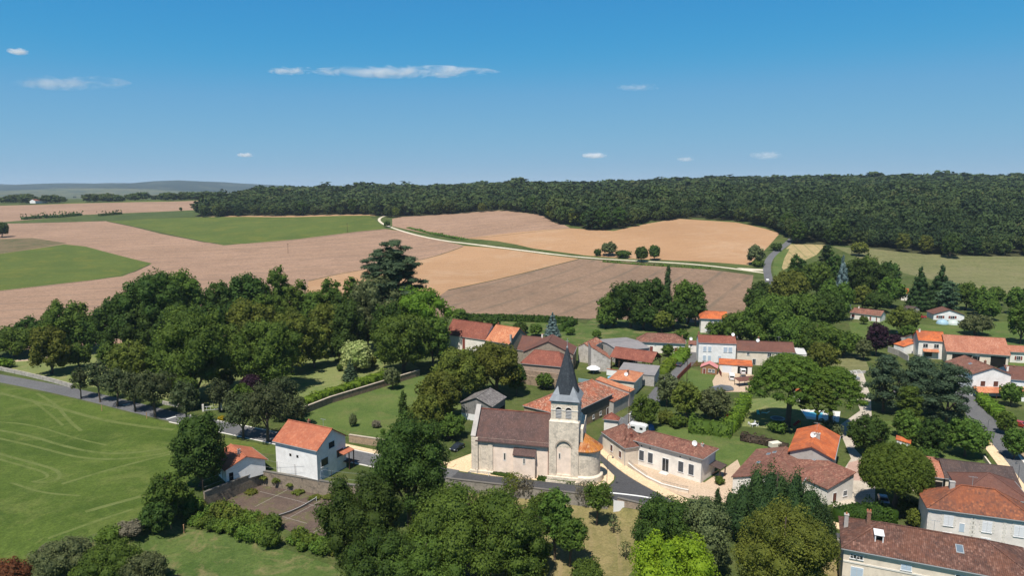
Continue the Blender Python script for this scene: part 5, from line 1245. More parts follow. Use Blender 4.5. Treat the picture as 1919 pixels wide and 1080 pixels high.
def hedge(name, label, pts, w_, h_, palette, leaf=.3, cat='hedge', group=None, core=True, rough=.12, dens=1.0, z=None):
    """clipped hedge along pixel points"""
    TN[0] += 1; rng = np.random.default_rng(TN[0] * 31)
    P = [at(*p) for p in pts]; mid = P[len(P) // 2]; size = max(.22, .003 * depth(mid)) * (leaf / .3)
    root = empty(name, P[0], 0, label, cat, group)
    n = 0; S = []; prev = P[0]; tot = sum((b - a).length for a, b in zip(P[:-1], P[1:]))
    cnt = int(dens * tot * (w_ + 2 * h_) * 2.2 / size ** 2 / 1.2); cnt = min(cnt, 26000)
    seg = [(b - a).length for a, b in zip(P[:-1], P[1:])]; si = rng.choice(len(seg), cnt, p=np.array(seg) / tot)
    A = np.array([tuple(p) for p in P]); a, b = A[si], A[si + 1]; t = rng.uniform(0, 1, (cnt, 1)); c = a + (b - a) * t
    dd = (b - a); dd[:, 2] = 0; dd /= np.linalg.norm(dd, axis=1)[:, None]; nr = np.stack([-dd[:, 1], dd[:, 0], 0 * dd[:, 0]], 1)
    side = rng.uniform(0, w_ + 2 * h_, cnt)
    off = np.where(side < h_, -w_/2, np.where(side < 2*h_, w_/2, (side - 2*h_) - w_/2)); zz = np.where(side < h_, side, np.where(side < 2*h_, side - h_, h_))
    nn = np.where((side < h_)[:, None], -nr, np.where((side < 2*h_)[:, None], nr, np.array([[0, 0, 1.]])))
    wob = np.sin(c[:, 0] * .9 + c[:, 1] * .7) * rough * 1.5 + np.sin(c[:, 0] * 2.3 - c[:, 1] * 1.9) * rough
    p = c + nr * off[:, None] * (1 + wob[:, None]*.3) + nn * rng.normal(0, rough * .5, (cnt, 1)); p[:, 2] += zz * (1 + wob * .5)
    nn = nn + rng.normal(size=(cnt, 3)) * .5; nn /= np.linalg.norm(nn, axis=1)[:, None]
    u = np.cross(nn, rng.normal(size=(cnt, 3))); u /= np.linalg.norm(u, axis=1)[:, None]; v = np.cross(nn, u)
    s = size * rng.uniform(.6, 1.2, (cnt, 1)); V = np.stack([p - u*s*.5, p - v*s*.4, p + u*s*.5, p + v*s*.4], 1).reshape(-1, 3)
    Q = np.arange(cnt * 4).reshape(-1, 4); tone = rng.uniform(0, 1, cnt) * .6 + .4 * (np.sin(c[:, 0] * .8 + c[:, 1]) * .5 + .5)
    # solid body
    cv = []; cq = []; o = len(V)
    for p0, p1 in zip(P[:-1], P[1:]):
        k = max(1, int((p1 - p0).length / 3)); d_ = (p1 - p0).normalized(); r_ = Vector((-d_.y, d_.x, 0)) * (w_/2 * .86)
        for j in range(k):
            q0, q1 = p0.lerp(p1, j / k), p0.lerp(p1, (j+1) / k); hh = h_ * .93; b0 = o + len(cv)
            cv += [q0 - r_, q0 + r_, q1 + r_, q1 - r_, q0 - r_ + Vector((0,0,hh)), q0 + r_ + Vector((0,0,hh)), q1 + r_ + Vector((0,0,hh)), q1 - r_ + Vector((0,0,hh))]
            cq += [(b0,b0+3,b0+7,b0+4),(b0+1,b0,b0+4,b0+5),(b0+2,b0+1,b0+5,b0+6),(b0+3,b0+2,b0+6,b0+7),(b0+4,b0+7,b0+6,b0+5)]
    V = np.concatenate([V, np.array([tuple(q) for q in cv])]); Q = np.concatenate([Q, np.array(cq)])
    tone = np.concatenate([tone, np.full(len(cq), .15)])
    V = V - np.array(tuple(P[0]))
    me = mesh_from('foliage', V, Q, np.zeros((0, 3), int), tone, palette)
    ob = bpy.data.objects.new('foliage', me); COL.objects.link(ob); ob.parent = root
    return root
def T(kind, px, yb, yt, w_, p_, label, **k): return tree(kind, px, yb, yt, w_, p_, label, **k)
# foreground
P_STREET = pal('street_tree_leaves', (.04, .055, .022), (.10, .118, .05))
T('oak', 768, 985, 768, 165, P_DARK, 'tallest dark green tree in the foreground, between the white house and the church', cb=.03)
T('oak', 678, 1078, 878, 165, P_DARK, 'large dark tree in the foreground right of the old tennis court', cb=.03)
T('oak', 715, 1130, 985, 150, P_DARK, 'dark tree at the bottom edge below the largest dark pair', cb=.03)
T('oak', 878, 1075, 905, 235, P_MID, 'broad leafy green tree below the church road wall', leaf=1.05, cb=.03)
T('oak', 800, 1130, 1000, 180, P_MID, 'broad green tree at the bottom edge left of the orchard', cb=.03)
T('round', 965, 1100, 935, 130, P_MID, 'green tree beside the orchard trunk, below the church door', cb=.03)
T('tall', 1040, 1050, 912, 70, P_MID, 'upright orchard tree with light trunk below the church tower', cb=.22)
T('round', 1068, 1062, 965, 68, P_MID, 'small orchard tree with grey trunk on the mown strip', cb=.3)
T('young', 1118, 985, 900, 62, P_MID, 'young green tree in the orchard beneath the lamp post', cb=.28)
T('round', 1018, 985, 922, 60, P_MID, 'leafy tree behind the upright orchard tree', cb=.2)
T('round', 1005, 1070, 1005, 60, P_MID, 'low orchard tree left of the grey trunked one', cb=.2)
T('shrub', 1100, 1100, 1050, 70, P_MID, 'leafy shrub at the bottom edge of the orchard')
T('shrub', 985, 1100, 1040, 80, P_OLIVE, 'olive green shrub at the bottom edge left of the orchard')
T('round', 1240, 1085, 922, 120, P_DARK, 'dark round tree left of the grey green tree in the foreground', cb=.03)
T('round', 1312, 1080, 928, 118, P_GREYG, 'grey green tree with bare branches below the sand coloured yard', cb=.03)
T('oak', 1262, 1150, 1000, 185, P_LIME, 'bright lime green tree at the bottom edge', leaf=1.15, dens=.9, cb=.03)
T('oak', 1465, 1130, 938, 190, P_OLIVE, 'big olive green round tree in the right foreground', leaf=.8, cb=.03)
T('yew', 1455, 1010, 868, 205, P_NEEDLE, 'dark upright yew with feathery tips in front of the old canal tile roofs')
T('yew', 1536, 1040, 935, 60, P_NEEDLE, 'narrow dark conifer at the right flank of the feathery yew')
T('column', 1344, 965, 917, 20, P_NEEDLE, 'small dark cypress below the long white house', name='cypress')
T('column', 1366, 968, 930, 16, P_NEEDLE, 'smaller dark cypress beside the feathery yew', name='cypress')
T('ball', 376, 912, 770, 100, P_DARK, 'dark egg shaped tree standing at the edge of the meadow', cb=.02)
T('oak', 312, 965, 882, 78, P_MID, 'ivy covered tree at the corner of the meadow', cb=.03)
T('round', 298, 1002, 938, 64, P_DARK, 'small drooping dark tree above the wooden stakes')
_rb = np.random.default_rng(4); BR = []
for k in range(44):
    t = (k % 22) / 21; row = k // 22
    BR.append((325 + 190 * t + _rb.uniform(-8, 8), 945 + 52 * t + row * 26 + _rb.uniform(-6, 6), _rb.uniform(20, 42)))
for k in range(9): BR.append((548 + 11 * k + _rb.uniform(-5, 5), 1022 + 2 * k + _rb.uniform(-8, 8), _rb.uniform(20, 38)))
for x, yb, w_ in BR:
    yt = yb - w_ * _rb.uniform(.5, .85)
    T('shrub', x, yb, yt, w_, (P_IVY, P_MID, P_OLIVE, P_IVY)[int(x * 7) % 4], 'tangled bramble bush on the bank between meadow and old tennis court', group='bramble bushes round the old tennis court', name='bramble_bush', cat='bush')
for i, (x, yb, yt, w_, p_, l) in enumerate(((120, 1085, 1008, 110, P_GREYG, 'green shrub at the bottom edge next to the rust coloured one'), (205, 1095, 1018, 120, P_MID, 'wide green shrub at the bottom edge under the meadow'), (275, 1100, 1035, 90, P_GREYG, 'rightmost green shrub of the bottom left corner'),
        (20, 1100, 1045, 80, P_RUST, 'rust red shrub in the bottom left corner'), (88, 1048, 1022, 34, P_DRY, 'grey leafless shrub above the rust red one'), (245, 1000, 978, 60, P_DRY, 'dry brown undergrowth below the drooping dark tree'), (205, 1012, 990, 50, P_IVY, 'low green bush in the dry hedge bank'))):
    T('oak' if w_ > 80 else 'shrub', x, yb, yt, w_, p_, l, cat='shrub', name='shrub', leaf=.8, cb=.02)
for x, y, w_, h_ in ((520, 905, 22, 3), (545, 912, 18, 2), (498, 900, 20, 2.5), (560, 925, 26, 1.5), (590, 935, 26, 1.3), (615, 935, 22, 1.6), (470, 925, 26, 1.5)):
    T('shrub', x, y, y - 12, w_, P_OLIVE, 'weed clump along the foot of the court wall', cat='weeds', group='weed clumps on the old court', name='weed_clump', h=h_ * .45, dens=.8)
# road trees
for i, (x, yb, yt, w_) in enumerate(((152, 748, 688, 30), (188, 754, 674, 38), (220, 762, 690, 46), (254, 772, 695, 44), (291, 783, 692, 58), (349, 800, 712, 46), (456, 822, 742, 62), (502, 829, 716, 72))):
    T('young', x, yb, yt - 3, w_ * 1.22, P_STREET, ('leftmost young street tree between road and meadow', 'second young street tree from the left beside the meadow', 'third young street tree from the left beside the meadow', 'fourth young street tree from the left beside the meadow',
      'fifth young street tree from the left, its shadow across the road', 'young street tree just above the dark egg shaped tree', 'street tree on the verge left of the white house', 'street tree nearest the white house roof')[i], name='street_tree', cb=.22, group='young trees lining the road', limbs=4, dens=.8)
for x, yb, yt, w_, l in ((333, 762, 688, 50, 'young tree inside the park wall behind the fifth street tree'), (412, 772, 706, 42, 'slim young tree left of the park gate'), (555, 800, 740, 46, 'young tree by the garden corner right of the park gate'), (437, 778, 730, 34, 'slim young tree right of the park gate'), (530, 790, 700, 60, 'green tree at the near end of the laurel hedge')):
    T('young', x, yb, yt, w_ * 1.15, P_STREET, l, cb=.15)
T('ball', 472, 752, 700, 44, P_PURP, 'purple leaved tree in the park')
# the park
PARK = [('oak', 28, 668, 608, 90, P_MID, 'broad tree at the left edge of the park'), ('oak', 97, 702, 603, 68, P_OLIVE, 'olive magnolia dotted with white flowers near the park wall'),
 ('oak', 128, 662, 556, 84, P_MID, 'leafy tree rising behind the magnolia'), ('round', 168, 660, 585, 70, P_DARK, 'dark tree over the shaded park path'), ('oak', 232, 665, 545, 92, P_DARK, 'broad dark park tree left of the tallest group'),
 ('oak', 295, 662, 494, 115, P_DARK, 'tallest broad tree of the left park group'), ('oak', 350, 655, 497, 80, P_MID, 'tall tree at the right of the left park group'), ('oak', 246, 720, 632, 68, P_OLIVE, 'smaller olive magnolia with white flowers in the park'),
 ('oak', 370, 748, 560, 128, P_MID, 'massive green tree in the middle of the park'), ('oak', 312, 715, 640, 70, P_MID, 'low green tree between the small magnolia and the massive tree'), ('ball', 414, 642, 523, 58, P_DARK, 'dark domed tree on the far edge of the park'),
 ('ball', 466, 635, 507, 72, P_DARK, 'wide dark domed tree on the far edge of the park'), ('oak', 524, 630, 491, 52, P_MID, 'round headed tree highest on the far edge of the park'), ('oak', 560, 640, 520, 52, P_MID, 'tree with reddish tinge beside the round headed one'),
 ('oak', 472, 668, 555, 92, P_OLIVE, 'olive tree in the middle of the park canopy'), ('oak', 505, 735, 592, 118, P_MID, 'spreading green tree above the purple one'), ('oak', 548, 700, 575, 80, P_OLIVE, 'brownish green tree at the right of the spreading one'),
 ('oak', 596, 650, 532, 64, P_MID, 'green tree left of the tan field corner'), ('tall', 624, 645, 517, 48, P_MID, 'tree standing against the tan field corner'), ('ball', 662, 642, 516, 38, P_MID, 'small domed tree below the cedar on the field edge'),
 ('tall', 612, 668, 560, 58, P_OLIVE, 'yellow green tree in the shade left of the cream flowered bush'), ('tall', 655, 668, 556, 66, P_DARK, 'dark tree behind the cream flowered bush'), ('oak', 712, 660, 503, 92, P_GREYG, 'grey green tree in front of the cedar'),
 ('cedar', 738, 650, 452, 114, P_CEDAR, 'spreading cedar with layered blue green branches'), ('oak', 787, 660, 530, 112, P_BRIGHT, 'bright green tree at the right end of the park'), ('oak', 757, 700, 580, 108, P_MID, 'dark leaved tree in front of the bright green one'),
 ('oak', 812, 690, 585, 60, P_MID, 'green tree beside the red farmhouse roof'), ('ball', 637, 678, 628, 40, P_DARK, 'dark rounded bush left of the cream flowered one'), ('ball', 668, 696, 637, 56, P_CREAM, 'cream flowered domed bush on the park lawn'),
 ('ball', 709, 672, 657, 17, P_MID, 'small clipped ball on the park lawn'), ('ball', 696, 688, 667, 22, P_OLIVE, 'small yellow green ball beside the cream flowered bush'), ('cone', 657, 714, 677, 30, P_CEDAR, 'small bluish fir on the park lawn'), ('ball', 637, 696, 683, 13, P_DARK, 'tiny dark clipped ball on the park lawn'),
 ('round', 736, 730, 688, 34, P_GREYG, 'young tree behind the diagonal garden wall'), ('ball', 143, 715, 696, 16, P_BRIGHT, 'small bright clipped bush beside the park wall'), ('shrub', 5, 690, 672, 40, P_BRIGHT, 'light green bush at the left end of the park wall'),
 ('ball', 400, 750, 738, 16, P_BUXUS, 'round clipped bush beside the park gate'), ('column', 756, 788, 733, 22, P_DARK, 'slender tree alone on the garden lawn'), ('shrub', 662, 800, 775, 16, P_GREYG, 'tiny sapling on the garden lawn'),
 ('shrub', 705, 802, 788, 18, P_DRY, 'leafless bush on the garden lawn'), ('shrub', 718, 815, 803, 10, P_MID, 'little green sapling low on the garden lawn')]
for q in PARK:
    big_ = q[4] > 45; T(q[0], q[1], q[2], q[3], q[4] * (1.16 if big_ else 1), *q[5:], cb=.48 if q[0] == 'cedar' else .03 if big_ else .1)
for i, (x, yb, yt, w_, p_) in enumerate(((195, 655, 575, 60, P_DARK), (205, 690, 640, 44, P_MID), (268, 672, 570, 80, P_DARK), (335, 690, 560, 80, P_DARK), (400, 680, 560, 70, P_DARK), (440, 700, 600, 70, P_MID), (440, 645, 560, 60, P_DARK), (500, 655, 540, 60, P_MID), (570, 672, 585, 60, P_DARK), (590, 690, 600, 60, P_OLIVE), (640, 650, 540, 50, P_DARK), (690, 655, 545, 60, P_DARK), (730, 672, 560, 70, P_DARK), (690, 640, 520, 44, P_MID), (60, 660, 590, 60, P_DARK), (150, 690, 640, 46, P_MID), (350, 770, 700, 50, P_MID), (455, 770, 715, 44, P_MID), (420, 730, 690, 40, P_OLIVE))):
    T('oak', x, yb, yt, w_, p_, 'dark tree filling the shaded heart of the park', group='understorey trees of the park', cb=.02)
hedge('hedge', 'long bright laurel hedge behind the diagonal garden wall', [(545, 775), (600, 752), (660, 733), (728, 708)], 3.4, 2.6, P_BUXUS)
hedge('hedge', 'clipped dark hedge between the lawn and the ploughed field', [(870, 600), (960, 602), (1040, 605), (1072, 607)], 3, 3.0, P_DHEDGE, rough=.04)
hedge('hedge', 'short clipped hedge running from the field hedge to the barns', [(1078, 607), (1050, 622)], 2.6, 2.6, P_DHEDGE, rough=.04)
# behind the church
for q in [('oak', 928, 742, 633, 108, P_OLIVE, 'tall bushy tree right behind the grey plank barn'), ('oak', 862, 752, 648, 104, P_OLIVE, 'broad bushy tree above the grey plank barn'), ('oak', 826, 790, 690, 86, P_OLIVE, 'brownish green tree left of the plank barn'),
          ('round', 968, 742, 680, 40, P_DARK, 'small dark tree beside the red hipped barn'), ('oak', 800, 822, 735, 70, P_OLIVE, 'bushy tree above the parked dark car'), ('oak', 842, 822, 775, 66, P_MID, 'green tree left of the church gable'), ('oak', 785, 875, 795, 80, P_MID, 'leafy tree between the garden lawn and the church square'),
          ('round', 1020, 730, 698, 36, P_MID, 'small tree against the ruined garden wall'), ('cone', 1035, 633, 585, 28, P_BLUE, 'blue spruce on the lawn behind the barns'), ('round', 862, 602, 578, 28, P_MID, 'tree at the left end of the field hedge'),
          ('round', 924, 612, 590, 32, P_DARK, 'small garden tree above the mottled orange roof'), ('round', 975, 625, 604, 30, P_DARK, 'dark shrubby tree right of the mottled orange roof'), ('round', 1004, 630, 606, 26, P_MID, 'garden tree left of the blue spruce'), ('round', 1068, 628, 613, 20, P_MID, 'little tree above the big brown barn'), ('round', 1118, 635, 618, 18, P_MID, 'small tree above the mottled roof'),
          ('shrub', 895, 607, 594, 22, P_DARK, 'dark bush in front of the field hedge')]: T(*q)
# clump above the village
CL = [('oak', 1150, 612, 545, 66, P_MID), ('oak', 1182, 615, 517, 84, P_DARK), ('oak', 1222, 612, 514, 66, P_DARK), ('oak', 1288, 608, 520, 66, P_MID), ('oak', 1205, 618, 566, 66, P_DARK), ('oak', 1304, 612, 548, 44, P_DARK), ('oak', 1262, 616, 560, 60, P_DARK), ('oak', 1136, 615, 580, 44, P_MID)]
for q in CL: T(*q, 'dark leafy tree in the grove between the ploughed field and the low cream house', group='trees of the grove above the village')
T('column', 1249, 610, 500, 22, P_NEEDLE, 'narrow dark conifer standing out of the grove', name='conifer')
T('oak', 1240, 622, 582, 48, P_OLIVE, 'lighter olive tree at the front of the grove')
T('shrub', 1276, 636, 616, 28, P_MID, 'bush behind the low cream house', cat='bush')
T('round', 1251, 668, 645, 24, P_MID, 'small tree in the courtyard of the low cream house')
# mass of trees right of the lane
MS = [('oak', 1390, 648, 578, 84, P_MID), ('oak', 1432, 655, 560, 100, P_MID), ('oak', 1480, 662, 590, 96, P_MID), ('oak', 1528, 668, 598, 90, P_MID), ('oak', 1578, 668, 618, 70, P_MID), ('oak', 1448, 615, 548, 84, P_MID),
      ('oak', 1500, 630, 545, 90, P_MID), ('oak', 1545, 628, 540, 80, P_DARK), ('oak', 1560, 600, 520, 70, P_MID), ('oak', 1418, 598, 535, 58, P_DARK), ('oak', 1425, 575, 523, 44, P_DARK), ('oak', 1345, 640, 600, 50, P_MID)]
for q in MS: T(*q, 'full green tree in the dense belt right of the lane', group='belt of trees right of the lane')
T('ball', 1478, 592, 503, 74, P_OLIVE, 'dense brownish round tree beside the country road')
MS2 = [('oak', 1493, 540, 474, 38, P_DARK), ('oak', 1530, 560, 486, 60, P_MID), ('oak', 1604, 570, 478, 60, P_DARK), ('oak', 1640, 568, 484, 64, P_DARK), ('oak', 1668, 578, 514, 50, P_MID), ('oak', 1560, 545, 470, 36, P_DARK), ('oak', 1625, 540, 475, 44, P_MID), ('oak', 1665, 540, 488, 40, P_DARK)]
for q in MS2: T(*q, 'dark tree in the upper grove by the hay field', group='trees of the upper grove')
for q in [('pine', 1546, 520, 457, 30, P_NEEDLE, 'dark pine crown at the top of the upper grove'), ('cone', 1574, 585, 478, 34, P_BLUE, 'tall silvery blue spruce among dark trees'), ('oak', 1616, 582, 530, 36, P_OLIVE, 'olive brown tree above the cream bungalow'), ('oak', 1640, 585, 545, 60, P_DARK, 'dark tree behind the cream bungalow'),
          ('cone', 1721, 582, 499, 44, P_NEEDLE, 'left one of the two tall dark firs'), ('cone', 1758, 582, 496, 52, P_NEEDLE, 'right one of the two tall dark firs'), ('pine', 1775, 590, 525, 44, P_CEDAR, 'bluish conifer at the foot of the tall dark firs'), ('oak', 1808, 582, 526, 50, P_MID, 'dark green tree right of the bluish conifer'),
          ('oak', 1838, 592, 536, 48, P_MID, 'tree behind the white bungalow garden'), ('ball', 1865, 572, 537, 32, P_MID, 'round clipped looking tree on the edge of the hay field'), ('oak', 1902, 590, 535, 40, P_MID, 'tree on the hay field edge at the right'), ('oak', 1912, 645, 560, 54, P_MID, 'tree with a long shadow on the lawn at the right edge'),
          ('oak', 1692, 628, 572, 64, P_OLIVE, 'round headed tree between the two bungalows'), ('round', 1700, 634, 608, 34, P_MID, 'small tree in front of the round headed one'), ('round', 1641, 668, 602, 44, P_PURP, 'dark purple plum tree left of the orange house'), ('round', 1618, 676, 634, 32, P_GREYG, 'grey half bare tree beside the purple plum'),
          ('oak', 1828, 628, 588, 60, P_GREYG, 'grey green willow like tree behind the wide barn'), ('oak', 1850, 600, 560, 46, P_MID, 'leafy tree right of the white bungalow'), ('oak', 1540, 698, 640, 66, P_OLIVE, 'olive tree at the end of the long brown roof'), ('round', 1618, 608, 592, 16, P_MID, 'tiny tree on the bungalow lawn'),
          ('round', 1675, 655, 625, 24, P_PURP, 'small dark shrub tree by the garden wall of the orange house'), ('shrub', 1420, 500, 488, 24, P_MID, 'bush at the foot of the lone field tree')]: T(*q)
# gardens in the middle
for q in [('oak', 1207, 805, 738, 56, P_MID, 'green tree beside the lane above the caravan'), ('oak', 1250, 762, 698, 48, P_GREYG, 'grey green tree left of the village lane'), ('oak', 1284, 790, 712, 60, P_OLIVE, 'olive garden tree behind the laurel hedge'), ('oak', 1338, 790, 722, 68, P_GREYG, 'grey green garden tree behind the laurel hedge'),
          ('shrub', 1247, 795, 768, 30, P_OLIVE, 'low shrub with yellow leaves beside the lane tree'), ('shrub', 1270, 800, 778, 40, P_MID, 'shrub behind the left end of the laurel hedge'), ('umbrella', 1476, 800, 664, 152, P_PINE, 'wide umbrella pine with leaning trunk over the garden'), ('umbrella', 1556, 808, 688, 122, P_PINE, 'second umbrella pine joined to the widest one'),
          ('umbrella', 1528, 818, 715, 70, P_PINE, 'small umbrella pine between the two wide ones'), ('dome', 1673, 962, 836, 134, P_PINE, 'clipped stone pine with a dome crown above a dark car'), ('pine', 1655, 772, 664, 80, P_DPINE, 'dark blue green pine beside the concrete drive'), ('pine', 1718, 772, 668, 96, P_DPINE, 'broad dark pine in the middle of the pine group'),
          ('pine', 1772, 800, 680, 92, P_DPINE, 'dark pine leaning towards the right hand street'), ('pine', 1700, 800, 722, 60, P_MID, 'green tree under the pine group'), ('oak', 1625, 858, 772, 76, P_DARK, 'dark glossy tree behind the vivid orange roof'), ('oak', 1694, 822, 765, 44, P_MID, 'light green tree left of the shrubby garden row'),
          ('oak', 1708, 845, 780, 50, P_MID, 'green tree beside the small white shed'), ('oak', 1745, 862, 780, 58, P_DARK, 'dense dark tree in the garden row'), ('oak', 1808, 856, 780, 78, P_MID, 'big leafy bush like tree near the right hand street'), ('shrub', 1735, 868, 836, 40, P_MID, 'leafy shrub behind the salmon barn'),
          ('round', 1893, 762, 716, 40, P_MID, 'round tree in front of the gabled white house'), ('shrub', 1845, 762, 750, 22, P_BUXUS, 'little green bush on the verge of the right hand street'), ('round', 1900, 860, 800, 46, P_MID, 'tree at the right edge beside the street'), ('round', 1885, 815, 770, 36, P_MID, 'bushy tree above the verge of the right hand street'),
          ('shrub', 1550, 815, 785, 50, P_GREYG, 'grey green shrub below the small umbrella pine'), ('shrub', 1455, 810, 790, 40, P_MID, 'shrub in the shade of the widest umbrella pine'), ('shrub', 1700, 968, 930, 44, P_DARK, 'dark shrub left of the villa'), ('ball', 1714, 990, 955, 32, P_OLIVE, 'rounded olive shrub at the corner of the villa'),
          ('round', 1732, 985, 930, 26, P_DARK, 'narrow dark tree against the villa wall'), ('shrub', 1348, 908, 893, 20, P_MID, 'small bush in the sand coloured yard'), ('shrub', 1012, 893, 866, 15, P_OLIVE, 'climbing bush against the church wall'), ('round', 1010, 706, 686, 22, P_MID, 'tiny tree by the block wall'),
          ('shrub', 1400, 660, 640, 20, P_MID, 'vine on the long brown roofed house wall')]: T(*q, cb=.47 if q[0] == 'dome' else .44 if q[0] == 'umbrella' else .08)
for x, yb, yt, w_ in ((960, 930, 884, 44), (985, 926, 890, 36), (1095, 940, 900, 40), (1135, 945, 905, 30)):
    T('oak', x, yb, yt, w_, P_DRY if x in (985, 1095) else P_OLIVE, 'loose half bare shrub on the wall in front of the church', group='half bare shrubs in front of the church', cat='shrub', dens=.5, leaf=.7, core=0)
for x, yb, yt, w_ in ((1150, 1000, 965, 24), (1190, 1010, 985, 20), (1172, 1048, 1015, 26), (1215, 985, 962, 22)): T('young', x, yb, yt, w_, P_GREYG, 'thin sapling on the dry orchard grass', group='saplings on the dry orchard grass', dens=.6, core=0)
P_DEAD = pal('dead_hedge', (.05, .04, .028), (.11, .08, .055), .1)
hedge('hedge', 'thick dark laurel hedge along the top of the school lawn', [(1290, 808), (1330, 812), (1372, 818)], 4, 3.2, P_IVY, rough=.3)
hedge('hedge', 'bright green tall hedge at the left of the sun lounger lawn', [(1366, 812), (1386, 782), (1398, 756)], 3, 3, P_BUXUS, rough=.3)
hedge('hedge', 'brown dying hedge between the school lawn and the pines', [(1388, 825), (1430, 833), (1475, 845)], 2.0, 1.6, P_DEAD, rough=.25)
hedge('hedge', 'bright square hedge along the left of the village lane', [(1242, 702), (1262, 680)], 3.4, 2.2, P_BUXUS)
hedge('hedge', 'bright bushy hedge by the white gate post of the lane', [(1268, 683), (1284, 665)], 4.5, 3, P_BUXUS, rough=.25)
hedge('hedge', 'long dark clipped hedge in front of the gabled white house', [(1838, 752), (1862, 775), (1890, 800)], 3.2, 2.4, P_BUXUS, rough=.15)
hedge('hedge', 'dark hedge along the wall behind the long foreground roof', [(1572, 982), (1620, 972), (1675, 975)], 4, 2.6, P_DHEDGE, rough=.3)
hedge('hedge', 'low strip of green ground plants at the foot of the church nave', [(921, 888), (967, 896)], 1.3, .45, P_DHEDGE, leaf=.25, cat='plant bed')
hedge('hedge', 'low strip of green ground plants at the foot of the church tower', [(1008, 898), (1078, 907)], 1.6, .5, P_DHEDGE, leaf=.25, cat='plant bed')
hedge('hedge', 'dark field hedge below the far tan field', [(42, 412), (80, 409), (118, 407), (150, 404)], 8, 4, P_DARK, rough=.9, dens=1.3)
hedge('hedge', 'short field hedge right of the longer dark one', [(186, 405), (227, 401.5)], 7, 3.5, P_DARK, rough=.9, dens=1.3)
hedge('hedge', 'rough green bank along the white track', [(765, 427), (800, 436), (875, 450)], 5, .8, P_IVY, rough=.5)
hedge('hedge', 'ragged green edge of the ploughed field below the white track', [(1130, 491), (1200, 496.5), (1330, 505)], 3, .8, P_IVY, rough=.5)
# lone trees in the fields
for q in [('round', 1226, 488, 458, 23, P_DARK, 'right one of the two round trees beside the white track'), ('round', 1202, 491, 461, 26, P_DARK, 'left one of the two round trees beside the white track'), ('oak', 1141, 480, 452, 32, P_GREYG, 'brownish small tree in the bushes beside the white track'), ('shrub', 1168, 483, 468, 30, P_DARK, 'dark bush right of the brownish tree by the track'),
          ('shrub', 1120, 480, 466, 16, P_DARK, 'dark bush left of the brownish tree by the track'), ('oak', 1415, 497, 457, 36, P_GREYG, 'lone grey green tree beside the country road'), ('round', 725, 426, 413, 14, P_DARK, 'small bush at the bend of the white track'), ('round', 3, 445, 414, 28, P_DARK, 'dark tree at the left edge of the fields'),
          ('round', 339, 396, 388, 6, P_DARK, 'tiny lone tree on the far tan field'), ('oak', 1781, 484, 436, 36, P_DARK, 'isolated tree standing in front of the wood on the hay field'), ('round', 1610, 480, 452, 34, P_OLIVE, 'paler tree at the foot of the wood'), ('shrub', 1455, 470, 455, 22, P_DARK, 'bush at the bend of the country road')]: T(*q)
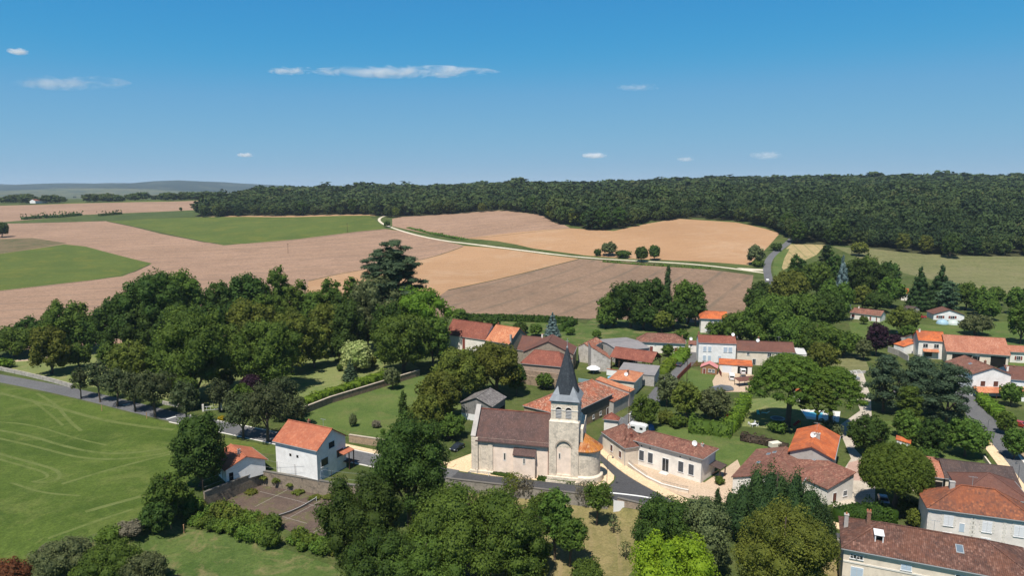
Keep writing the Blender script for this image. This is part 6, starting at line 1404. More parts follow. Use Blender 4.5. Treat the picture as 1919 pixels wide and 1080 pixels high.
# ---------------------------------------------------------------- the wood
def inside(x, y, poly):
    c = False; j = len(poly) - 1
    for i in range(len(poly)):
        xi, yi = poly[i]; xj, yj = poly[j]
        if (yi > y) != (yj > y) and x < (xj - xi) * (y - yi) / (yj - yi) + xi: c = not c
        j = i
    return c
WOODPOLY = [z for z in ZONES if z[0] == 'wood_floor'][0][2]
P_WOODM = pal('wood_mass_leaves', (.018, .032, .014), (.10, .12, .042), .1)
def wood():
    rng = np.random.default_rng(9)
    # single trees of the front row: six kinds, copied
    protos = []
    for k in range(7):
        r2 = np.random.default_rng(50 + k); hh = 15 + (k % 3) * 2; rx = 5.6 + (k % 2)
        lb = lobes_for('oak' if k != 5 else 'pine', rx, .8, hh, r2)
        V, Q, T_, tn = foliage_arrays(lb, 1.25, r2, 1.3, cap=2600, fine=False, up=.25, jit=.8)
        pl = (P_WOODL, P_WOODL, P_DARK, P_WOODL, P_OLIVE, P_NEEDLE, P_WOODL)[k]
        root = empty('tree', (0, 0, 0), 0); cr = bpy.data.objects.new('crown', mesh_from('crown', V, Q, T_, tn, pl)); COL.objects.link(cr); cr.parent = root
        MB().tube((0, 0, -.5), (0, 0, hh * .5), .3, .15, 6, False).build('trunk', M_bark, root, uv=False); protos.append(root)
    front = []
    edge = [(362,408),(430,406),(500,405),(600,404),(690,403),(735,408.5),(800,404),(860,401),(940,395),(1012,403),(1040,419),(1120,434),(1160,431),(1215,416),(1300,409.5),(1400,417),(1460,435),(1490,458),(1600,462),(1700,475),(1800,481),(1919,482),(2200,487)]
    P = [at(*e) for e in edge]; used = [False] * 7; n = 0
    for a, b in zip(P[:-1], P[1:]):
        l = (b - a).length; k = max(1, int(l / 16))
        for j in range(k):
            p = a.lerp(b, (j + rng.uniform(.1, .9)) / k); inn = Vector((0, 1, 0)); d = (b - a).normalized(); nn = Vector((-d.y, d.x, 0)); 
            if nn.y < 0 and abs(d.x) > .3: nn = -nn
            p += nn * rng.uniform(1.5, 6); q = int(rng.integers(7)); pr = protos[q]
            o = pr if not used[q] else copy_tree(pr); used[q] = True
            o.location = (p.x, p.y, terrain(p.x, p.y)); o.rotation_euler = (0, 0, rng.uniform(0, 6.28)); s = rng.uniform(.8, 1.3); o.scale = (s * 1.2, s * 1.2, s * rng.uniform(.85, 1.1))
            tag(o, 'dense tree in the front row of the wood, bordering the fields', 'tree', 'front row trees of the wood'); n += 1
    for k in range(7):
        if not used[k]: bpy.data.objects.remove(protos[k])
    # the mass behind
    kinds = {}
    for lod, (nq, sz) in enumerate(((300, 1.15), (130, 1.7), (60, 2.5))):
        kinds[lod] = []
        for k in range(8):
            r2 = np.random.default_rng(200 + k + lod * 20); lb = [(0, 0, .62, .26, .34)]
            for j in range(7 if lod == 0 else 4):
                ph = j * 2.4 + r2.uniform(0, 1); lb.append((.26*math.cos(ph), .26*math.sin(ph), r2.uniform(.45, .85), r2.uniform(.14, .24), r2.uniform(.12, .18)))
            V, Q, T_, tn = foliage_arrays([tuple(np.array(l) * 14) for l in lb], sz, r2, 3.0, cap=nq, fine=False, up=.3, jit=1.0, core=.68)
            kinds[lod].append((V / 14, Q, T_, tn))
    VV, QQ, TT, TQ, TT2 = [], [], [], [], []; off = 0; cnt = 0
    d = 520.0
    while d < 2250:
        s = 9.0 + max(0, d - 650) * .008; u = -.62
        while u < 1.15:
            x = u * d + rng.uniform(-.4, .4) * s; y = d + rng.uniform(-.4, .4) * s; u += s / d
            if not inside(x, y, WOODPOLY) or not inside(x, y - 7, WOODPOLY): continue
            lod = 0 if d < 850 else 1 if d < 1300 else 2
            V, Q, T_, tn = kinds[lod][int(rng.integers(8))]
            clump = math.sin(x * .021 + 1.3 * math.sin(y * .013)) * math.sin(y * .017 + x * .004); hh = rng.uniform(11, 18) * (1.35 if rng.uniform() < .07 else 1) * (1 + .12 * clump); ww = s * min(3.2, math.exp(rng.normal(.5, .32))); hh *= .72 + .2 * ww / s
            if rng.uniform() < .06: continue
            rs_ = 1; a = rng.uniform(0, 6.28); ca, sa = math.cos(a), math.sin(a)
            W = np.stack([(V[:, 0]*ca - V[:, 1]*sa) * ww + x, (V[:, 0]*sa + V[:, 1]*ca) * ww + y, V[:, 2] * hh + terrain(x, y) - .5], 1)
            VV.append(W); QQ.append(Q + off); TT.append(T_ + off); t0 = rng.uniform(-.35, .35) + .2 * clump; TQ.append(tn[:len(Q)] * .5 + .2 + t0); TT2.append(tn[len(Q):] * .5 + .1 + t0); off += len(V); cnt += 1
        d += s * .85
    me = mesh_from('wood', np.concatenate(VV), np.concatenate(QQ), np.concatenate(TT), np.clip(np.concatenate(TQ + TT2), 0, 1), P_WOODM)
    o = bpy.data.objects.new('wood', me); COL.objects.link(o); tag(o, 'broad dark green wood covering the hillside up to the skyline', 'wood', None, 'stuff')
    print('wood trees', cnt, 'front', n)
wood()
def far_trees():
    rng = np.random.default_rng(77)
    segs = [((0, 381), (58, 379), 22, 'dark trees'), ((85, 381), (112, 380), 8, ''), ((158, 379), (232, 377.5), 20, ''), ((236, 376), (330, 374.5), 14, ''), ((300, 376), (362, 375.5), 10, ''), ((395, 377), (440, 376), 10, ''), ((345, 374), (420, 373), 12, ''), ((28, 383), (52, 382), 3, ''), ((-160, 384), (0, 380), 24, ''), ((62, 372), (150, 371), 9, '')]
    ps = []
    for k in range(4):
        r2 = np.random.default_rng(300 + k); lb = lobes_for('oak', 6.5, .5, 14, r2); V, Q, T_, tn = foliage_arrays(lb, 2.2, r2, 1.2, cap=420, fine=False)
        root = empty('tree', (0, 0, 0)); cr = bpy.data.objects.new('crown', mesh_from('crown', V, Q, T_, tn, P_WOODL)); COL.objects.link(cr); cr.parent = root; ps.append(root)
    used = [False] * 4
    for (a, b, n, _) in segs:
        n = max(2, int(n * .5))
        A, B = at(*a), at(*b)
        for j in range(n):
            p = A.lerp(B, (j + rng.uniform(0, 1)) / n); p.y += rng.uniform(-6, 18); q = int(rng.integers(4)); o = ps[q] if not used[q] else copy_tree(ps[q]); used[q] = True
            o.location = (p.x, p.y, terrain(p.x, p.y) - .5); s = rng.uniform(.75, 1.4); o.scale = (s * 2.4, s * 1.8, s); o.rotation_euler = (0, 0, rng.uniform(0, 6))
            tag(o, 'far dark tree in the rows beyond the tan field on the left horizon', 'tree', 'far trees on the left horizon')
far_trees()
# ---------------------------------------------------------------- walls, fences, street furniture
def wall_line(name, label, pts, z0, z1, th, mat, cap=None, cat='wall', capw=.1, off=0):
    P = [at(*p[:2], p[2]) if len(p) > 2 else at(*p) for p in pts]
    root = empty(name, (P[0].x, P[0].y, 0), 0, label, cat); o = Vector((P[0].x, P[0].y, 0)); mb, mc = MB(), MB()
    for i, (a, b) in enumerate(zip(P[:-1], P[1:])):
        d = b - a; d.z = 0; r = Vector((-d.y, d.x, 0)).normalized(); a = a + r * off; b = b + r * off; e = d.normalized() * (th * .5 if i < len(P) - 2 else 0)
        for m_, w_, lo, hi in ((mb, th, z0, z1), (mc, th + capw * 2, z1, z1 + .1)):
            w_ -= i % 2 * .006; hi -= i % 2 * .004; q = [a - r*w_/2 - o, b + e - r*w_/2 - o, b + e + r*w_/2 - o, a + r*w_/2 - o]; m_.prism([(v.x, v.y) for v in q], lo, hi)
    mb.build('masonry', mat, root)
    if cap: mc.build('coping', cap, root)
    return root, P
W_RET = M_wall('stained_retaining_wall', (.36, .29, .22), .8, .7, .5, .3, (.07, .065, .06))
rw, P = wall_line('retaining_wall', 'long stained retaining wall holding the white house terrace above the old court', [(381, 926, 0), (488, 884, 0), (622, 907, 0), (690, 914.5, 0)], -3.6, .35, .5, W_RET, M_wall('dark_coping', (.14, .13, .115), .5), off=-.22)
mb = MB(); o = Vector((P[0].x, P[0].y, 0))
for a, b in zip(P[:-1], P[1:]):
    n = max(1, int((b - a).length / 4.2))
    for k in range(n + 1):
        p = a.lerp(b, k / n) - o; MB().tube((p.x, p.y, .3), (p.x, p.y, 2.9), .04, None, 6).build('fence_post', M_flat('rusty_post', (.10, .07, .055)), rw)
    for z in (1.3, 2.8): p, q = a - o, b - o; mb.tube((p.x, p.y, z), (q.x, q.y, z), .015, None, 5)
mb.build('fence_wire', M_gut, rw)
wall_line('retaining_wall', 'weathered grey wall along the road in front of the church', [(836, 902, 0), (910, 911, 0), (1000, 921, 0), (1140, 938, 0)], -2.6, .75, .4, M_wall('weathered_wall', (.34, .31, .27), .8, .5, .5, .3, (.08, .075, .07)), M_wall('dark_coping', (.14, .13, .115), .5), off=-.2)
gw, P = wall_line('garden_wall', 'orchard wall with a white gate below the church road junction', [(1158, 941, 0), (1200, 951, 0), (1245, 968, 0)], -2.4, .9, .4, M_wall('crumbling_wall', (.42, .33, .26), .8, .6, .5, .3), M_wall('dark_coping', (.14, .13, .115), .5), off=-.2)
p = at(1163, 950, -.6); g = empty('gate', (p.x, p.y, -2), -.25, 'white wooden gate in the orchard wall', 'gate'); MB().box(-1.3, 1.3, -.06, .02, 0, 2.5).box(-1.4, -1.3, -.1, .1, 0, 2.7).box(1.3, 1.4, -.1, .1, 0, 2.7).box(-.02, .02, -.08, -.06, 0, 2.5).build('gate_leaf', M_frame, g)
wall_line('garden_wall', 'low pale wall beside the road at the left edge of the park', [(-60, 684), (0, 694.5), (45, 704), (95, 716), (137, 728)], -.2, 1.3, .45, M_wall('pale_park_wall', (.48, .44, .38), .7, .8, 1.2, .6, (.09, .085, .08)), off=0)
wall_line('garden_wall', 'short pale wall between the park and the road by the young trees', [(305, 758), (348, 766)], -.2, 1.0, .4, M_wall('pale_park_wall', (.48, .44, .38), .7, .8, 1.2, .6, (.09, .085, .08)))
wall_line('garden_wall', 'long reddish stone wall crossing diagonally behind the garden lawn', [(560, 780), (620, 756), (700, 731), (786, 704)], -.2, 1.9, .5, M_wall('reddish_rubble', (.40, .28, .20), .8, .9, .6, .35, (.10, .08, .07)), M_wall('rubble_cap', (.45, .38, .3), .6))
wall_line('garden_wall', 'ochre garden wall running behind the white house', [(655, 829), (708, 837), (755, 846)], -.2, 1.9, .45, M_wall('ochre_rubble', (.45, .33, .22), .6, .8, .6, .35), M_wall('rubble_cap', (.45, .38, .3), .6))
wall_line('garden_wall', 'ruined terraced stone wall below the red hipped barn', [(975, 719), (1010, 724), (1062, 731)], -.2, 3.0, .8, M_wall('ruined_stone', (.40, .30, .21), .9, 1.0, .5, .35, (.12, .09, .07)))
wall_line('garden_wall', 'upper terrace wall of pink blocks under the red hipped barn', [(974, 707), (1010, 711), (1056, 717)], -.2, 2.6, .7, M_wall('pink_terrace', (.42, .3, .22), .7, 1.0, .5, .35))
wall_line('garden_wall', 'whitewashed yard wall with tiled coping in front of the timber hall', [(1137, 703), (1175, 708)], -.1, 2.0, .35, W_WHITE, T_ORED)
wall_line('garden_wall', 'turquoise painted wall by the small garden pool', [(1084, 716), (1110, 720), (1141, 724)], -.1, 1.2, .25, M_flat('turquoise_wall', (.20, .30, .32)))
wall_line('garden_wall', 'grey block wall sloping beside the orange house garden', [(1664, 660), (1685, 668), (1702, 678)], -.2, 2.2, .3, W_GREY)
wall_line('garden_wall', 'grey wall behind the purple plum tree', [(1655, 640), (1695, 641), (1715, 634)], -.2, 2.0, .3, W_GREY, T_BROWN)
wall_line('garden_wall', 'white boundary wall at the edge of the right hand street', [(1843, 862), (1862, 888), (1885, 915)], -.1, 1.1, .3, W_CREAM)
wall_line('garden_wall', 'grey wall along the road behind the long foreground roof', [(1560, 1021), (1600, 1028)], -.1, 1.2, .3, W_GREY)
# brown fence along the lane
def picket(name, label, pts, h, mat, cat='fence', boards=.32):
    P = [at(*p) for p in pts]; o = P[0]; root = empty(name, o, 0, label, cat); mb = MB()
    for a, b in zip(P[:-1], P[1:]):
        n = max(1, int((b - a).length / boards)); d = (b - a).normalized(); r = Vector((-d.y, d.x, 0))
        for k in range(n):
            p = a.lerp(b, (k + .5) / n) - o; q = p + d * boards * .72; mb.bar((p.x, p.y, p.z + .05), (p.x + d.x*.01, p.y + d.y*.01, p.z + h), boards * .8, .03)
        for k in range(int((b - a).length / 2.4) + 1):
            p = a.lerp(b, min(1, k * 2.4 / (b - a).length)) - o - r * .07; MB().bar((p.x, p.y, p.z), (p.x, p.y, p.z + h + .1), .12).build('post', mat, root)
        p, q = a - o - r*.05, b - o - r*.05; mb.bar((p.x, p.y, p.z + h*.3), (q.x, q.y, q.z + h*.3), .06).bar((p.x, p.y, p.z + h*.8), (q.x, q.y, q.z + h*.8), .06)
    mb.build('boards', mat, root); return root
picket('fence', 'brown board fence along the right side of the village lane', [(1268, 716), (1280, 703), (1294, 689)], 1.7, M_redb)
picket('fence', 'brown board fence across the back of the cabin lawn', [(1294, 688), (1318, 686), (1346, 688)], 1.6, M_redb)
picket('fence', 'red board screen beside the garage driveway', [(1348, 700), (1352, 707)], 1.6, M_redb)
# railing on the low wall of the long white house
rl, P = wall_line('railing_wall', 'low curved wall with iron railing in front of the long white house', [(1171, 868), (1190, 884), (1213, 900), (1240, 913), (1275, 922), (1290, 925)], -.05, .65, .3, W_CREAM, M_quoin, cat='wall')
o = Vector((P[0].x, P[0].y, 0)); mb = MB()
for i, (a, b) in enumerate(zip(P[:-1], P[1:])):
    if i == 2: continue
    n = max(1, int((b - a).length / .3)); p, q = a - o, b - o; mb.tube((p.x, p.y, 1.35), (q.x, q.y, 1.35), .025, None, 5)
    for k in range(n): c = a.lerp(b, k / n) - o; mb.bar((c.x, c.y, .7), (c.x, c.y, 1.4), .025)
mb.build('railing', M_dgrey, rl)
# tennis net
a, b = at(517, 976), at(593, 940); nt_ = empty('tennis_net', a, 0, 'sagging old tennis net with white top band across the worn court', 'tennis net'); q = b - a
mb, mc = MB(), MB(); K = 12
M_net = M_flat('net_mesh', (.16, .14, .11), .9, .1)
for k in range(K):
    s, t = k / K, (k + 1) / K; za = .95 - .45 * math.sin(math.pi * s); zb = .95 - .45 * math.sin(math.pi * t)
    mb.bar((q.x*s, q.y*s, za), (q.x*t, q.y*t, zb), .05, .09)
    mc.bar((q.x*s, q.y*s, za - .25), (q.x*t, q.y*t, zb - .25), .012, .4)
mb.build('top_band', M_white, nt_); mc.build('net', M_net, nt_)
for s in (0, 1): MB().tube((q.x*s, q.y*s, 0), (q.x*s, q.y*s, 1.1), .06).build('post', M_frame, nt_)
# lamps and poles
def lamp(px, py, h, label, arm=1.4, rz=0.0, group=None):
    p = at(px, py); o = empty('street_lamp', p, rz, label, 'street lamp', group)
    MB().tube((0, 0, 0), (0, 0, .8), .11, .09, 8).tube((0, 0, .8), (0, 0, h), .06, .045, 8).build('post', M_dgrey, o)
    a = MB(); pr = (0, 0, h)
    for k in range(1, 7):
        t = k / 6 * 2.6; c = (arm/2 * (1 - math.cos(t)), 0, h + .5 * math.sin(t)); a.tube(pr, c, .035, None, 6); pr = c
    a.build('arm', M_dgrey, o)
    MB().lathe([(.02, pr[2] - .05), (.12, pr[2] - .1), (.22, pr[2] - .3), (.24, pr[2] - .38), (.05, pr[2] - .42)], 12, pr[0], 0).build('lantern', M_dgrey, o)
    return o
lamp(1137, 918, 7.0, 'street lamp on the rounded pavement by the church apse', 1.2, 0)
lamp(1847, 842, 7.0, 'tall curved street lamp beside the right hand street', 1.6, -.2)
lamp(400, 762, 6, 'street lamp by the park gate', 1.2, 0)
lamp(1905, 925, 6.0, 'street lamp at the right edge beyond the dark tiled barn', 1.2, 1.5)
def pole(px, py, h, label, mat=None, cross=False, r=.11):
    p = at(px, py); o = empty('utility_pole', p, .3, label, 'utility pole'); MB().tube((0, 0, 0), (0, 0, h), r, r*.7, 8).build('shaft', mat or M_wood, o)
    if cross: MB().box(-.9, .9, -.06, .06, h - .7, h - .55).tube((-.8, 0, h - .55), (-.8, 0, h - .35), .05).tube((.8, 0, h - .55), (.8, 0, h - .35), .05).build('crossarm', M_wood, o)
    return o
pole(1170, 869, 8.4, 'rusty brown pole standing at the corner of the long white house', M_flat('rusty', (.15, .07, .045)), False, .09)
pole(1178, 795, 9.5, 'wooden pole on the lane beside the pavilion')
pole(651, 436, 10, 'wooden pole at the edge of the yellow green crop', None, True, .2)
pole(540, 475, 9, 'wooden pole alone in the stubble field', None, True, .16)
pole(749, 402, 13, 'pole at the top of the white track', None, True, .2)
pole(1287, 715, 7, 'pole beside the brown lane fence')
for x, y in ((321, 998), (345, 1000), (275, 785), (191, 771)):
    p = at(x, y); o = empty('stake', p, .2, 'pale wooden stake in the grass bank at the meadow edge', 'stake', 'stakes at the meadow edge'); MB().box(-.07, .07, -.07, .07, -.1, 1.7).box(-.09, .09, -.09, .09, 1.55, 1.72).build('post', M_flat('new_timber', (.42, .24, .13)), o)
# ---------------------------------------------------------------- vehicles
def car(px, py, rz, col, label, van=False, z=None, cat='car', name='parked_car', L_=4.2):
    p = at(px, py); o = empty(name, p, rz, label, cat)
    Wd = .88; hh = 1.45 if not van else 2.0; l = L_ / 2
    prof = [(-l, .45), (-l + .05, .8), (-l + .25, .92), (-l + 1.0, .98), (-l + 1.65, hh - .05), (-l + 2.0, hh), (l - 1.0, hh - .02), (l - .45, hh - .35), (l - .12, .95), (l, .75), (l, .42), (l - .2, .28), (-l + .2, .28)]
    if van: prof = [(-l, .45), (-l + .03, .95), (-l + .6, 1.1), (-l + 1.15, hh - .1), (-l + 1.5, hh), (l - .08, hh - .02), (l, hh - .2), (l, .4), (l - .15, .28), (-l + .2, .28)]
    n = len(prof); vs = []
    for s in (-1, 1):
        for x, z_ in prof:
            k = 1.0 if z_ < 1.0 else 1 - .2 * (z_ - 1.0) / (hh - 1.0)
            if van: k = 1.0 if z_ < 1.0 else 1 - .08 * (z_ - 1) / (hh - 1)
            if abs(x) > l - .3 and z_ < 1.0: k *= .92
            vs.append((x, s * Wd * k, z_))
    b = MB().add(vs, [tuple(range(n))[::-1], tuple(range(n, 2*n))] + [(i, (i+1) % n, (i+1) % n + n, i + n) for i in range(n)])
    b.build('body', M_paint('car_paint_%d' % int(col[0]*99), col), o, bevel=.05)
    g = MB(); t = .015
    def side(x0, x1, z0_, z1_, s, skew0=0, skew1=0):
        q = []
        for x, z_ in ((x0, z0_), (x1, z0_), (x1 - skew1, z1_), (x0 + skew0, z1_)):
            k = 1 - (.08 if van else .2) * (z_ - 1.0) / (hh - 1.0); q.append((x, s * (Wd * k + t), z_))
        return q
    for s in (-1, 1):
        for q in ((side(-l + 1.25, -l + 2.05, 1.02, hh - .14, s, .38, 0), side(-l + 2.12, l - .85, 1.02, hh - .14, s, 0, .2)) if not van else (side(-l + .95, -l + 1.8, 1.1, hh - .25, s, .25, 0),)):
            g.add(q, [(0, 1, 2, 3) if s < 0 else (3, 2, 1, 0)])
    wf = [(-l + 1.06, 1.03), (-l + 1.58, hh - .1)] if not van else [(-l + .64, 1.14), (-l + 1.1, hh - .18)]
    g.add([(wf[0][0] - .04, -.74, wf[0][1]), (wf[0][0] - .04, .74, wf[0][1]), (wf[1][0] - .04, .66, wf[1][1]), (wf[1][0] - .04, -.66, wf[1][1])], [(3, 2, 1, 0)])
    wr = [(l - .16, 1.0), (l - .46, hh - .33)] if not van else [(l - .01, 1.1), (l - .02, hh - .35)]
    g.add([(wr[0][0] + .05, -.7, wr[0][1]), (wr[0][0] + .05, .7, wr[0][1]), (wr[1][0] + .05, .64, wr[1][1] ), (wr[1][0] + .05, -.64, wr[1][1])], [(0, 1, 2, 3)])
    g.build('windows', M_pane, o)
    for x in (-l + .8, l - .85):
        for s in (-1, 1):
            w_ = MB().tube((x, s * .66, .32), (x, s * .9, .32), .32, None, 14).build('wheel', M_flat('tyre', (.02, .02, .02)), o)
            MB().tube((x, s * .88, .32), (x, s * .915, .32), .19, None, 10).build('rim', M_gut, w_)
    for s in (-1, 1):
        MB().box(-l - .015, -l + .1, s*.62 - .18, s*.62 + .18, .62, .78).build('headlight', M_flat('lamp_glass', (.6, .6, .6), .2, .6), o)
        MB().box(l - .1, l + .015, s*.66 - .14, s*.66 + .14, .68, .9).build('tail_light', M_flat('red_lamp', (.3, .02, .02), .3, .5), o)
    return o
DK = (.02, .025, .035); WH = (.75, .75, .75)
car(857, 843, R(60), DK, 'dark blue car parked in the shade left of the church')
car(1273, 686, R(245), DK, 'dark car standing on the village lane')
car(1371, 711, R(255), WH, 'white van parked on the driveway in front of the orange roofed garage', van=True, cat='van', name='parked_van', L_=4.6)
car(1393, 712, R(262), DK, 'dark car parked beside the white van')
car(1390, 700, R(265), WH, 'white van half inside the garage', van=True, cat='van', name='parked_van', L_=4.4)
car(1438, 527, R(255), WH, 'white car driving on the country road')
car(1655, 944, R(70), (.12, .13, .17), 'dark car in the shade of the clipped stone pine')
car(590, 662, R(10), (.25, .26, .28), 'grey car glimpsed under the park trees')
car(1690, 626, R(190), (.4, .42, .48), 'grey car at the back of the orange house')
# caravan
p = at(1195, 812); cv = empty('caravan', p, R(-28), 'white caravan parked beside the lane', 'caravan')
pf = [(-2.4, .5), (-2.5, 1.2), (-2.3, 2.3), (-1.9, 2.55), (2.0, 2.55), (2.4, 2.2), (2.45, .5)]
MB().add([(x, s, z) for s in (-1.1, 1.1) for x, z in pf], [tuple(range(7))[::-1], tuple(range(7, 14))] + [(i, (i+1) % 7, (i+1) % 7 + 7, i + 7) for i in range(7)]).build('body', M_paint('caravan_paint', (.72, .72, .72), .4), cv, bevel=.06)
MB().box(-1.6, -.4, -1.13, -1.09, 1.35, 1.95).box(.8, 1.6, -1.13, -1.09, 1.35, 1.95).box(2.44, 2.47, -.7, .7, 1.35, 1.9).build('windows', M_pane, cv); MB().box(-.1, .5, -1.13, -1.09, .6, 2.2).build('door', M_frame, cv)
for s in (-1, 1): MB().tube((0, s*.85, .33), (0, s*1.08, .33), .33, None, 12).build('wheel', M_flat('tyre', (.02, .02, .02)), cv)
MB().bar((-2.4, 0, .5), (-3.6, 0, .5), .1).build('drawbar', M_gut, cv)
p = at(1218, 806); tp = empty('tarpaulin', p, .3, 'blue tarpaulin covered stack beside the caravan', 'tarpaulin'); MB().add([(-1,-.8,0),(1,-.8,0),(1,.8,0),(-1,.8,0),(-.8,-.6,1.3),(.8,-.6,1.2),(.75,.6,1.4),(-.8,.6,1.1)], [(0,1,5,4),(1,2,6,5),(2,3,7,6),(3,0,4,7),(4,5,6,7)]).build('cover', M_flat('blue_tarp', (.03, .12, .32), .5), tp, bevel=.1)
# garden things
def parasol(px, py, r, h, col, label, nm='parasol', cat='parasol'):
    p = at(px, py); o = empty(nm, p, .2, label, cat); mb = MB(); n = 8
    vs = [(0, 0, h)] + [(r*.5*math.cos(k*math.pi/4), r*.5*math.sin(k*math.pi/4), h - r*.13) for k in range(8)] + [(r*math.cos(k*math.pi/4), r*math.sin(k*math.pi/4), h - r*.42) for k in range(8)]
    fs = [(0, 1+k, 1+(k+1)%8) for k in range(8)] + [(1+k, 9+k, 9+(k+1)%8, 1+(k+1)%8) for k in range(8)]
    MB().slab(vs, fs, .05).build('canopy', col, o); MB().tube((0, 0, 0), (0, 0, h), .04).box(-.3, .3, -.3, .3, 0, .08).build('pole', M_gut, o); return o
parasol(1112, 700, 2.4, 2.7, M_flat('white_canvas', (.75, .75, .77)), 'large white parasol on the lawn beside the stained wall')
parasol(1374, 803, 1.0, 2.2, M_flat('red_canvas', (.5, .08, .05)), 'small red parasol over the hedge hut') if False else None
def ovalpool(px, py, rx, ry, h, label, rim, water, rz=0):
    p = at(px, py); o = empty('pool', p, rz, label, 'swimming pool'); n = 24
    ring = lambda r, z: [(rx*r*math.cos(k*6.2832/n), ry*r*math.sin(k*6.2832/n), z) for k in range(n)]
    vs = ring(1, 0) + ring(1.02, h) + ring(.93, h) + ring(.92, h - .3)
    MB().add(vs, [(k + j*n, (k+1) % n + j*n, (k+1) % n + (j+1)*n, k + (j+1)*n) for j in range(3) for k in range(n)]).build('rim', rim, o)
    MB().add(ring(.94, h - .15), [tuple(range(n))]).build('water', water, o); return o
M_water = M_paint('pool_water', (.12, .42, .50), .05)
ovalpool(1155, 712, 3.0, 1.6, 1.0, 'light blue oval garden pool behind the pale orange hipped roof', M_flat('blue_rim', (.3, .55, .68)), M_water, .3)
# in ground pool under the pines
pc = [at(*q) for q in ((1500, 768), (1575, 772), (1572, 792), (1512, 786))]; mb = MB(); c0 = pc[0]
ps_ = empty('pool', c0, 0, 'in ground pool with wide white paving behind the pine trunks', 'swimming pool')
loc = [(v - c0) for v in pc]; cen = sum(loc, Vector()) / 4; inn = [cen + (v - cen) * .5 + Vector((-2.0, .5, 0)) for v in loc]
mb.prism([(v.x, v.y) for v in loc], -.1, .07); mb.build('paving', M_flat('white_paving', (.62, .60, .56)), ps_)
MB().prism([(v.x, v.y) for v in inn], .0, .085).build('water', M_water, ps_)
def lounger(px, py, rz, label):
    p = at(px, py); o = empty('sun_lounger', p, rz, label, 'sun lounger', 'turquoise sun loungers on the lawn'); m = M_flat('turquoise_plastic', (.05, .48, .40), .4)
    MB().box(-.7, .7, -.33, .33, .28, .34).build('seat', m, o); MB().slab([(-1.35, -.33, .85), (-.7, -.33, .33), (-.7, .33, .33), (-1.35, .33, .85)], [(0, 1, 2, 3)], .06).build('backrest', m, o)
    for x in (-.6, .6):
        for y in (-.3, .3): MB().box(x - .04, x + .04, y - .04, y + .04, 0, .28).build('leg', m, o)
lounger(1421, 777, R(260), 'turquoise sun lounger pointing straight at the viewer on the lawn'); lounger(1432, 776, R(160), 'turquoise sun lounger lying sideways on the lawn')
def gtable(px, py, label, col, s=1.0, chairs=3, nm='garden_table'):
    p = at(px, py); o = empty(nm, p, .4, label, 'garden table'); MB().box(-.8*s, .8*s, -.45*s, .45*s, .70, .75).build('tabletop', col, o)
    for x in (-.7, .7):
        for y in (-.38, .38): MB().box(x*s - .04, x*s + .04, y*s - .04, y*s + .04, 0, .7).build('leg', col, o)
def gchair(px, py, rz, label, col, group=None):
    p = at(px, py); o = empty('garden_chair', p, rz, label, 'garden chair', group); MB().box(-.25, .25, -.25, .25, .40, .45).build('seat', col, o); MB().box(-.25, .25, .2, .26, .45, .9).build('backrest', col, o)
    for x in (-.22, .22):
        for y in (-.22, .22): MB().box(x - .03, x + .03, y - .03, y + .03, 0, .4).build('leg', col, o)
WP = M_flat('white_plastic', (.7, .7, .7), .5); gtable(1638, 838, 'white garden table on the grass behind the stone pine', WP)
for i, (x, y) in enumerate(((1630, 837), (1645, 840), (1404, 797), (1411, 799), (1419, 800), (1414, 795))): gchair(x, y, i * 1.1, 'white plastic garden chair' + (' beside the white garden table' if i < 2 else ' in the shade beside the brown hedge'), WP, 'white garden chairs by the table' if i < 2 else 'white garden chairs in the shade')
gtable(1412, 800, 'white garden table among chairs beside the brown hedge', WP)
# trampoline
p = at(1457, 790); tr = empty('trampoline', p, 0, 'round trampoline with grey blue mat in the pine shade', 'trampoline'); MB().lathe([(.001, .8), (1.5, .8), (1.5, .82), (.001, .84)], 20).build('mat', M_flat('tramp_mat', (.06, .09, .11)), tr)
MB().lathe([(1.5, .78), (1.9, .80), (1.9, .88), (1.5, .86)], 20).build('pad', M_flat('tramp_pad', (.14, .24, .28)), tr)
for k in range(4): MB().tube((1.8*math.cos(k*1.57+.5), 1.8*math.sin(k*1.57+.5), 0), (1.8*math.cos(k*1.57+.5), 1.8*math.sin(k*1.57+.5), .8), .03).build('leg', M_gut, tr)
def misc(nm, px, py, label, cat, fn):
    p = at(px, py); o = empty(nm, p, .3, label, cat); fn(o); return o
misc('slide', 1495, 798, 'red plastic slide in the pine shade', 'slide', lambda o: (MB().slab([(-1.2, -.3, .15), (.6, -.3, 1.2), (.6, .3, 1.2), (-1.2, .3, .15)], [(0, 1, 2, 3)], .08).bar((-1.2, -.33, .2), (.6, -.33, 1.3), .06, .2).bar((-1.2, .33, .2), (.6, .33, 1.3), .06, .2).build('chute', M_flat('red_plastic', (.5, .03, .03), .4), o), MB().bar((.6, -.3, 0), (.6, -.3, 1.3), .08).bar((.6, .3, 0), (.6, .3, 1.3), .08).bar((.6, -.3, .4), (.6, .3, .4), .05).bar((.6, -.3, .8), (.6, .3, .8), .05).build('ladder', M_flat('yellow_plastic', (.6, .4, .03), .4), o)))
misc('mailbox', 1850, 838, 'yellow mailbox on a post beside the right hand street', 'mailbox', lambda o: (MB().box(-.3, .3, -.25, .25, .7, 1.5).add([(-.3,-.25,1.5),(.3,-.25,1.5),(.3,.25,1.5),(-.3,.25,1.5),(-.3,0,1.65),(.3,0,1.65)], [(0,1,5,4),(2,3,4,5),(1,2,5),(3,0,4)]).build('box', M_paint('yellow_paint', (.75, .52, .03), .4), o), MB().box(-.06, .06, -.06, .06, 0, .7).build('post', M_dgrey, o)))
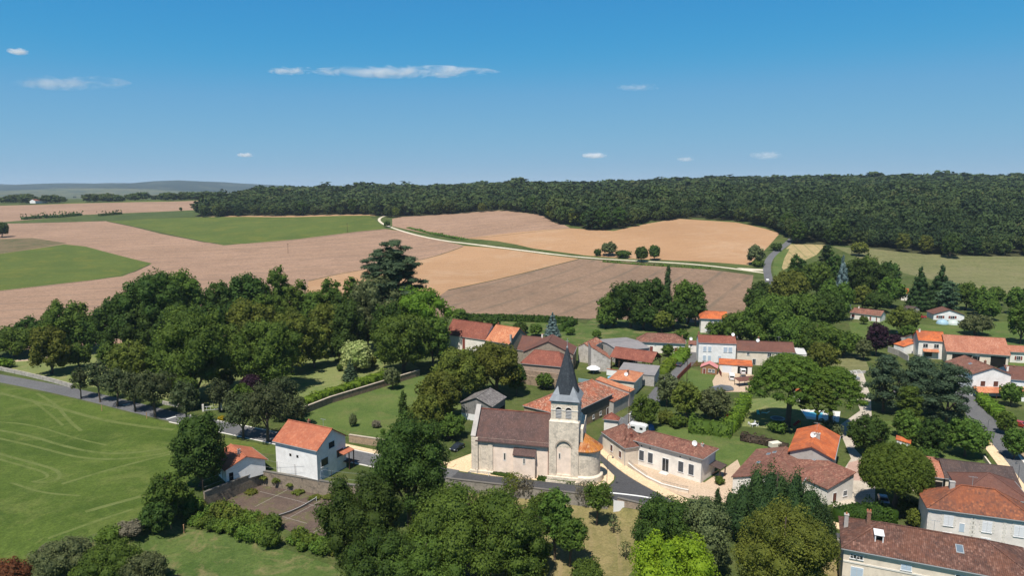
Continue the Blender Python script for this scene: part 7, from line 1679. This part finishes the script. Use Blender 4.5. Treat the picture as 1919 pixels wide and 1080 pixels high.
misc('water_tank', 1674, 850, 'grey water trough beside the small white shed', 'water tank', lambda o: MB().box(-1.8, 1.2, -.8, .8, 0, 1.1).box(-1.9, 1.3, -.9, .9, 1.1, 1.2).build('tank', M_gut, o))
misc('awning', 1400, 722, 'low lean-to shelter with dark roof beside the driveway', 'shelter', lambda o: (MB().slab([(-4, -1.4, 1.9), (4, -1.4, 1.9), (4, 1.4, 2.4), (-4, 1.4, 2.4)], [(0, 1, 2, 3)], .1).build('roof', T_BROWN, o), [MB().bar((x, y, 0), (x, y, 1.9), .12).build('post', M_wood, o) for x in (-3.8, 0, 3.8) for y in (-1.2, 1.2)]))
misc('trailer', 1416, 865 - 28, 'cream trailer standing at the far end of the school lawn', 'trailer', lambda o: None) if False else None
misc('trailer', 1452, 842, 'cream boxy trailer at the far corner of the school lawn', 'trailer', lambda o: (MB().box(-1.3, 1.3, -.8, .8, .5, 1.7).build('body', M_flat('cream_panel', (.66, .60, .50)), o, bevel=.05), [MB().tube((0, s*.8, .35), (0, s*.98, .35), .34, None, 12).build('wheel', M_flat('tyre', (.02, .02, .02)), o) for s in (-1, 1)]))
misc('covered_boat', 1352, 733, 'long grey tarpaulin covered boat on the cabin lawn', 'boat', lambda o: MB().add([(-4,-1,.2),(3.5,-1.1,.2),(4.4,0,.5),(3.5,1.1,.2),(-4,1,.2),(-3.8,-.4,1.5),(0,-.5,1.9),(3.3,-.2,1.3),(3.3,.2,1.3),(0,.5,1.9),(-3.8,.4,1.5)], [(0,1,7,6,5),(1,2,7),(2,3,8,7),(3,4,10,9,8),(4,0,5,10),(5,6,9,10),(6,7,8,9)]).build('tarpaulin', M_flat('grey_tarp', (.13, .14, .155), .5), o, bevel=.1))
for i, (x, y, c, l) in enumerate(((1766, 607, (.28, .42, .5), 'pale blue dome tent in front of the white bungalow'), (1786, 608, (.45, .5, .46), 'pale green dome tent in front of the white bungalow'))):
    misc('tent', x, y, l, 'tent', lambda o, c=c: MB().lathe([(2.6, 0), (2.4, .8), (1.7, 1.6), (.8, 2.0), (.01, 2.1)], 14).build('fabric', M_flat('tent_%d' % int(c[0]*99), c, .5), o))
misc('car_small', 1800, 604, '', '', lambda o: None) if False else None
car(1805, 607, R(200), (.2, .22, .25), 'dark car parked right of the two dome tents')
car(1727, 596, R(150), (.45, .03, .03), 'red car in the shade left of the white bungalow')
for i, (x, y, c) in enumerate(((1118, 727, (.6, .6, .6)), (1124, 728, (.5, .05, .04)), (1128, 727, (.05, .1, .35)), (1133, 729, (.1, .5, .5)), (1138, 731, (.65, .65, .65)))):
    gchair(x, y, i, ('white', 'red', 'dark blue', 'turquoise', 'pale grey')[i] + ' garden chair behind the turquoise wall', M_flat('chair_%d' % i, c, .5))
# bollards on the rounded pavement
for i, (x, y) in enumerate(((1134, 909), (1131, 912), (1127, 915), (1122, 917), (894, 888), (916, 893))):
    misc('bollard', x, y, 'small pale bollard on the pavement round the church', 'bollard', lambda o: MB().tube((0, 0, 0), (0, 0, .9), .09, .08, 8).lathe([(.09, .9), (.11, .97), (.05, 1.03), (.001, 1.04)], 8).build('post', M_kerb, o))['group'] = 'bollards round the church'
# park gate: white posts
misc('gate', 398, 770, 'white park gate with pale posts at the road', 'gate', lambda o: (MB().box(-2.6, -2.1, -.25, .25, 0, 2.0).box(2.1, 2.6, -.25, .25, 0, 2.0).build('gate_post', M_quoin, o), MB().box(-2.1, 2.1, -.03, .03, .2, .3).box(-2.1, 2.1, -.03, .03, 1.2, 1.3).box(-1.5, -1.42, -.03, .03, .3, 1.2).box(-.5, -.42, -.03, .03, .3, 1.2).box(.5, .58, -.03, .03, .3, 1.2).box(1.5, 1.58, -.03, .03, .3, 1.2).build('gate_leaf', M_frame, o)))
misc('gate', 1190, 789, 'two pale stone gate posts beside the lane', 'gate', lambda o: [MB().box(x - .3, x + .3, -.3, .3, 0, 1.9).box(x - .38, x + .38, -.38, .38, 1.9, 2.05).build('gate_post', M_quoin, o) for x in (-1.6, 1.6)])
misc('flower_bush', 420, 785, 'yellow flowering bush beside the park gate', 'bush', lambda o: None) if False else None
tree('shrub', 415, 788, 780, 14, pal('yellow_flowers', (.25, .2, .01), (.5, .4, .02)), 'yellow flowering bush beside the park gate', cat='bush', h=1.2)
tree('shrub', 392, 782, 774, 16, P_BUXUS, 'green clipped bush beside the yellow flowering one', cat='bush', h=1.2)

car(1598, 712, R(185), (.3, .32, .35), 'grey car beside the garden fence at the end of the concrete drive')
car(1688, 738, R(200), WH, 'white car glimpsed under the pine group')
car(1912, 800, R(120), (.35, .04, .03), 'red car behind the hedge at the right edge')
car(1700, 662, R(170), (.1, .12, .2), 'dark blue car by the grey block wall')
def bin_(px, py, col, label): misc('wheelie_bin', px, py, label, 'bin', lambda o: (MB().add([(-.25,-.3,.1),(.25,-.3,.1),(.25,.3,.1),(-.25,.3,.1),(-.3,-.36,1.0),(.3,-.36,1.0),(.3,.36,1.0),(-.3,.36,1.0)], [(3,2,1,0),(4,5,6,7),(0,1,5,4),(1,2,6,5),(2,3,7,6),(3,0,4,7)]).build('body', col, o), MB().box(-.33, .33, -.4, .38, 1.0, 1.07).build('lid', M_flat('yellow_lid', (.5, .4, .03)), o)))
bin_(1710, 853, M_flat('blue_bin', (.03, .1, .3)), 'blue bin beside the small white shed'); bin_(1160, 862, M_dgrey, 'dark bin by the older cream house'); bin_(1380, 903, M_flat('green_bin', (.03, .12, .06)), 'green bin at the corner of the sand coloured yard')
def cable(a, b, za, zb, sag, label):
    A, B = at(*a), at(*b); o = empty('overhead_cable', A, 0, label, 'cable'); d = B - A; mb = MB(); pr = None
    for k in range(13):
        t = k / 12; q = (d.x*t, d.y*t, za*(1-t) + zb*t + d.z*t - 4*sag*t*(1-t))
        if pr: mb.tube(pr, q, .022, None, 5, False)
        pr = q
    mb.build('wire', M_dgrey, o)
cable((1178, 795), (1170, 869), 9.3, 8.2, .5, 'overhead cable from the wooden lane pole to the rusty pole')
cable((1178, 795), (1287, 715), 9.3, 6.8, .9, 'overhead cable running up the village lane')
cable((651, 436), (749, 402), 9.6, 12.6, 1.5, 'overhead cable between the two field poles')
# greenhouse frame on the pale lawn
misc('greenhouse', 1592, 706, 'low white framed greenhouse beside the pale lawn', 'greenhouse', lambda o: ([MB().bar((x, -1.3, 0), (x, -1.3, 1.2), .08).bar((x, -1.3, 1.2), (x, 0, 1.9), .08).bar((x, 0, 1.9), (x, 1.3, 1.2), .08).bar((x, 1.3, 1.2), (x, 1.3, 0), .08).build('rib', M_frame, o) for x in (-4, -2, 0, 2, 4)], MB().bar((-4, 0, 1.94), (4, 0, 1.94), .08).bar((-4, -1.3, 1.24), (4, -1.3, 1.24), .08).bar((-4, 1.3, 1.24), (4, 1.3, 1.24), .08).build('rails', M_frame, o)))
wall_line('garden_wall', 'low grey wall along the upper street by the pale lawn', [(1560, 702), (1600, 701), (1622, 700)], -.1, .9, .25, W_GREY)
misc('manhole_cover', 880, 886, 'round dark manhole cover in the pale pavement', 'manhole cover', lambda o: MB().lathe([(.001, .05), (.4, .05), (.42, .02)], 16).build('cover', M_dgrey, o))
# ---------------------------------------------------------------- clouds: real volumes high and far away
def cloud(cx, cy, wpx, hpx, dens, label, D=9000, seed=0, thin=.5, nscale=5):
    dx, dy, dz = ray(cx, cy); t = D / dy; c = Vector((dx*t, dy*t, CAMH + dz*t)); sc_ = t / F
    m = bpy.data.materials.new('cloud_vapour'); m.use_nodes = True; n = m.node_tree; n.nodes.remove(n.nodes['Principled BSDF'])
    v = N(n, 'ShaderNodeVolumePrincipled'); v.inputs['Color'].default_value = (1, 1, 1, 1); v.inputs['Anisotropy'].default_value = -.3
    ob = coord(n, 'Object'); hw = wpx * sc_ / 2; hh = hpx * sc_ / 2; hd = max(hh * 3, hw * .18)
    ln = N(n, 'ShaderNodeVectorMath', operation='LENGTH'); mp = N(n, 'ShaderNodeMapping'); mp.inputs['Scale'].default_value = (1/hw, 1/hd, 1/hh); L(n, ob, mp.inputs[0]); L(n, mp.outputs[0], ln.inputs[0])
    nz = noise(n, ob, 1 / hh * .55 * nscale / 5, 6, .68, .8, (.38, .5, 1))
    f = math_(n, 'SUBTRACT', math_(n, 'MULTIPLY', nz, 3.2), math_(n, 'ADD', math_(n, 'MULTIPLY', ln.outputs['Value'], .62), thin + .62))
    L(n, math_(n, 'MULTIPLY', f, dens / hd, False), v.inputs['Density']); mx = math_(n, 'MAXIMUM', f, 0.0); L(n, math_(n, 'MULTIPLY', mx, dens / hd), v.inputs['Density'])
    L(n, v.outputs[0], n.nodes['Material Output'].inputs['Volume'])
    vs = [tuple(q * Vector((hw, hd, hh))) if False else (q[0]*hw, q[1]*hd, q[2]*hh) for q in IV2]
    o = MB().add(vs, [tuple(int(i) for i in f_) for f_ in IF2]).build('cloud', m, None, uv=False); o.location = c
    tag(o, label, 'cloud', None, 'structure'); return o
cloud(755, 134, 375, 24, 2.6, 'long thin white cloud streak high in the middle of the sky', seed=1, thin=0.47)
cloud(550, 132, 110, 16, 3, 'faint wisp left of the long cloud streak', thin=0.55)
cloud(130, 155, 240, 28, 1.5, 'faint ragged cloud band in the left of the sky', thin=0.53)
cloud(35, 96, 40, 13, 4, 'small bright cloud at the upper left', thin=0.37)
cloud(1115, 291, 52, 12, 3.2, 'small white cloud low over the wood', thin=0.37)
cloud(461, 290, 36, 9, 3, 'tiny cloud low in the left half of the sky', thin=0.37)
cloud(1437, 290, 66, 18, 1.3, 'faint puff low in the right of the sky', thin=0.47)
cloud(1285, 298, 34, 10, 1.4, 'very faint puff left of the other low puff', thin=0.42)
cloud(1197, 163, 90, 14, .9, 'barely visible wisp right of the long streak', thin=0.52)
sc.cycles.volume_step_rate = 4; sc.cycles.volume_max_steps = 64; sc.cycles.volume_bounces = 6

# ---------------------------------------------------------------- air
def haze():
    m = bpy.data.materials.new('haze_air'); m.use_nodes = True; n = m.node_tree; n.nodes.remove(n.nodes['Principled BSDF'])
    v = N(n, 'ShaderNodeVolumePrincipled'); v.inputs['Color'].default_value = (.62, .80, 1, 1); v.inputs['Density'].default_value = 5e-5; v.inputs['Anisotropy'].default_value = .0
    L(n, v.outputs[0], n.nodes['Material Output'].inputs['Volume'])
    o = MB().box(-16900, 16900, -400, 13600, -8, 140).build('haze', m, None, uv=False); o['kind'] = 'stuff'; o['label'] = 'thin blue haze over the far fields and hills'
haze()
